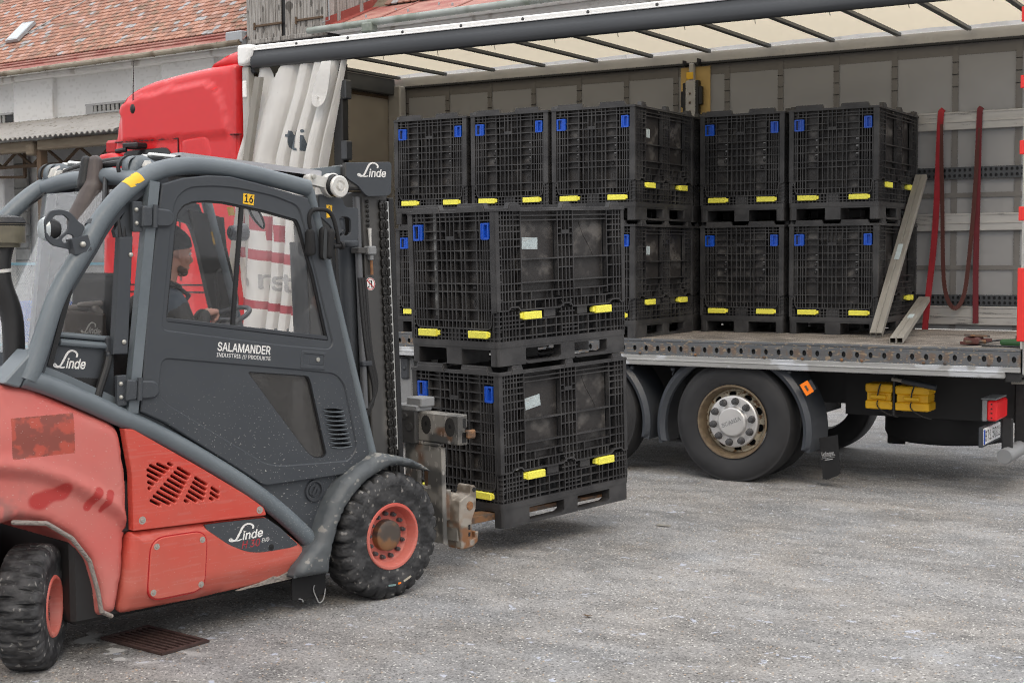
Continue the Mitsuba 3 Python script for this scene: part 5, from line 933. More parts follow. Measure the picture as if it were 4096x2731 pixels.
# the maker's script lettering, drawn as one stroke and four letters
def linde(w, th=0.001, sq=0.66):
    """Script lettering, about w wide, in the (u, v) plane."""
    L = [(0.10, 0.10, .030), (0.03, 0.145, .034), (0.01, 0.09, .036), (0.07, 0.045, .040), (0.17, 0.055, .050), (0.25, 0.16, .060), (0.32, 0.32, .066), (0.38, 0.46, .066), (0.46, 0.56, .062), (0.55, 0.585, .058), (0.645, 0.55, .056), (0.70, 0.47, .058), (0.69, 0.40, .055)]
    A_ = curve([(a, b, c) for a, b, c in L], 60); base = [(0.05, 0.10, .03), (0.10, 0.085, .036), (0.18, 0.055, .046), (0.27, 0.035, .046), (0.345, 0.065, .03)]; B_ = curve(base, 20)
    sh_ = union_all([LineString([A_[i][:2], A_[i + 1][:2]]).buffer(A_[i][2] / 2, quad_segs=4) for i in range(len(A_) - 1)] + [LineString([B_[i][:2], B_[i + 1][:2]]).buffer(B_[i][2] / 2, quad_segs=4) for i in range(len(B_) - 1)])
    g = [sh_] if sh_.geom_type == 'Polygon' else list(sh_.geoms); ms = []
    for q in g: ms.append(prism(np.array(q.simplify(0.003).exterior.coords)[:-1], 0.0, th / w, holes=[np.array(i.coords)[:-1] for i in q.simplify(0.003).interiors]))
    t = text('inde', 0.30, 0.01, True, shear=0.20); t = (t[0] * np.array([1, 1, th / w / 0.01]) , t[1]); t = widen(t, 0.60); ms.append(move(t, 0.385, 0.03, 0))
    m = cat(*ms); return m[0] * np.array([w, w * sq, w]), m[1]
m = linde(0.205); m = rot(m, [0, 0, 1], 0.5); fput('lettering', sd((m[0] + np.array([-2.108, 0.437, 0.6075]), m[1])), 'mat_white_print', EP, smooth=False)
t = text('H 30', 0.036, 0.001, shear=0.25); t = widen(t, 0.110); fput('lettering', sd((t[0] + np.array([-2.035, 0.398, 0.6075]), t[1])), 'mat_red_print', EP, smooth=False)
t = text('EVO', 0.020, 0.001, shear=0.25); t = widen(t, 0.045); fput('lettering', sd((t[0] + np.array([-1.915, 0.412, 0.6075]), t[1])), 'mat_white_print', EP, smooth=False)
# guard frame tubes, both sides
GT = [(-3.115, 1.305), (-3.019, 1.546), (-2.974, 1.659), (-2.916, 1.757), (-2.813, 1.905), (-2.761, 1.985), (-2.666, 2.090), (-2.549, 2.183), (-2.427, 2.243), (-2.289, 2.271), (-2.147, 2.274), (-1.964, 2.258), (-1.711, 2.216), (-1.56, 2.188)]
gc = curve([(b, h) for b, h in GT], 70); GTa = [0.585 - 0.035 * sstep(1.9, 2.3, h) for b, h in gc]
gt = [tube([(a, b, h) for a, (b, h) in zip(GTa, gc)], 0.043, 16)]
gt2 = [tube([(0.555, b, h) for b, h in [(-1.565, 2.19), (-1.548, 2.165), (-1.528, 2.09), (-1.358, 1.478), (-1.268, 1.161), (-1.150, 0.745)]], 0.030, 14)]
lt = [(-3.135, 1.318), (-2.944, 1.243), (-2.691, 1.118), (-2.447, 0.992), (-2.256, 0.880), (-2.056, 0.752), (-1.876, 0.622), (-1.712, 0.484), (-1.565, 0.340)]
lt_t = [tube([(0.575, b, h) for b, h in curve(lt, 40)], 0.045, 16)]
GF = fput('guard_frame', gt, 'mat_frame_grey', FL, smooth=60, label='weathered grey-blue tube of the overhead guard, right side')
GL = fput('guard_frame', mir(cat(*gt)), 'mat_frame_grey', FL, smooth=60)
PF = fput('front_pillar', gt2, 'mat_frame_grey', FL, smooth=60); fput('front_pillar', mir(cat(*gt2)), 'mat_frame_grey', FL, smooth=60)
LF = fput('lower_tube', lt_t, 'mat_frame_grey', FL, smooth=60, label='sloping lower frame tube'); fput('lower_tube', mir(cat(*lt_t)), 'mat_frame_grey', FL, smooth=60)
def strip(path, off, w, d0, d1):
    o = LineString([(b, h) for b, h in path]).buffer(w / 2, cap_style=2, quad_segs=4); return prism(np.array(o.exterior.coords)[:-1], d0, d1)
gi = [(b + 0.048, h - 0.028) for b, h in curve(GT[:9], 40)]
fput('inner_flange', [sd(strip(gi, 0, 0.035, 0.50, 0.56))], 'mat_body_grey', GF, smooth=30)
fput('seal_strip', [sd(strip([(-2.862 - .03, 1.70), (-2.999, 1.36)], 0, 0.024, 0.545, 0.565))], 'mat_black', GF, smooth=False)
fput('band_clip', [tube([(0.575, -2.775, 1.965), (0.572, -2.760, 1.985)], 0.047, 16)], 'mat_dark_grey', GF)
ys = [q for q in zip(GTa, gc) if -2.605 < q[1][0] < -2.52]; yt = tube([(a, b, h) for a, (b, h) in ys], 0.0442, 24, False); yc = yt[0][yt[1]].mean(1); ym = np.array([np.interp(q[1], [p[1][0] for p in ys], [p[1][1] for p in ys]) for q in yc])
fput('yellow_sticker', [(yt[0], yt[1][(yc[:, 0] > 0.566) & (yc[:, 2] > ym + 0.002)])], 'mat_sticker_yellow', GF, smooth=60)
li = [(b + 0.005, h + 0.058) for b, h in curve(lt[:6], 20)]
fput('inner_ridge', [sd(strip(li[2:], 0, 0.045, 0.48, 0.555))], 'mat_frame_grey', LF, smooth=30)
fput('foot_plate', [sd(prism(fillet([(-3.235, 1.30), (-3.16, 1.275), (-3.07, 1.41), (-3.09, 1.44)], 0.01, 3), 0.45, 0.60, bev=0.006))], 'mat_frame_grey', GF)
# hinge post and rear quarter panel
HP = fput('hinge_post', [cat(bar((0.575, -2.612, 1.12), (0.575, -2.472, 2.19), 0.05, 0.052, up=(0, 1, 0)))], 'mat_frame_grey', FL, smooth=False)
fput('hinge_post', mir(cat(bar((0.575, -2.612, 1.12), (0.575, -2.472, 2.19), 0.05, 0.052, up=(0, 1, 0)))), 'mat_body_grey', FL, smooth=False)
fput('seal_channel', [sd(prism([(-2.655, 1.93), (-2.585, 1.934), (-2.625, 1.393), (-2.70, 1.395)], 0.55, 0.588, bev=0.005)), sd(prism([(-2.665, 1.96), (-2.60, 2.06), (-2.575, 2.06), (-2.575, 1.93), (-2.655, 1.93)], 0.53, 0.56))], 'mat_body_grey', HP, smooth=False)
for b, h in ((-2.645, 1.45), (-2.600, 1.85)): fput('bolt', ball((0.590, b, h), 0.012, (.7, 1, 1), 10), 'mat_bolt', HP)
QP = fput('quarter_panel', [sd(slab(fillet([(-3.01, 1.335), (-2.925, 1.505), (-2.66, 1.470), (-2.66, 1.15), (-2.74, 1.16)], 0.01, 2), 0.46, 0.525, ref=0.06, rnd=0.01))], 'mat_body_grey', FL, smooth=40, label='dark grey rear quarter panel')
fput('panel_lip', [tube([(0.53, -2.945, 1.497), (0.53, -2.665, 1.462)], 0.013, 10), tube([(0.535, -2.935, 1.462), (0.535, -2.665, 1.428)], 0.016, 10)], 'mat_frame_grey', QP)
fput('bar_bracket', [cbox(0.525, 0.555, -2.715, -2.685, 1.40, 1.475, 0.008), ball((0.555, -2.708, 1.395), 0.013)], 'mat_dark_grey', QP)
m = linde(0.160, sq=0.9); m = rot(m, [0, 0, 1], -6); fput('lettering', sd((m[0] + np.array([-2.965, 1.345, 0.5255]), m[1])), 'mat_white_print', QP, smooth=False)
fput('dark_recess', [sd(prism(fillet([(-2.89, 1.30), (-2.74, 1.285), (-2.725, 1.17), (-2.80, 1.20)], 0.02, 4), 0.52, 0.528))], 'mat_black', QP, smooth=False)
fput('cable', [tube(curve([(0.545, -2.70, 1.405), (0.55, -2.715, 1.34), (0.55, -2.745, 1.26), (0.55, -2.765, 1.20)], 16), 0.020, 10), tube([(0.53, -2.625, 2.10), (0.545, -2.64, 2.0), (0.55, -2.635, 1.93)], 0.017, 10), tube([(0.53, -2.595, 2.12), (0.545, -2.612, 2.0), (0.55, -2.612, 1.93)], 0.014, 10)], 'mat_hose', QP)
fput('quarter_window', [sd((np.array([(-2.96, 1.50, 0.53), (-2.66, 1.465, 0.53), (-2.59, 1.95, 0.53), (-2.60, 2.05, 0.53), (-2.70, 1.99, 0.53), (-2.82, 1.82, 0.53)]), np.array([[0, 1, 2], [0, 2, 3], [0, 3, 4], [0, 4, 5]])))], 'mat_glass', FL, smooth=False)
fput('rear_window', [(np.array([(-0.36, -3.0, 1.40), (0.50, -3.0, 1.40), (0.46, -2.56, 2.16), (-0.32, -2.56, 2.16)]), np.array([[0, 1, 2], [0, 2, 3]]))], 'mat_glass', FL, smooth=False)
fput('rear_sill', [cbox(-0.40, 0.52, -2.98, -2.90, 1.30, 1.42, 0.015)], 'mat_body_grey', FL)
# door: leaf, raised border, glass, slots, lock, hinges
do = np.array([(-2.572, 1.122), (-2.534, 1.524), (-2.467, 1.98), (-2.434, 2.179), (-2.316, 2.212), (-2.185, 2.228), (-2.058, 2.228), (-1.90, 2.200), (-1.695, 2.157), (-1.590, 2.133), (-1.566, 2.075), (-1.484, 1.805), (-1.386, 1.462), (-1.293, 1.118), (-1.196, 0.745), (-1.308, 0.694), (-1.466, 0.690), (-1.87, 0.692), (-1.90, 0.702), (-2.055, 0.806), (-2.255, 0.936), (-2.446, 1.060)])
wo = fillet([(-2.428, 1.536), (-2.366, 1.987), (-2.352, 2.048), (-2.319, 2.085), (-2.267, 2.103), (-2.188, 2.109), (-2.094, 2.105), (-1.862, 2.069), (-1.657, 2.025), (-1.636, 1.989), (-1.554, 1.742), (-1.465, 1.398)], 0.012, 3)
lo = fillet([(-1.975, 1.272), (-1.597, 1.226), (-1.580, 1.182), (-1.487, 0.808), (-1.510, 0.792), (-1.56, 0.795), (-1.61, 0.826)], [0.02, .02, .01, .015, .015, .02, .03], 4)
ui = fillet([(-2.452, 1.50), (-2.385, 2.02), (-2.362, 2.115), (-2.291, 2.166), (-2.16, 2.176), (-2.025, 2.172), (-1.80, 2.138), (-1.652, 2.092), (-1.624, 2.019), (-1.442, 1.385), (-1.469, 1.358), (-1.753, 1.392)], [0.03, .03, .04, .04, .04, .05, .05, .04, .04, .03, .02, 0], 4)
li2 = fillet([(-2.455, 1.364), (-2.477, 1.20), (-2.435, 1.150), (-2.052, 0.912), (-1.88, 0.805), (-1.78, 0.782), (-1.345, 0.762), (-1.290, 0.823), (-1.371, 1.168), (-1.430, 1.225), (-1.683, 1.262)], [.04, .03, .04, .05, .04, .05, .05, .05, .04, .05, 0], 5)
vs = []
for i in range(9):
    t = i / 8; b0, h0 = -1.514 + t * 0.052, 1.046 - t * 0.196; b1, h1 = -1.374 + t * 0.052, 1.030 - t * 0.190
    vs.append([(b0 + (b1 - b0) * s, h0 + (h1 - h0) * s + sg * 0.0075 * math.sin(math.pi * s)) for sg, rg in ((-1, np.linspace(0.02, 0.98, 9)), (1, np.linspace(0.98, 0.02, 9))) for s in rg])
DO = fput('door', sd(prism(do, 0.560, 0.594, holes=[wo, lo] + vs, bev=0.0)), 'mat_body_grey', FL, smooth=20, label='dark grey cab door with large window')
fput('border', sd(prism(do, 0.588, 0.6015, holes=[ui, li2], bev=0.0055, back=False)), 'mat_body_grey', DO, smooth=20)
for v in vs: fput('louvre', sd(prism([(p[0], p[1] - 0.002) for p in v[:9]] + [(p[0], p[1] - 0.0055) for p in v[:9]][::-1], 0.592, 0.602)), 'mat_frame_grey', DO, smooth=False)
fput('louvre_backing', sd(prism([(-1.52, 1.06), (-1.36, 1.04), (-1.31, 0.82), (-1.47, 0.83)], 0.557, 0.559)), 'mat_black', DO, smooth=False)
def pane(o, a): v, f = tri(np.array(o)); return np.c_[v, np.full(len(v), a)], f
wi = np.array(wo)
gl_l = [p for p in Polygon(wi).intersection(Polygon([(-3, 0), (-2.06, 0), (-1.97, 3), (-3, 3)])).exterior.coords][:-1]; gl_r = [p for p in Polygon(wi).intersection(Polygon([(-2.06, 0), (0, 0), (0, 3), (-1.97, 3)])).exterior.coords][:-1]
fput('window', sd(pane(gl_l, 0.578)), 'mat_glass', DO, smooth=False); fput('window', sd(pane(gl_r, 0.571)), 'mat_glass', DO, smooth=False); fput('lower_window', sd(pane(lo, 0.575)), 'mat_glass_dusty', DO, smooth=False)
fput('window_bar', [cat(bar((0.577, -2.047, 1.485), (0.577, -1.980, 2.09), 0.016, 0.02, up=(0, 1, 0)))], 'mat_black', DO, smooth=False)
fput('window_seal', [sd(prism(wi, 0.572, 0.586, holes=[inset(wi if area2(wi) > 0 else wi[::-1], 0.010)])), sd(prism(lo, 0.57, 0.586, holes=[inset(lo if area2(lo) > 0 else lo[::-1], 0.006)]))], 'mat_black', DO, smooth=False)
fput('sill_rail', [sd(prism([(-2.428, 1.536), (-1.465, 1.402), (-1.463, 1.424), (-2.425, 1.556)], 0.565, 0.590, bev=0.003))], 'mat_dark_grey', DO, smooth=False)
t = text('SALAMANDER', 0.040, 0.001, True); t = widen(t, 0.312); t = rot(t, [0, 0, 1], -6.8); fput('lettering', sd((t[0] + np.array([-2.151, 1.386, 0.6018]), t[1])), 'mat_white_print', DO, smooth=False)
t = text('INDUSTRIE /// PRODUKTE', 0.0195, 0.001, False); t = widen(t, 0.318); t = rot(t, [0, 0, 1], -6.8); fput('lettering', sd((t[0] + np.array([-2.156, 1.356, 0.6018]), t[1])), 'mat_white_print', DO, smooth=False)
ST16 = fput('number_sticker', sd(prism([(-1.983, 2.098), (-1.920, 2.090), (-1.915, 2.143), (-1.979, 2.149)], 0.590, 0.596)), 'mat_sticker_yellow', DO, smooth=False)
t = text('16', 0.037, 0.001, True); t = widen(t, 0.050); t = rot(t, [0, 0, 1], -6); fput('lettering', sd((t[0] + np.array([-1.975, 2.106, 0.596]), t[1])), 'mat_black_print', ST16, smooth=False)
LK = fput('lock', [sd(prism(fillet([(-1.657, 1.268), (-1.502, 1.249), (-1.490, 1.340), (-1.647, 1.360)], 0.008, 3), 0.58, 0.606, holes=[fillet([(-1.638, 1.285), (-1.511, 1.269), (-1.505, 1.326), (-1.634, 1.343)], 0.004, 2)], bev=0.003))], 'mat_body_grey', DO, smooth=20)
fput('recess', sd(prism([(-1.64, 1.28), (-1.5, 1.266), (-1.5, 1.33), (-1.64, 1.347)], 0.58, 0.5965)), 'mat_black', LK, smooth=False)
fput('handle', sd(prism([(-1.602, 1.284), (-1.514, 1.273), (-1.508, 1.323), (-1.598, 1.335)], 0.59, 0.603, bev=0.003)), 'mat_body_grey', LK, smooth=False); fput('cylinder', move(lathe([(0, 0.011), (0.006, 0.011), (0.007, 0.006), (0.003, 0.005), (0.003, 0.0005)], 14), 0.603, -1.545, 1.307), 'mat_bolt', LK)
def hinge(b, h):
    HG = fput('hinge', [sd(prism(fillet([(b + 0.005, h - 0.047), (b + 0.085, h - 0.046), (b + 0.11, h - 0.02), (b + 0.105, h + 0.015), (b + 0.085, h + 0.035), (b + 0.004, h + 0.042)], 0.02, 4), 0.594, 0.622, bev=0.008)), sd(prism(fillet([(b - 0.068, h - 0.05), (b - 0.012, h - 0.047), (b - 0.006, h + 0.044), (b - 0.060, h + 0.052)], 0.012, 4), 0.594, 0.625, bev=0.008)), tube([(0.622, b - 0.002, h - 0.05), (0.622, b + 0.005, h + 0.055)], 0.013, 10)], 'mat_body_grey', FL, smooth=30)
    for q in (-0.03, 0.032): fput('bolt', ball((0.600, b - 0.083, h + q), 0.011, (1, 1, 1), 10), 'mat_bolt', HG)
    fput('mount', [cbox(0.57, 0.60, b - 0.10, b - 0.05, h - 0.07, h + 0.07, 0.004)], 'mat_body_grey', HG)
hinge(-2.49, 2.025); hinge(-2.59, 1.228)
# panel under the door, filler cap, front mudguard, flap
LP_ = fput('sill_panel', [sd(prism([(-1.93, 0.705), (-1.20, 0.735), (-1.25, 0.70), (-1.33, 0.62), (-1.43, 0.53), (-1.51, 0.42), (-1.535, 0.36), (-1.60, 0.33), (-1.71, 0.47), (-1.87, 0.62)], 0.40, 0.572))], 'mat_body_grey', FL, smooth=False)
fput('filler_cap', [move(lathe([(0.0, 0.058), (0.012, 0.056), (0.012, 0.046), (-0.004, 0.043), (-0.004, 0.034), (0.006, 0.032), (0.006, 0.020), (-0.002, 0.018), (-0.002, 0.001)], 28), 0.572, -1.56, 0.625), cat(bar((0.578, -1.575, 0.605), (0.578, -1.545, 0.648), 0.012, 0.012))], 'mat_dark_grey', LP_)
mo = [(-1.755, 0.209), (-1.731, 0.262), (-1.671, 0.322), (-1.60, 0.378), (-1.560, 0.470), (-1.505, 0.580), (-1.430, 0.665), (-1.340, 0.722), (-1.252, 0.758), (-1.194, 0.792), (-1.121, 0.777), (-1.04, 0.757), (-0.962, 0.734), (-0.88, 0.695), (-0.805, 0.646)]
mi_ = [(-0.88, 0.672), (-0.96, 0.694), (-1.047, 0.709), (-1.113, 0.712), (-1.204, 0.682), (-1.27, 0.655), (-1.335, 0.610), (-1.39, 0.565), (-1.431, 0.518), (-1.48, 0.43), (-1.51, 0.347), (-1.530, 0.27), (-1.536, 0.202)]
MG = fput('front_mudguard', sd(slab(np.array((mo + mi_)[::-1]) if area2(np.array(mo + mi_)) < 0 else np.array(mo + mi_), 0.44, 0.685, ref=0.025, rnd=0.035)), 'mat_mudguard', FL, smooth=60, label='scuffed grey mudguard arching over the front wheel')
FP_ = fput('rubber_flap', [sd(prism([(-1.707, 0.205), (-1.49, 0.205), (-1.491, 0.085), (-1.505, 0.07), (-1.52, 0.076), (-1.54, 0.064), (-1.60, 0.068), (-1.62, 0.06), (-1.705, 0.072)], 0.56, 0.572))], 'mat_rubber_black', MG, smooth=False)
fput('frayed_thread', [tube(curve([(0.575, -1.565, 0.13), (0.58, -1.575, 0.10), (0.585, -1.56, 0.06), (0.585, -1.545, 0.035), (0.585, -1.525, 0.04), (0.58, -1.505, 0.07), (0.575, -1.495, 0.10)], 30), 0.003, 5), tube(curve([(0.575, -1.67, 0.075), (0.58, -1.65, 0.068), (0.58, -1.645, 0.055)], 8), 0.003, 5)], 'mat_grey_print', FP_)
# wheels
def tyre(R, W, n=240, lugs=26, inner=0.19):
    h = W / 2
    pr = [(-h * .9, inner), (-h, inner + .03), (-h, R * .72), (-h * .98, R * .82), (-h * .90, R * .93), (-h * .74, R * .985), (-h * .4, R), (0, R), (h * .4, R), (h * .74, R * .985), (h * .90, R * .93), (h * .965, R * .86), (h * .985, R * .82), (h * 1.0, R * .80), (h * 1.0, R * .72), (h * .97, R * .66), (h * .985, R * .64), (h * .985, inner + .025), (h * .93, inner)]
    def mod(t, r, a, i):
        if i < 3 or i > 12: return np.full_like(a, r)
        ph = (a * lugs / (2 * np.pi) + 0.5 * (t > 0) + 0.10 * abs(t) / h) % 1.0; g = np.clip((0.14 - np.abs(ph - 0.5)) / 0.045, 0, 1) * (abs(t) > h * 0.3); d = 0.020 if abs(t) < h * .8 else 0.018 * (r / R) ** 3 if r / R > .85 else 0.006
        return r - d * g
    return lathe(pr, n, mod=mod)
def fwheel(name, M, R, W, rim, hubp, bolts, br, lab=None):
    W_ = fput(name, M(tyre(R, W, inner=rim)), 'mat_tyre_dirty', FL, smooth=40, label=lab)
    RM = fput('rim', M(lathe([(W / 2 * .96, rim + .012), (W / 2 * 1.02, rim + .008), (W / 2 * 1.02, rim - .004), (W / 2 * .92, rim - .012), (W / 2 - .055, rim - .022), (W / 2 - .072, rim - .04), (W / 2 - .075, rim * .5), (W / 2 - .075, .001)], 48)), 'mat_rim_red', W_)
    if hubp: fput('hub', M(lathe([(W / 2 - .08, .085), (W / 2 - .035, .083), (W / 2 - .028, .075), (W / 2 - .024, .055), (W / 2 - .026, .02), (W / 2 - .026, .001)], 36)), 'mat_rusty_steel', RM)
    for k in range(bolts):
        a = 2 * math.pi * (k + .3) / bolts; fput('wheel_bolt', M(move(lathe([(-.08, .0125), (-.052, .012), (-.050, .009), (-.042, .008), (-.042, .0005)], 8), W / 2, br * math.cos(a), br * math.sin(a))), 'mat_nut', RM)
    return W_
fw = fwheel('front_wheel', lambda m: move(m, 0.70 - 0.115, -1.131, 0.338), 0.345, 0.23, 0.168, True, 13, 0.118, 'front right wheel with chunky dusty tyre and red rim')
for b0, mt, w in ((0.20, 'mat_print_teal', .026), (0.0, 'mat_orange', .010), (-0.22, 'mat_print_cream', .028)):
    a = -math.pi / 2 + 0.15 - b0 * 1.0; r = 0.262; fput('tyre_mark', sd(rot(move(prism(fillet([(-w, -.005), (w, -.005), (w, .005), (-w, .005)], .004, 3), .695, .7035), -1.131 + r * math.cos(a), .338 + r * math.sin(a), 0), [0, 0, 1], math.degrees(a) + 90, (-1.131 + r * math.cos(a), .338 + r * math.sin(a), 0))), mt, fw, smooth=False)
fwheel('front_wheel', lambda m: move((m[0] * np.array([-1, 1, 1]), m[1][:, ::-1]), 2 * AC - 0.585, -1.131, 0.338), 0.345, 0.23, 0.168, False, 0, 0.1)
def steer(m, s=1): return move(rot(m, [0, 0, 1], 48.0), 0.462 if s > 0 else -0.30, -3.06, 0.272)
fwheel('rear_wheel', steer, 0.283, 0.20, 0.128, False, 6, 0.075, 'steered rear wheel with dirty tread turned towards the viewer')
fwheel('rear_wheel', lambda m: steer((m[0] * np.array([-1, 1, 1]), m[1][:, ::-1]), -1), 0.283, 0.20, 0.128, False, 0, 0.075)
fput('axle', [tube([(-0.55, -1.131, .338), (.60, -1.131, .338)], .10, 14), cbox(-.35, .50, -3.12, -2.99, .18, .36, .02), cbox(-.38, .52, -2.9, -1.25, .16, .60, .02), cbox(-.42, .56, -2.72, -1.22, .55, .80, .02)], 'mat_chassis', FL)
# roof: cover plate, cylinders, bosses, hoses
fput('roof_panel', [cbox(-.36, .48, -2.42, -1.62, 2.225, 2.25, .01)], 'mat_dark_grey', FL); fput('roof_panel', [cbox(-.30, .42, -2.40, -2.30, 2.15, 2.26, .01)], 'mat_body_grey', FL)
RC = fput('tilt_cylinder_cover', [cat(bar((0.40, -2.235, 2.337), (0.40, -1.390, 2.281), 0.10, 0.014)), cat(bar((0.447, -2.235, 2.328), (0.447, -1.385, 2.272), 0.006, 0.026))], 'mat_cover_light', FL, smooth=False, label='light grey cover plate along the roof')
fput('cover_underside', [cbox(.34, .44, -2.26, -2.15, 2.27, 2.325, .01), cat(bar((0.38, -2.1, 2.30), (0.38, -1.45, 2.262), .07, .035))], 'mat_black', RC, smooth=False)
for s, a in ((1, .47), (-1, -.31)):
    BS_ = fput('guard_boss', [move(lathe([(-.05, .052), (-.045, .056), (.0, .056), (.004, .05)], 24), a - .02, -2.475, 2.262), sd(slab(fillet([(-2.53, 2.22), (-2.50, 2.30), (-2.46, 2.325), (-2.41, 2.305), (-2.36, 2.278), (-2.30, 2.27), (-2.42, 2.225)], .03, 4)[::-1], a - .05, a, ref=.03, rnd=.012))], 'mat_frame_grey', FL, smooth=50)
    fput('rubber_ring', move(lathe([(-.075, .05), (-.075, .058), (-.05, .058), (-.05, .05)], 24), a - .02, -2.485, 2.262), 'mat_black', BS_); fput('washer', move(lathe([(0, .03), (.006, .03), (.008, .026), (.008, .019), (.018, .018), (.02, .012), (.02, .001)], 6), a + .002, -2.435, 2.268), 'mat_silver', BS_)
    fput('lift_rod', [tube([(a - .06, -2.38, 2.325), (a - .06, -2.20, 2.318)], .014, 12), tube([(a - .10, -2.40, 2.318), (a - .10, -2.20, 2.312)], .014, 12), ball((a - .06, -2.38, 2.325), .0145)], 'mat_chrome', BS_)
    fput('fitting', [cbox(a - .03, a + .01, -2.335, -2.305, 2.285, 2.315, .006), move(lathe([(-.02, .014), (.02, .014), (.02, .001)], 6), a + .0, -2.29, 2.295)], 'mat_black', BS_)
big = [move(lathe([(0, .058), (.014, .058), (.018, .05), (.018, .036), (.034, .034), (.036, .02), (.05, .012), (.05, .001)], 8), -.33, -2.47, 2.25)]
fput('left_pivot_nut', big, 'mat_silver', FL)
fput('hydraulic_hose', [tube(curve([(-.28, -2.48, 2.25), (-.10, -2.49, 2.262), (.05, -2.49, 2.275), (.20, -2.47, 2.29), (.40, -2.45, 2.285)], 30), .016, 10), tube(curve([(-.30, -2.45, 2.27), (-.12, -2.45, 2.30), (.02, -2.47, 2.30), (.22, -2.44, 2.31), (.40, -2.42, 2.30)], 30), .016, 10)], 'mat_hose', FL)
fput('cross_tube', [tube(curve([(-.38, -2.52, 2.19), (-.2, -2.50, 2.22), (.08, -2.49, 2.23), (.36, -2.50, 2.22), (.52, -2.52, 2.19)], 24), .042, 14)], 'mat_frame_grey', FL, smooth=60)
fput('wire', [tube(curve([(-.30, -2.50, 2.22), (-.36, -2.58, 2.13), (-.42, -2.70, 2.03), (-.44, -2.74, 1.99)], 20), .006, 6), tube(curve([(.20, -2.50, 2.25), (.30, -2.56, 2.17), (.36, -2.60, 2.10)], 14), .012, 8)], 'mat_hose', FL)
# work lamps on plate brackets
def lamp_plate(name, o, holes, a, lens, parent=FL):
    K = fput(name, sd(prism(o, a, a + .012, holes=holes, bev=.002)), 'mat_body_grey', parent, smooth=20); b, h, s = lens
    fput('lamp', [move(rot(lathe([(-.06 * s, .001), (-.06 * s, .035), (-.03 * s, .05), (0, .054)], 20, axis=1), [1, 0, 0], 0), a - .03, b, h)], 'mat_black', K); fput('lens', [move(lathe([(.0, .054), (.016 * s, .045), (.022 * s, .02), (.023 * s, .001)], 20, axis=1), a - .03, b, h)], 'mat_roof_glass', K); return K
RLB = lamp_plate('rear_lamp_bracket', fillet([(-3.022, 2.005), (-2.995, 2.045), (-2.945, 2.052), (-2.899, 2.040), (-2.862, 2.000), (-2.827, 1.975), (-2.886, 1.870), (-2.99, 1.893), (-3.018, 1.925)], .012, 3), [fillet([(-2.994, 2.0), (-2.975, 2.024), (-2.933, 2.028), (-2.905, 2.005), (-2.914, 1.962), (-2.962, 1.920), (-2.988, 1.925)], .008, 3), fillet([(-2.946, 1.918), (-2.917, 1.943), (-2.889, 1.938), (-2.886, 1.92), (-2.934, 1.902)], .006, 3)], .585, (-3.0, 1.965, -1))
fput('clamp', [cat(bar((.60, -2.905, 1.885), (.60, -2.825, 1.905), .055, .07))], 'mat_body_grey', RLB, smooth=False); fput('clamp_bolt', ball((.632, -2.862, 1.897), .014), 'mat_bolt', RLB)
# air intake and exhaust on the hood
AI = fput('air_intake', [tube(curve([(.40, -3.085, 1.30), (.40, -3.085, 1.50), (.40, -3.10, 1.62), (.40, -3.135, 1.72), (.40, -3.14, 1.82), (.40, -3.12, 1.90)], 30), .048, 16)], 'mat_hose', FL, label='black air intake hose with round cap behind the cab')
fput('cap', [move(lathe([(0, .001), (0, .075), (.018, .078), (.02, .098), (.10, .098), (.102, .102), (.112, .102), (.13, .09), (.138, .05), (.138, .001)], 28, axis=2), .40, -3.125, 1.885)], 'mat_cap_olive', AI); fput('cap_top', [move(lathe([(.095, .099), (.11, .104), (.132, .092), (.142, .05), (.142, .001)], 28, axis=2), .40, -3.125, 1.885)], 'mat_black', AI)
fput('hose_clamp', [tube([(.40, -3.138, 1.775), (.40, -3.139, 1.79)], .051, 16), tube([(.40, -3.085, 1.325), (.40, -3.085, 1.34)], .051, 16)], 'mat_silver', AI)
EX = fput('exhaust_stack', [chain_body([(((.12, -2.585, 1.93), .070), ((.12, -2.585, 2.02), .074)), (((.12, -2.585, 2.02), .074), ((.14, -2.565, 2.10), .060)), (((.14, -2.565, 2.10), .060), ((.15, -2.535, 2.17), .058)), (((.15, -2.535, 2.17), .050), ((.15, -2.525, 2.30), .034)), (((.13, -2.535, 2.18), .045), ((.17, -2.475, 2.165), .050))], .015)], 'mat_brown_cover', FL, label='brown wrapped exhaust stack with black slanted outlet')
fput('outlet', [chain_body([(((.12, -2.572, 2.19), .034), ((.12, -2.556, 2.305), .026))], .012)], 'mat_black', EX)
# ---------------------------------------------------------------- mast, carriage and forks (the mast leans back a little)
def lean(m): v = m[0].copy(); v[:, 1] -= 0.037 * (v[:, 2] - 1.4); return v, m[1]
def mput(name, mesh, mat, parent, **k): return put(name, fk(lean(mesh if not isinstance(mesh, list) else cat(*mesh))), mat, parent, **k)
MA = 'forklift__mast'
mput('mast', [cbox(.285, .40, -1.040, -.905, .22, 2.19, .006), cbox(.295, .385, -.912, -.850, .22, 2.18, .004)], 'mat_mast', FL, smooth=False, label='dark steel mast upright, dusty towards its foot')
mput('upright', [mir(cbox(.285, .40, -1.040, -.850, .22, 2.19, .006))], 'mat_mast', MA, smooth=False)
mput('crossbar', [cbox(-.14, .30, -1.02, -.92, 2.10, 2.19, .006), cbox(-.14, .30, -1.02, -.95, 1.20, 1.30, .006)], 'mat_mast', MA, smooth=False)
mput('inner_rail', [tube([(.392, -.862, .75), (.392, -.862, 2.14)], .011, 10)], 'mat_chrome', MA); mput('inner_channel', [cbox(.30, .40, -.852, -.815, .30, 2.16, .004)], 'mat_black', MA, smooth=False)
mput('inner_channel', [mir(cbox(.30, .40, -.852, -.815, .30, 2.16, .004))], 'mat_black', MA, smooth=False)
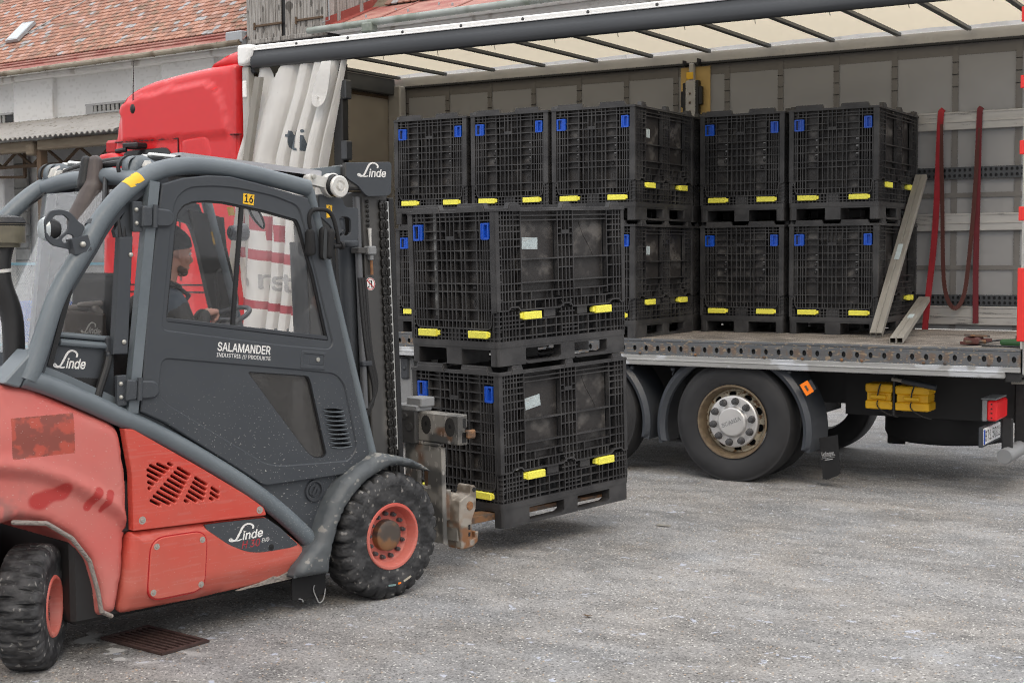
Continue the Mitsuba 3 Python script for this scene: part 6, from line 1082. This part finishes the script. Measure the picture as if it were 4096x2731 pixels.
mput('lift_cylinder', [tube([(.30, -1.088, .45), (.30, -1.088, 1.92)], .046, 18)], 'mat_body_grey', MA); mput('lift_cylinder', [mir(tube([(.30, -1.088, .45), (.30, -1.088, 1.92)], .046, 18))], 'mat_body_grey', MA)
mput('hose_pipe', [tube([(.385, -1.072, 1.0), (.385, -1.072, 2.16)], .020, 14)], 'mat_pipe', MA)
mput('mast_hose', [tube(curve([(.40, -1.085 + .018 * k, 1.72), (.405, -1.075 + .018 * k, 1.45), (.405, -1.050 + .016 * k, 1.25), (.40, -1.02 + .012 * k, 1.12), (.39, -1.03 - .01 * k, 1.00), (.35, -1.10, .90)], 24), .011, 8) for k in range(3)], 'mat_hose', MA)
mput('hose_band', [cbox(.385, .418, -1.10, -1.03, 1.235, 1.262, .004)], 'mat_dark_grey', MA, smooth=False)
mput('pipe_clamp', [cbox(.36, .425, -1.105, -1.045, 1.852, 1.884, .004)], 'mat_mast', MA, smooth=False); CL_ = mput('chain_anchor', [cbox(.398, .440, -1.045, -.985, 1.845, 1.892, .006), cbox(.40, .43, -1.025, -1.0, 1.815, 1.846, .004)], 'mat_track_light', MA, smooth=False)
mput('anchor_bolt', [tube([(.415, -1.008, 1.735), (.415, -1.008, 1.83)], .0085, 8)], 'mat_rust_orange', CL_); mput('anchor_rod', [tube([(.415, -1.010, 1.89), (.415, -1.012, 1.955), (.415, -1.012, 1.99)], [.007, .009, .012], 8)], 'mat_silver', CL_)
for k in range(6): mput('thin_chain_link', [cbox(.402, .418, -1.024, -1.006, 1.995 + .026 * k, 2.015 + .026 * k, .006)], 'mat_chain', MA, smooth=False)
lk = [prism(fillet([(-.029, -.021), (.004, -.021), (.004, .021), (-.029, .021)], .012, 4), -.006, .010, bev=.003), prism(fillet([(.004, -.023), (.027, -.023), (.027, .023), (.004, .023)], .008, 3), -.004, .013, bev=.003), prism([(-.02, -.031), (.015, -.031), (.015, .031), (-.02, .031)], -.004, .004)] + [prism(fillet([(c - .0045, -.012), (c + .0045, -.012), (c + .0045, .012), (c - .0045, .012)], .003, 2), .010, .0145) for c in (-.006, .010)]
lkm = sd(cat(*lk))
for k in range(29): mput('chain_link', move(lkm, .408, -.904, .645 + .0525 * k), 'mat_chain', MA, smooth=20)
SG = mput('pictogram', [sd(move(prism([(.034 * math.cos(t), .035 * math.sin(t)) for t in np.arange(28) * math.pi / 14], .400, .4015), -1.010, 1.685, 0))], 'mat_white_print', MA, smooth=False, label='round prohibition sign')
ring = prism([(.032 * math.cos(t), .033 * math.sin(t)) for t in np.arange(28) * math.pi / 14], .4015, .402, holes=[[(.027 * math.cos(t), .028 * math.sin(t)) for t in np.arange(28) * math.pi / 14]])
mput('sign_print', [sd(move(m, -1.010, 1.685, 0)) for m in (ring, rot(prism([(-.028, -.0028), (.028, -.0028), (.028, .0028), (-.028, .0028)], .4019, .4024), [0, 0, 1], -42))], 'mat_red_print', SG, smooth=False)
mput('sign_print', [sd(move(m, -1.010, 1.685, 0)) for m in (prism([(-.010, -.018), (-.007, -.018), (-.007, .020), (-.010, .020)], .4015, .4018), prism([(-.010, .016), (.012, .016), (.012, .019), (-.010, .019)], .4015, .4018), prism([(.004, -.022), (.007, -.022), (.008, .006), (.003, .006)], .4015, .4018), prism([(.0095, -.022), (.0125, -.022), (.012, .006), (.008, .006)], .4015, .4018), prism([(.0075 + .005 * math.cos(t), .011 + .005 * math.sin(t)) for t in np.arange(10) * math.pi / 5], .4015, .4018), prism([(-.013 + .005 * math.cos(t), -.017 + .005 * math.sin(t)) for t in np.arange(10) * math.pi / 5], .4015, .4018))], 'mat_black_print', SG, smooth=False)
hp = fillet([(-1.226, 2.338), (-0.912, 2.354), (-0.897, 2.342), (-0.904, 2.182), (-0.925, 2.168), (-1.07, 2.160), (-1.095, 2.176), (-1.138, 2.217), (-1.20, 2.247), (-1.223, 2.265)], .012, 3)
HD = fput('head_plate', sd(prism(hp[::-1], .436, .450, bev=.002)), 'mat_body_grey', MA, smooth=20, label='dark grey mast head plate'); m = linde(.205); m = rot(m, [0, 0, 1], 1.2); fput('lettering', sd((m[0] + np.array([-1.142, 2.262, .4505]), m[1])), 'mat_white_print', HD, smooth=False)
fput('head_edge', [sd(prism([(-1.229, 2.262), (-1.219, 2.262), (-1.217, 2.336), (-1.228, 2.336)], .43, .4525, bev=.002)), cbox(.28, .44, -1.20, -.90, 2.20, 2.33, .01)], 'mat_mast', HD, smooth=False)
fput('tilt_bridge', [sd(prism([(-1.50, 2.275), (-1.427, 2.297), (-1.226, 2.322), (-1.226, 2.262), (-1.30, 2.24), (-1.50, 2.235)], .34, .41)), sd(prism([(-1.50, 2.275), (-1.427, 2.297), (-1.226, 2.322), (-1.226, 2.262), (-1.30, 2.24), (-1.50, 2.235)], -.25, -.18))], 'mat_frame_grey', MA, smooth=False)
BR = fput('mast_bearing', [move(lathe([(-.055, .055), (-.05, .064), (-.012, .064), (-.008, .058)], 32), .50, -1.335, 2.212), cat(bar((.468, -1.335, 2.215), (.468, -1.485, 2.240), .05, .055)), move(lathe([(-.025, .001), (-.025, .024), (.02, .024), (.024, .001)], 14), .475, -1.485, 2.240)], 'mat_silver', MA, label='silver mast bearing')
fput('rubber', [move(lathe([(-.01, .060), (.012, .057), (.014, .001)], 28), .502, -1.330, 2.208)], 'mat_black', BR); fput('end_disc', [move(lathe([(-.004, .05), (.0, .0585), (.012, .0585), (.018, .052), (.018, .032), (.010, .026), (.010, .019), (.022, .017), (.023, .001)], 32), .512, -1.322, 2.204)], 'mat_silver', BR); fput('bolt', [move(lathe([(0, .013), (.012, .013), (.013, .001)], 12), .50, -1.478, 2.250)], 'mat_bolt', BR)
bp = fillet([(-1.40, 2.165), (-1.246, 2.145), (-1.232, 2.11), (-1.217, 2.099), (-1.138, 2.097), (-1.138, 1.945), (-1.155, 1.917), (-1.255, 1.905), (-1.33, 2.0), (-1.40, 2.05)], .012, 3)
BP = fput('bracket_plate', sd(prism(bp[::-1], .435, .450, holes=[fillet([(-1.272, 2.035), (-1.25, 2.052), (-1.205, 2.046), (-1.190, 2.03), (-1.192, 1.965), (-1.215, 1.945), (-1.243, 1.952), (-1.258, 1.99)], .012, 3), [(-1.257 + .009 * math.cos(t), 1.953 + .009 * math.sin(t)) for t in np.arange(12) * math.pi / 6]], bev=.002)), 'mat_body_grey', MA, smooth=20)
fput('work_lamp', [sd(slab(fillet([(-1.262, 2.045), (-1.20, 2.045), (-1.195, 1.965), (-1.225, 1.94), (-1.255, 1.97)], .012, 3)[::-1], .36, .425, ref=.03, rnd=.015))], 'mat_fender', BP, smooth=40)
fput('lower_lip', sd(slab(fillet([(-1.262, 1.93), (-1.134, 1.925), (-1.132, 1.89), (-1.205, 1.884), (-1.245, 1.905)], .01, 3)[::-1], .38, .455, ref=.03, rnd=.012)), 'mat_body_grey', BP, smooth=40)
YS = fput('warning_sticker', sd(prism([(-1.356, 2.04), (-1.320, 2.046), (-1.318, 2.108), (-1.356, 2.110)], .450, .4515)), 'mat_sticker_yellow', BP, smooth=False); fput('sticker_print', [sd(prism([(-1.351, 2.080), (-1.324, 2.081), (-1.337, 2.104)], .4515, .452, holes=[[(-1.347, 2.083), (-1.328, 2.0835), (-1.337, 2.0985)]])), sd(prism([(-1.3385, 2.085), (-1.3355, 2.085), (-1.336, 2.095), (-1.338, 2.095)], .4515, .452))], 'mat_black_print', YS, smooth=False)
# wing mirror on its bent arm
MR = fput('wing_mirror', [chain_body([(((.62, -1.507, 1.965), .026), ((.62, -1.512, 1.84), .022)), (((.64, -1.475, 1.96), .022), ((.64, -1.49, 1.84), .018))], .012)], 'mat_rubber_black', FL, label='black wing mirror on a bent arm')
fput('arm', [tube(curve([(.60, -1.578, 1.98), (.602, -1.586, 2.04), (.605, -1.568, 2.071), (.61, -1.53, 2.077), (.62, -1.485, 2.073), (.625, -1.455, 2.045), (.63, -1.436, 1.985), (.63, -1.420, 1.905)], 40), .0115, 12)], 'mat_rubber_black', MR)
fput('arm_socket', [tube([(.60, -1.575, 1.845), (.60, -1.58, 1.86), (.60, -1.583, 1.96), (.60, -1.583, 1.975)], [.022, .029, .026, .018], 14), tube([(.63, -1.455, 1.887), (.63, -1.41, 1.892), (.63, -1.408, 1.892), (.63, -1.392, 1.893)], [.013, .013, .022, .022], 14)], 'mat_rubber_black', MR)
fput('mirror_face', [sd(prism(fillet([(-1.535, 1.83), (-1.512, 1.815), (-1.505, 1.975), (-1.522, 1.985)], .01, 3), .643, .646))], 'mat_tint', MR, smooth=False)
fput('knuckle', [cbox(.575, .625, -1.50, -1.455, 1.925, 1.975, .012), ball((.632, -1.475, 1.95), .011)], 'mat_frame_grey', MR)
# carriage
CG = fput('carriage', [cbox(-.46, .622, -.57, -.515, .762, .935, .008), cbox(-.46, .622, -.52, -.50, .86, .936, .005), cbox(-.46, .622, -.52, -.50, .762, .80, .005)], 'mat_worn_steel', FL, smooth=20, label='worn steel fork carriage')
fput('grease_stain', [rr(prism([(c + .042 * math.cos(t), .862 + .055 * math.sin(t)) for t in np.arange(24) * math.pi / 12], .57, .5706)) for c in (.345, .548)], 'mat_grease', CG, smooth=False)
fput('carriage_bolt', [rr(prism([(c + .010 * math.cos(t), .868 + .012 * math.sin(t)) for t in np.arange(10) * math.pi / 5], .5706, .572)) for c in (.345, .548)], 'mat_black', CG, smooth=False)
fput('end_slot', [cbox(.6225, .624, -.538, -.515, .86, .915, .002), cbox(.6225, .624, -.545, -.512, .775, .835, .002)], 'mat_black', CG, smooth=False); fput('end_hook', [cbox(.60, .665, -.515, -.485, .80, .845, .01), cbox(.632, .662, -.53, -.47, .80, .85, .008)], 'mat_rusty_steel', CG)
PLT = fput('hanger_plate', [cbox(.12, .285, -.60, -.565, .745, .945, .008)], 'mat_mast', CG, smooth=False); fput('hanger_bolt', [move(rot(lathe([(0, .022), (.015, .022), (.017, .001)], 6), [0, 0, 1], -90), .20, -.60, .905), move(rot(lathe([(0, .026), (.006, .026), (.006, .001)], 20), [0, 0, 1], -90), .235, -.60, .845)], 'mat_mast', PLT, smooth=False)
fput('support_plate', [rr(prism([(.15, .18), (.480, .18), (.470, .735), (.445, .742), (.15, .742)], .535, .565, holes=[[(.262, .50), (.345, .49), (.350, .60), (.31, .615), (.262, .61)], [(.262, .26), (.345, .25), (.345, .44), (.262, .45)]], bev=.004))], 'mat_worn_steel', CG, smooth=20, label='slotted steel support plate')
fput('plate_cap', [cbox(.17, .31, -.57, -.53, .742, .762, .004), cbox(.315, .455, -.57, -.53, .742, .760, .004)], 'mat_worn_steel', CG, smooth=False)
fput('valve_block', [cbox(.10, .30, -.60, -.48, .935, .97, .006), cbox(.19, .32, -.585, -.475, .96, 1.015, .006)], 'mat_track_light', CG, smooth=False)
fput('lower_beam', [cbox(-.42, .44, -.50, -.46, .30, .48, .006), cbox(-.46, .50, -.47, -.43, .18, .34, .006)], 'mat_worn_steel', CG, smooth=False)
HK = fput('fork_hook', [sd(prism(fillet([(-.455, .135), (-.365, .14), (-.325, .165), (-.318, .225), (-.345, .225), (-.345, .19), (-.372, .185), (-.372, .30), (-.34, .36), (-.335, .405), (-.335, .480), (-.35, .502), (-.378, .500), (-.385, .455), (-.43, .44), (-.47, .42), (-.475, .30)], .008, 3)[::-1], .405, .520, bev=.006)), cbox(.37, .46, -.47, -.41, .30, .455, .012)], 'mat_hook', CG, smooth=20, label='rusty fork hook casting')
fput('hook_pin', [move(lathe([(0, .026), (.004, .024), (.004, .001)], 18), .521, -.392, .385)], 'mat_rust_orange', HK); fput('pin_hole', [move(lathe([(0, .014), (.002, .014), (.002, .001)], 14), .5205, -.357, .475), cbox(.5195, .522, -.405, -.388, .245, .275, .002), cbox(.5195, .522, -.405, -.388, .205, .23, .002)], 'mat_black', HK)
for s in (1, -1):
    g = [sd(prism(fillet([(-.46, .232), (-.40, .218), (1.14, .236), (1.14, .252), (-.35, .266), (-.405, .30), (-.41, .90), (-.46, .90)], .012, 3)[::-1], .205, .325, bev=.003))]
    fput('fork', g if s > 0 else [mir(cat(*g))], 'mat_rusty_steel', FL, smooth=20)
# inside the cab
fput('left_door', mir(sd(prism(do, .56, .594, holes=[wo, lo]))), 'mat_body_grey', FL, smooth=False); fput('left_window', mir(sd(pane(wo, .576))), 'mat_glass', FL, smooth=False)
fput('windscreen', [(np.array([(-.36, -1.17, .80), (.50, -1.17, .80), (.48, -1.55, 2.16), (-.32, -1.55, 2.16)]), np.array([[0, 1, 2], [0, 2, 3]]))], 'mat_glass', FL, smooth=False)
ST_ = fput('seat', [sd(slab(fillet([(-2.42, 1.06), (-1.98, 1.10), (-1.94, 1.16), (-2.0, 1.19), (-2.36, 1.17), (-2.44, 1.60), (-2.40, 1.72), (-2.43, 1.77), (-2.50, 1.74), (-2.52, 1.5)], .03, 4), -.14, .30, ref=.04, rnd=.05))], 'mat_seat', FL, smooth=50)
fput('seat_base', [cbox(-.38, .52, -2.90, -2.05, .78, 1.06, .02), cbox(-.38, .52, -1.62, -1.25, .60, 1.25, .04), cbox(-.38, .52, -2.1, -1.2, .55, .60, .01)], 'mat_black', FL, smooth=False)
fput('dashboard', [cbox(-.34, .44, -1.52, -1.32, 1.20, 1.40, .03), cbox(-.10, .26, -1.70, -1.50, 1.12, 1.38, .03)], 'mat_dark_grey', FL)
SW = fput('steering_wheel', [tube([(.02 + .15 * math.cos(t), -1.73 + .14 * math.sin(t), 1.505 + .06 * math.sin(t)) for t in np.linspace(0, 2 * math.pi, 41)], .013, 10, False), tube([(.02, -1.64, 1.30), (.02, -1.73, 1.49)], .028, 12), tube([(-.13, -1.73, 1.505), (.17, -1.73, 1.505)], .011, 8)], 'mat_fender', FL); fput('spinner_knob', [tube([(.115, -1.835, 1.465), (.115, -1.838, 1.53), (.115, -1.838, 1.548)], [.016, .024, .020], 14)], 'mat_black', SW)
fput('armrest', [cbox(.30, .42, -2.20, -1.86, 1.36, 1.42, .02), tube([(.34, -1.68, 1.36), (.34, -1.68, 1.46)], .014, 8)], 'mat_black', FL)
LPL = fput('left_pillar_panel', [sd(prism([(-1.665, 2.10), (-1.44, 2.06), (-1.426, 1.896), (-1.35, 1.60), (-1.36, 1.42), (-1.47, 1.40), (-1.535, 1.561), (-1.608, 1.868)], -.42, -.38))], 'mat_black', FL, smooth=False); fput('grab_handle', [tube(curve([(-.37, -1.475, 1.765), (-.345, -1.515, 1.748), (-.345, -1.526, 1.71), (-.345, -1.512, 1.62), (-.37, -1.495, 1.53)], 24), .010, 10)], 'mat_black', LPL)
fput('yellow_label', [sd(prism([(-1.532, 1.979), (-1.515, 1.907), (-1.479, 1.909), (-1.496, 1.983)], -.378, -.376))], 'mat_sticker_dark', LPL, smooth=False); fput('yellow_label', [sd(prism([(-1.386, 2.122), (-1.374, 2.073), (-1.333, 2.076), (-1.341, 2.125)], -.43, -.428))], 'mat_sticker_dark', LPL, smooth=False)
fput('horn', [rot(move(lathe([(-.06, .03), (-.05, .042), (-.045, .038), (-.03, .044), (-.025, .040), (-.01, .046), (-.005, .042), (.01, .047), (.04, .05), (.045, .001)], 20, axis=1), -.28, -1.41, 1.975), [1, 0, 0], 4, (-.28, -1.41, 1.975))], 'mat_fender', FL, label='ribbed grey horn outside the far front pillar')
IM = fput('inside_mirror', [sd(prism(curve([(-1.813, 2.095), (-1.795, 2.05), (-1.765, 2.015), (-1.729, 1.985)], 10).tolist() + curve([(-1.722, 1.995), (-1.735, 2.04), (-1.766, 2.088)], 8).tolist(), .38, .40))], 'mat_plate_white', FL, smooth=False); fput('mirror_rim', [tube([(.402, b, h) for b, h in curve([(-1.815, 2.097), (-1.797, 2.049), (-1.766, 2.013), (-1.729, 1.983), (-1.722, 1.995), (-1.730, 2.03), (-1.755, 2.07)], 24)], .005, 6)], 'mat_black', IM)
fput('left_number_sticker', [sd(prism([(-2.452, 2.085), (-2.420, 2.082), (-2.418, 2.114), (-2.450, 2.112)], -.432, -.430))], 'mat_sticker_yellow', FL, smooth=False)
t = widen(text('16', .024, .001, True), .026); fput('sticker_digits', sd((t[0] + np.array([-2.448, 2.087, -.4298]), t[1])), 'mat_black_print', FL, smooth=False)
# bag and gloves behind the driver
BG = thing('equipment_bag', 'brown equipment box with white script lettering behind the forklift driver', 'box'); put('case', fk(sd(slab(fillet([(-2.735, 1.33), (-2.50, 1.33), (-2.455, 1.545), (-2.50, 1.565), (-2.72, 1.592)], .015, 3), -.02, .20, ref=.04, rnd=.015))), 'mat_bag', BG, smooth=50)
m = rot(linde(.105, sq=.9), [0, 0, 1], -7); put('lettering', fk(sd((m[0] + np.array([-2.652, 1.478, .2005]), m[1]))), 'mat_lettering_dim', BG, smooth=False)
GV = thing('work_gloves', 'pair of grey work gloves lying on the brown box behind the driver', 'gloves')
gb = [(((.10, -2.66, 1.595), .016), ((.10, -2.55, 1.590), .024)), (((.12, -2.55, 1.592), .020), ((.13, -2.47, 1.560), .014)), (((.15, -2.55, 1.592), .018), ((.16, -2.475, 1.545), .013)), (((.09, -2.54, 1.60), .016), ((.10, -2.47, 1.585), .012)), (((.14, -2.62, 1.61), .014), ((.15, -2.52, 1.615), .016))]
put('glove', fk(chain_body(gb, .008, 4)), 'mat_glove', GV, smooth=True)
# ---------------------------------------------------------------- the driver
PE = thing('person', 'person in a black knitted cap and dark jacket driving the forklift', 'person')
HC = np.array([.06, -2.052, 1.862])
def bone(*ps): return [(ps[i], ps[i + 1]) for i in range(len(ps) - 1)]
bones = bone(((.08, -2.25, 1.24), .13), ((.08, -2.21, 1.42), .125), ((.07, -2.165, 1.56), .10), ((.065, -2.12, 1.66), .062), ((.06, -2.085, 1.76), .056))
for s in (1, -1): bones += bone(((.08 + s * .08, -2.17, 1.58), .075), ((.08 + s * .17, -2.15, 1.585), .062))
bones += bone(((.25, -2.15, 1.585), .058), ((.31, -2.10, 1.39), .046), ((.20, -1.975, 1.525), .033)) + bone(((-.09, -2.15, 1.585), .058), ((-.14, -2.00, 1.40), .046), ((.02, -1.70, 1.45), .034))
bones += bone(((.14, -2.22, 1.22), .085), ((.20, -1.86, 1.20), .07), ((.20, -1.78, .85), .052)) + bone(((.0, -2.22, 1.22), .085), ((-.04, -1.86, 1.20), .07), ((-.04, -1.74, .85), .052))
# head: skull, face, nose, brow, jaw, ear
hd = [((HC + (0, -.012, .035), .083), (HC + (0, .012, .020), .080)), ((HC + (0, .02, -.02), .066), (HC + (0, .045, -.075), .045)), ((HC + (0, .058, -.098), .024), (HC + (0, .048, -.10), .026)), ((HC + (0, .085, -.008), .016), (HC + (0, .1095, -.042), .0125)), ((HC + (0, .098, -.050), .013), (HC + (0, .085, -.052), .018)), ((HC + (.028, .078, .006), .013), (HC + (-.028, .078, .006), .013)), ((HC + (.012, .082, -.078), .011), (HC + (-.012, .082, -.078), .011)), ((HC + (.034, .05, -.03), .03), (HC + (-.034, .05, -.03), .03)), ((HC + (.074, -.008, .012), .011), (HC + (.072, -.002, -.028), .008)), ((HC + (-.074, -.008, .012), .011), (HC + (-.072, -.002, -.028), .008)), (((.06, -2.085, 1.76), .056), (HC + (0, -.015, -.06), .062))]
bones += hd
# hands: palm and five fingers, the right one closed round the spinner knob
def hand(wr, d, up, s, curl):
    wr, d, up = map(lambda q: np.array(q, float), (wr, d, up)); d /= np.linalg.norm(d); up -= d * (d @ up); up /= np.linalg.norm(up); lat = np.cross(d, up) * s; B_ = []
    for k in range(4):
        k0 = wr + d * (.078 - .004 * abs(k - 1.2)) + lat * (.030 - .019 * k); B_.append(((wr + lat * (.016 - .010 * k), .017), (k0, .0125)))
        L = (.026, .030, .029, .023)[k]; q, a = k0, .25; 
        for j in range(3):
            a += curl * (1.0 + .12 * k); nx = q + (d * math.cos(a) - up * math.sin(a)) * L * (1.15 - .2 * j); B_.append(((q, .0095 - .001 * j), (nx, .0088 - .001 * j))); q = nx
    t0 = wr + d * .022 + lat * .026 - up * .008; t1 = t0 + d * .030 + lat * .016 - up * .020; t2 = t1 + d * .030 - lat * .004 - up * .014; B_ += [((t0, .013), (t1, .0105)), ((t1, .0105), (t2, .0085))]; return B_
rb = hand((.19, -1.955, 1.545), (-.35, 1, .22), (.15, -.2, 1), -1, .72); lb = hand((.03, -1.69, 1.455), (.25, 1, -.05), (0, .1, 1), 1, .6)
def skin(bs, e): return chain_body(bs, e, 5, 12)
put('body', fk(cat(skin(bones, .012), skin(rb, .004), skin(lb, .005))), 'mat_skin', PE, smooth=True)
hatb = [((HC + (0, -.022, .045), .098), (HC + (0, .010, .036), .092)), ((HC + (0, -.035, .088), .066), (HC + (0, -.005, .085), .062)), ((HC + (0, -.05, .01), .072), (HC + (0, -.045, .03), .08))]
v, f = chain_body(hatb, .010, 4); cut = HC[2] + .016 + (v[:, 1] - HC[1]) * .12; v[:, 2] = np.maximum(v[:, 2], cut); put('knitted_cap', fk((v, f)), 'mat_knit', PE, smooth=True)
jb = bone(((.08, -2.26, 1.20), .155), ((.08, -2.22, 1.42), .148), ((.07, -2.175, 1.56), .118), ((.065, -2.13, 1.635), .085))
for s in (1, -1): jb += bone(((.08 + s * .07, -2.175, 1.57), .09), ((.08 + s * .165, -2.16, 1.575), .078))
jb += bone(((.245, -2.16, 1.575), .074), ((.315, -2.10, 1.38), .062), ((.225, -2.0, 1.505), .047), ((.20, -1.97, 1.53), .044)) + bone(((-.085, -2.16, 1.575), .074), ((-.14, -2.0, 1.39), .062), ((.0, -1.74, 1.445), .045))
JK = put('jacket', fk(chain_body(jb, .014, 5)), 'mat_jacket', PE, smooth=True)
put('collar', fk(chain_body([(((.065 + .075 * math.cos(t), -2.105 + .07 * math.sin(t), 1.70 - .02 * math.sin(t)), .016), ((.065 + .075 * math.cos(t + .4), -2.105 + .07 * math.sin(t + .4), 1.70 - .02 * math.sin(t + .4)), .016)) for t in np.arange(-1.0, 4.2, .4)] + [(((.11, -2.045, 1.675), .014), ((.12, -1.995, 1.640), .009)), (((.12, -1.995, 1.640), .009), ((.12, -2.03, 1.605), .012))], .008, 3)), 'mat_jacket', JK, smooth=True)
put('shoulder_yoke', fk(chain_body([(((.16, -2.16, 1.60), .083), ((.24, -2.165, 1.585), .0795)), (((.10, -2.15, 1.62), .078), ((.10, -2.10, 1.60), .086))], .012, 3)), 'mat_jacket_blue', JK, smooth=True)
put('beard', fk(chain_body([((HC + (.03, .045, -.098), .022), (HC + (0, .066, -.103), .021)), ((HC + (-.03, .045, -.098), .022), (HC + (0, .066, -.103), .021)), ((HC + (.022, .072, -.062), .0075), (HC + (-.022, .072, -.062), .0075)), ((HC + (.055, .01, -.085), .018), (HC + (.03, .045, -.10), .02))], .006, 3)), 'mat_beard', PE, smooth=True)
for s in (1, -1): put('eye', fk(ball(HC + (s * .030, .083, -.006), .010)), 'mat_plate_white', PE, smooth=True); put('eyebrow', fk(chain_body([((HC + (s * .016, .094, .010), .004), (HC + (s * .042, .084, .012), .004))], .004, 2)), 'mat_beard', PE, smooth=True)
put('trousers', fk(chain_body(bone(((.14, -2.24, 1.22), .10), ((.20, -1.86, 1.21), .082), ((.20, -1.78, .80), .064)) + bone(((.0, -2.24, 1.22), .10), ((-.04, -1.86, 1.21), .082), ((-.04, -1.74, .80), .064)), .018, 5)), 'mat_jacket', PE, smooth=True)
for s in (.20, -.04): put('boot', fk(chain_body([(((s, -1.80, .68), .055), ((s, -1.62, .645), .042))], .012, 3)), 'mat_black', PE, smooth=True)
# ---------------------------------------------------------------- drain and litter on the yard
def gnd(x, y, z=0.0): return np.array([x, y, z])
DG = thing('drain_grate', 'rusty dark drain grate sunk in the wet asphalt below the forklift', 'drain grate'); d0 = gnd(-.815, -5.865, 0); ux = gnd(.03, .28, 0); uy = gnd(.46, -.05, 0)
def dq(a, b, z): return d0 + ux * a + uy * b + gnd(0, 0, z)
def dbar(a0, a1, b0, b1, z0, z1): v = np.array([dq(a, b, z) for a in (a0, a1) for b in (b0, b1) for z in (z0, z1)]); return v, CUBEF
put('frame', cat(dbar(0, 1, 0, .05, .002, .014), dbar(0, 1, .95, 1, .002, .014), dbar(0, .07, .05, .95, .002, .014), dbar(.93, 1, .05, .95, .002, .014)), 'mat_drain', DG, smooth=False)
put('pit', dbar(.06, .94, .04, .96, .0015, .004), 'mat_black', DG, smooth=False)
for k in range(7): put('bar', dbar(.10 + .118 * k, .155 + .118 * k, .05, .95, .004, .013), 'mat_drain', DG, smooth=False)
LV = thing('dry_leaf', 'small dry brown leaf lying on the asphalt in the right foreground', 'leaf'); put('blade', move(xf(ball((0, 0, 0), .022, (1.3, .55, .12), 8), lambda v: v + np.c_[0 * v[:, :2], .18 * np.abs(v[:, 0])]), 1.02, -4.32, .008), 'mat_rust_beam', LV)
WR = thing('wood_chip', 'pale splinter lying on the asphalt under the carried boxes', 'chip'); put('sliver', move(cbox(-.05, .05, -.02, .02, 0.001, .012, .006), .33, -1.95, 0), 'mat_plank', WR)
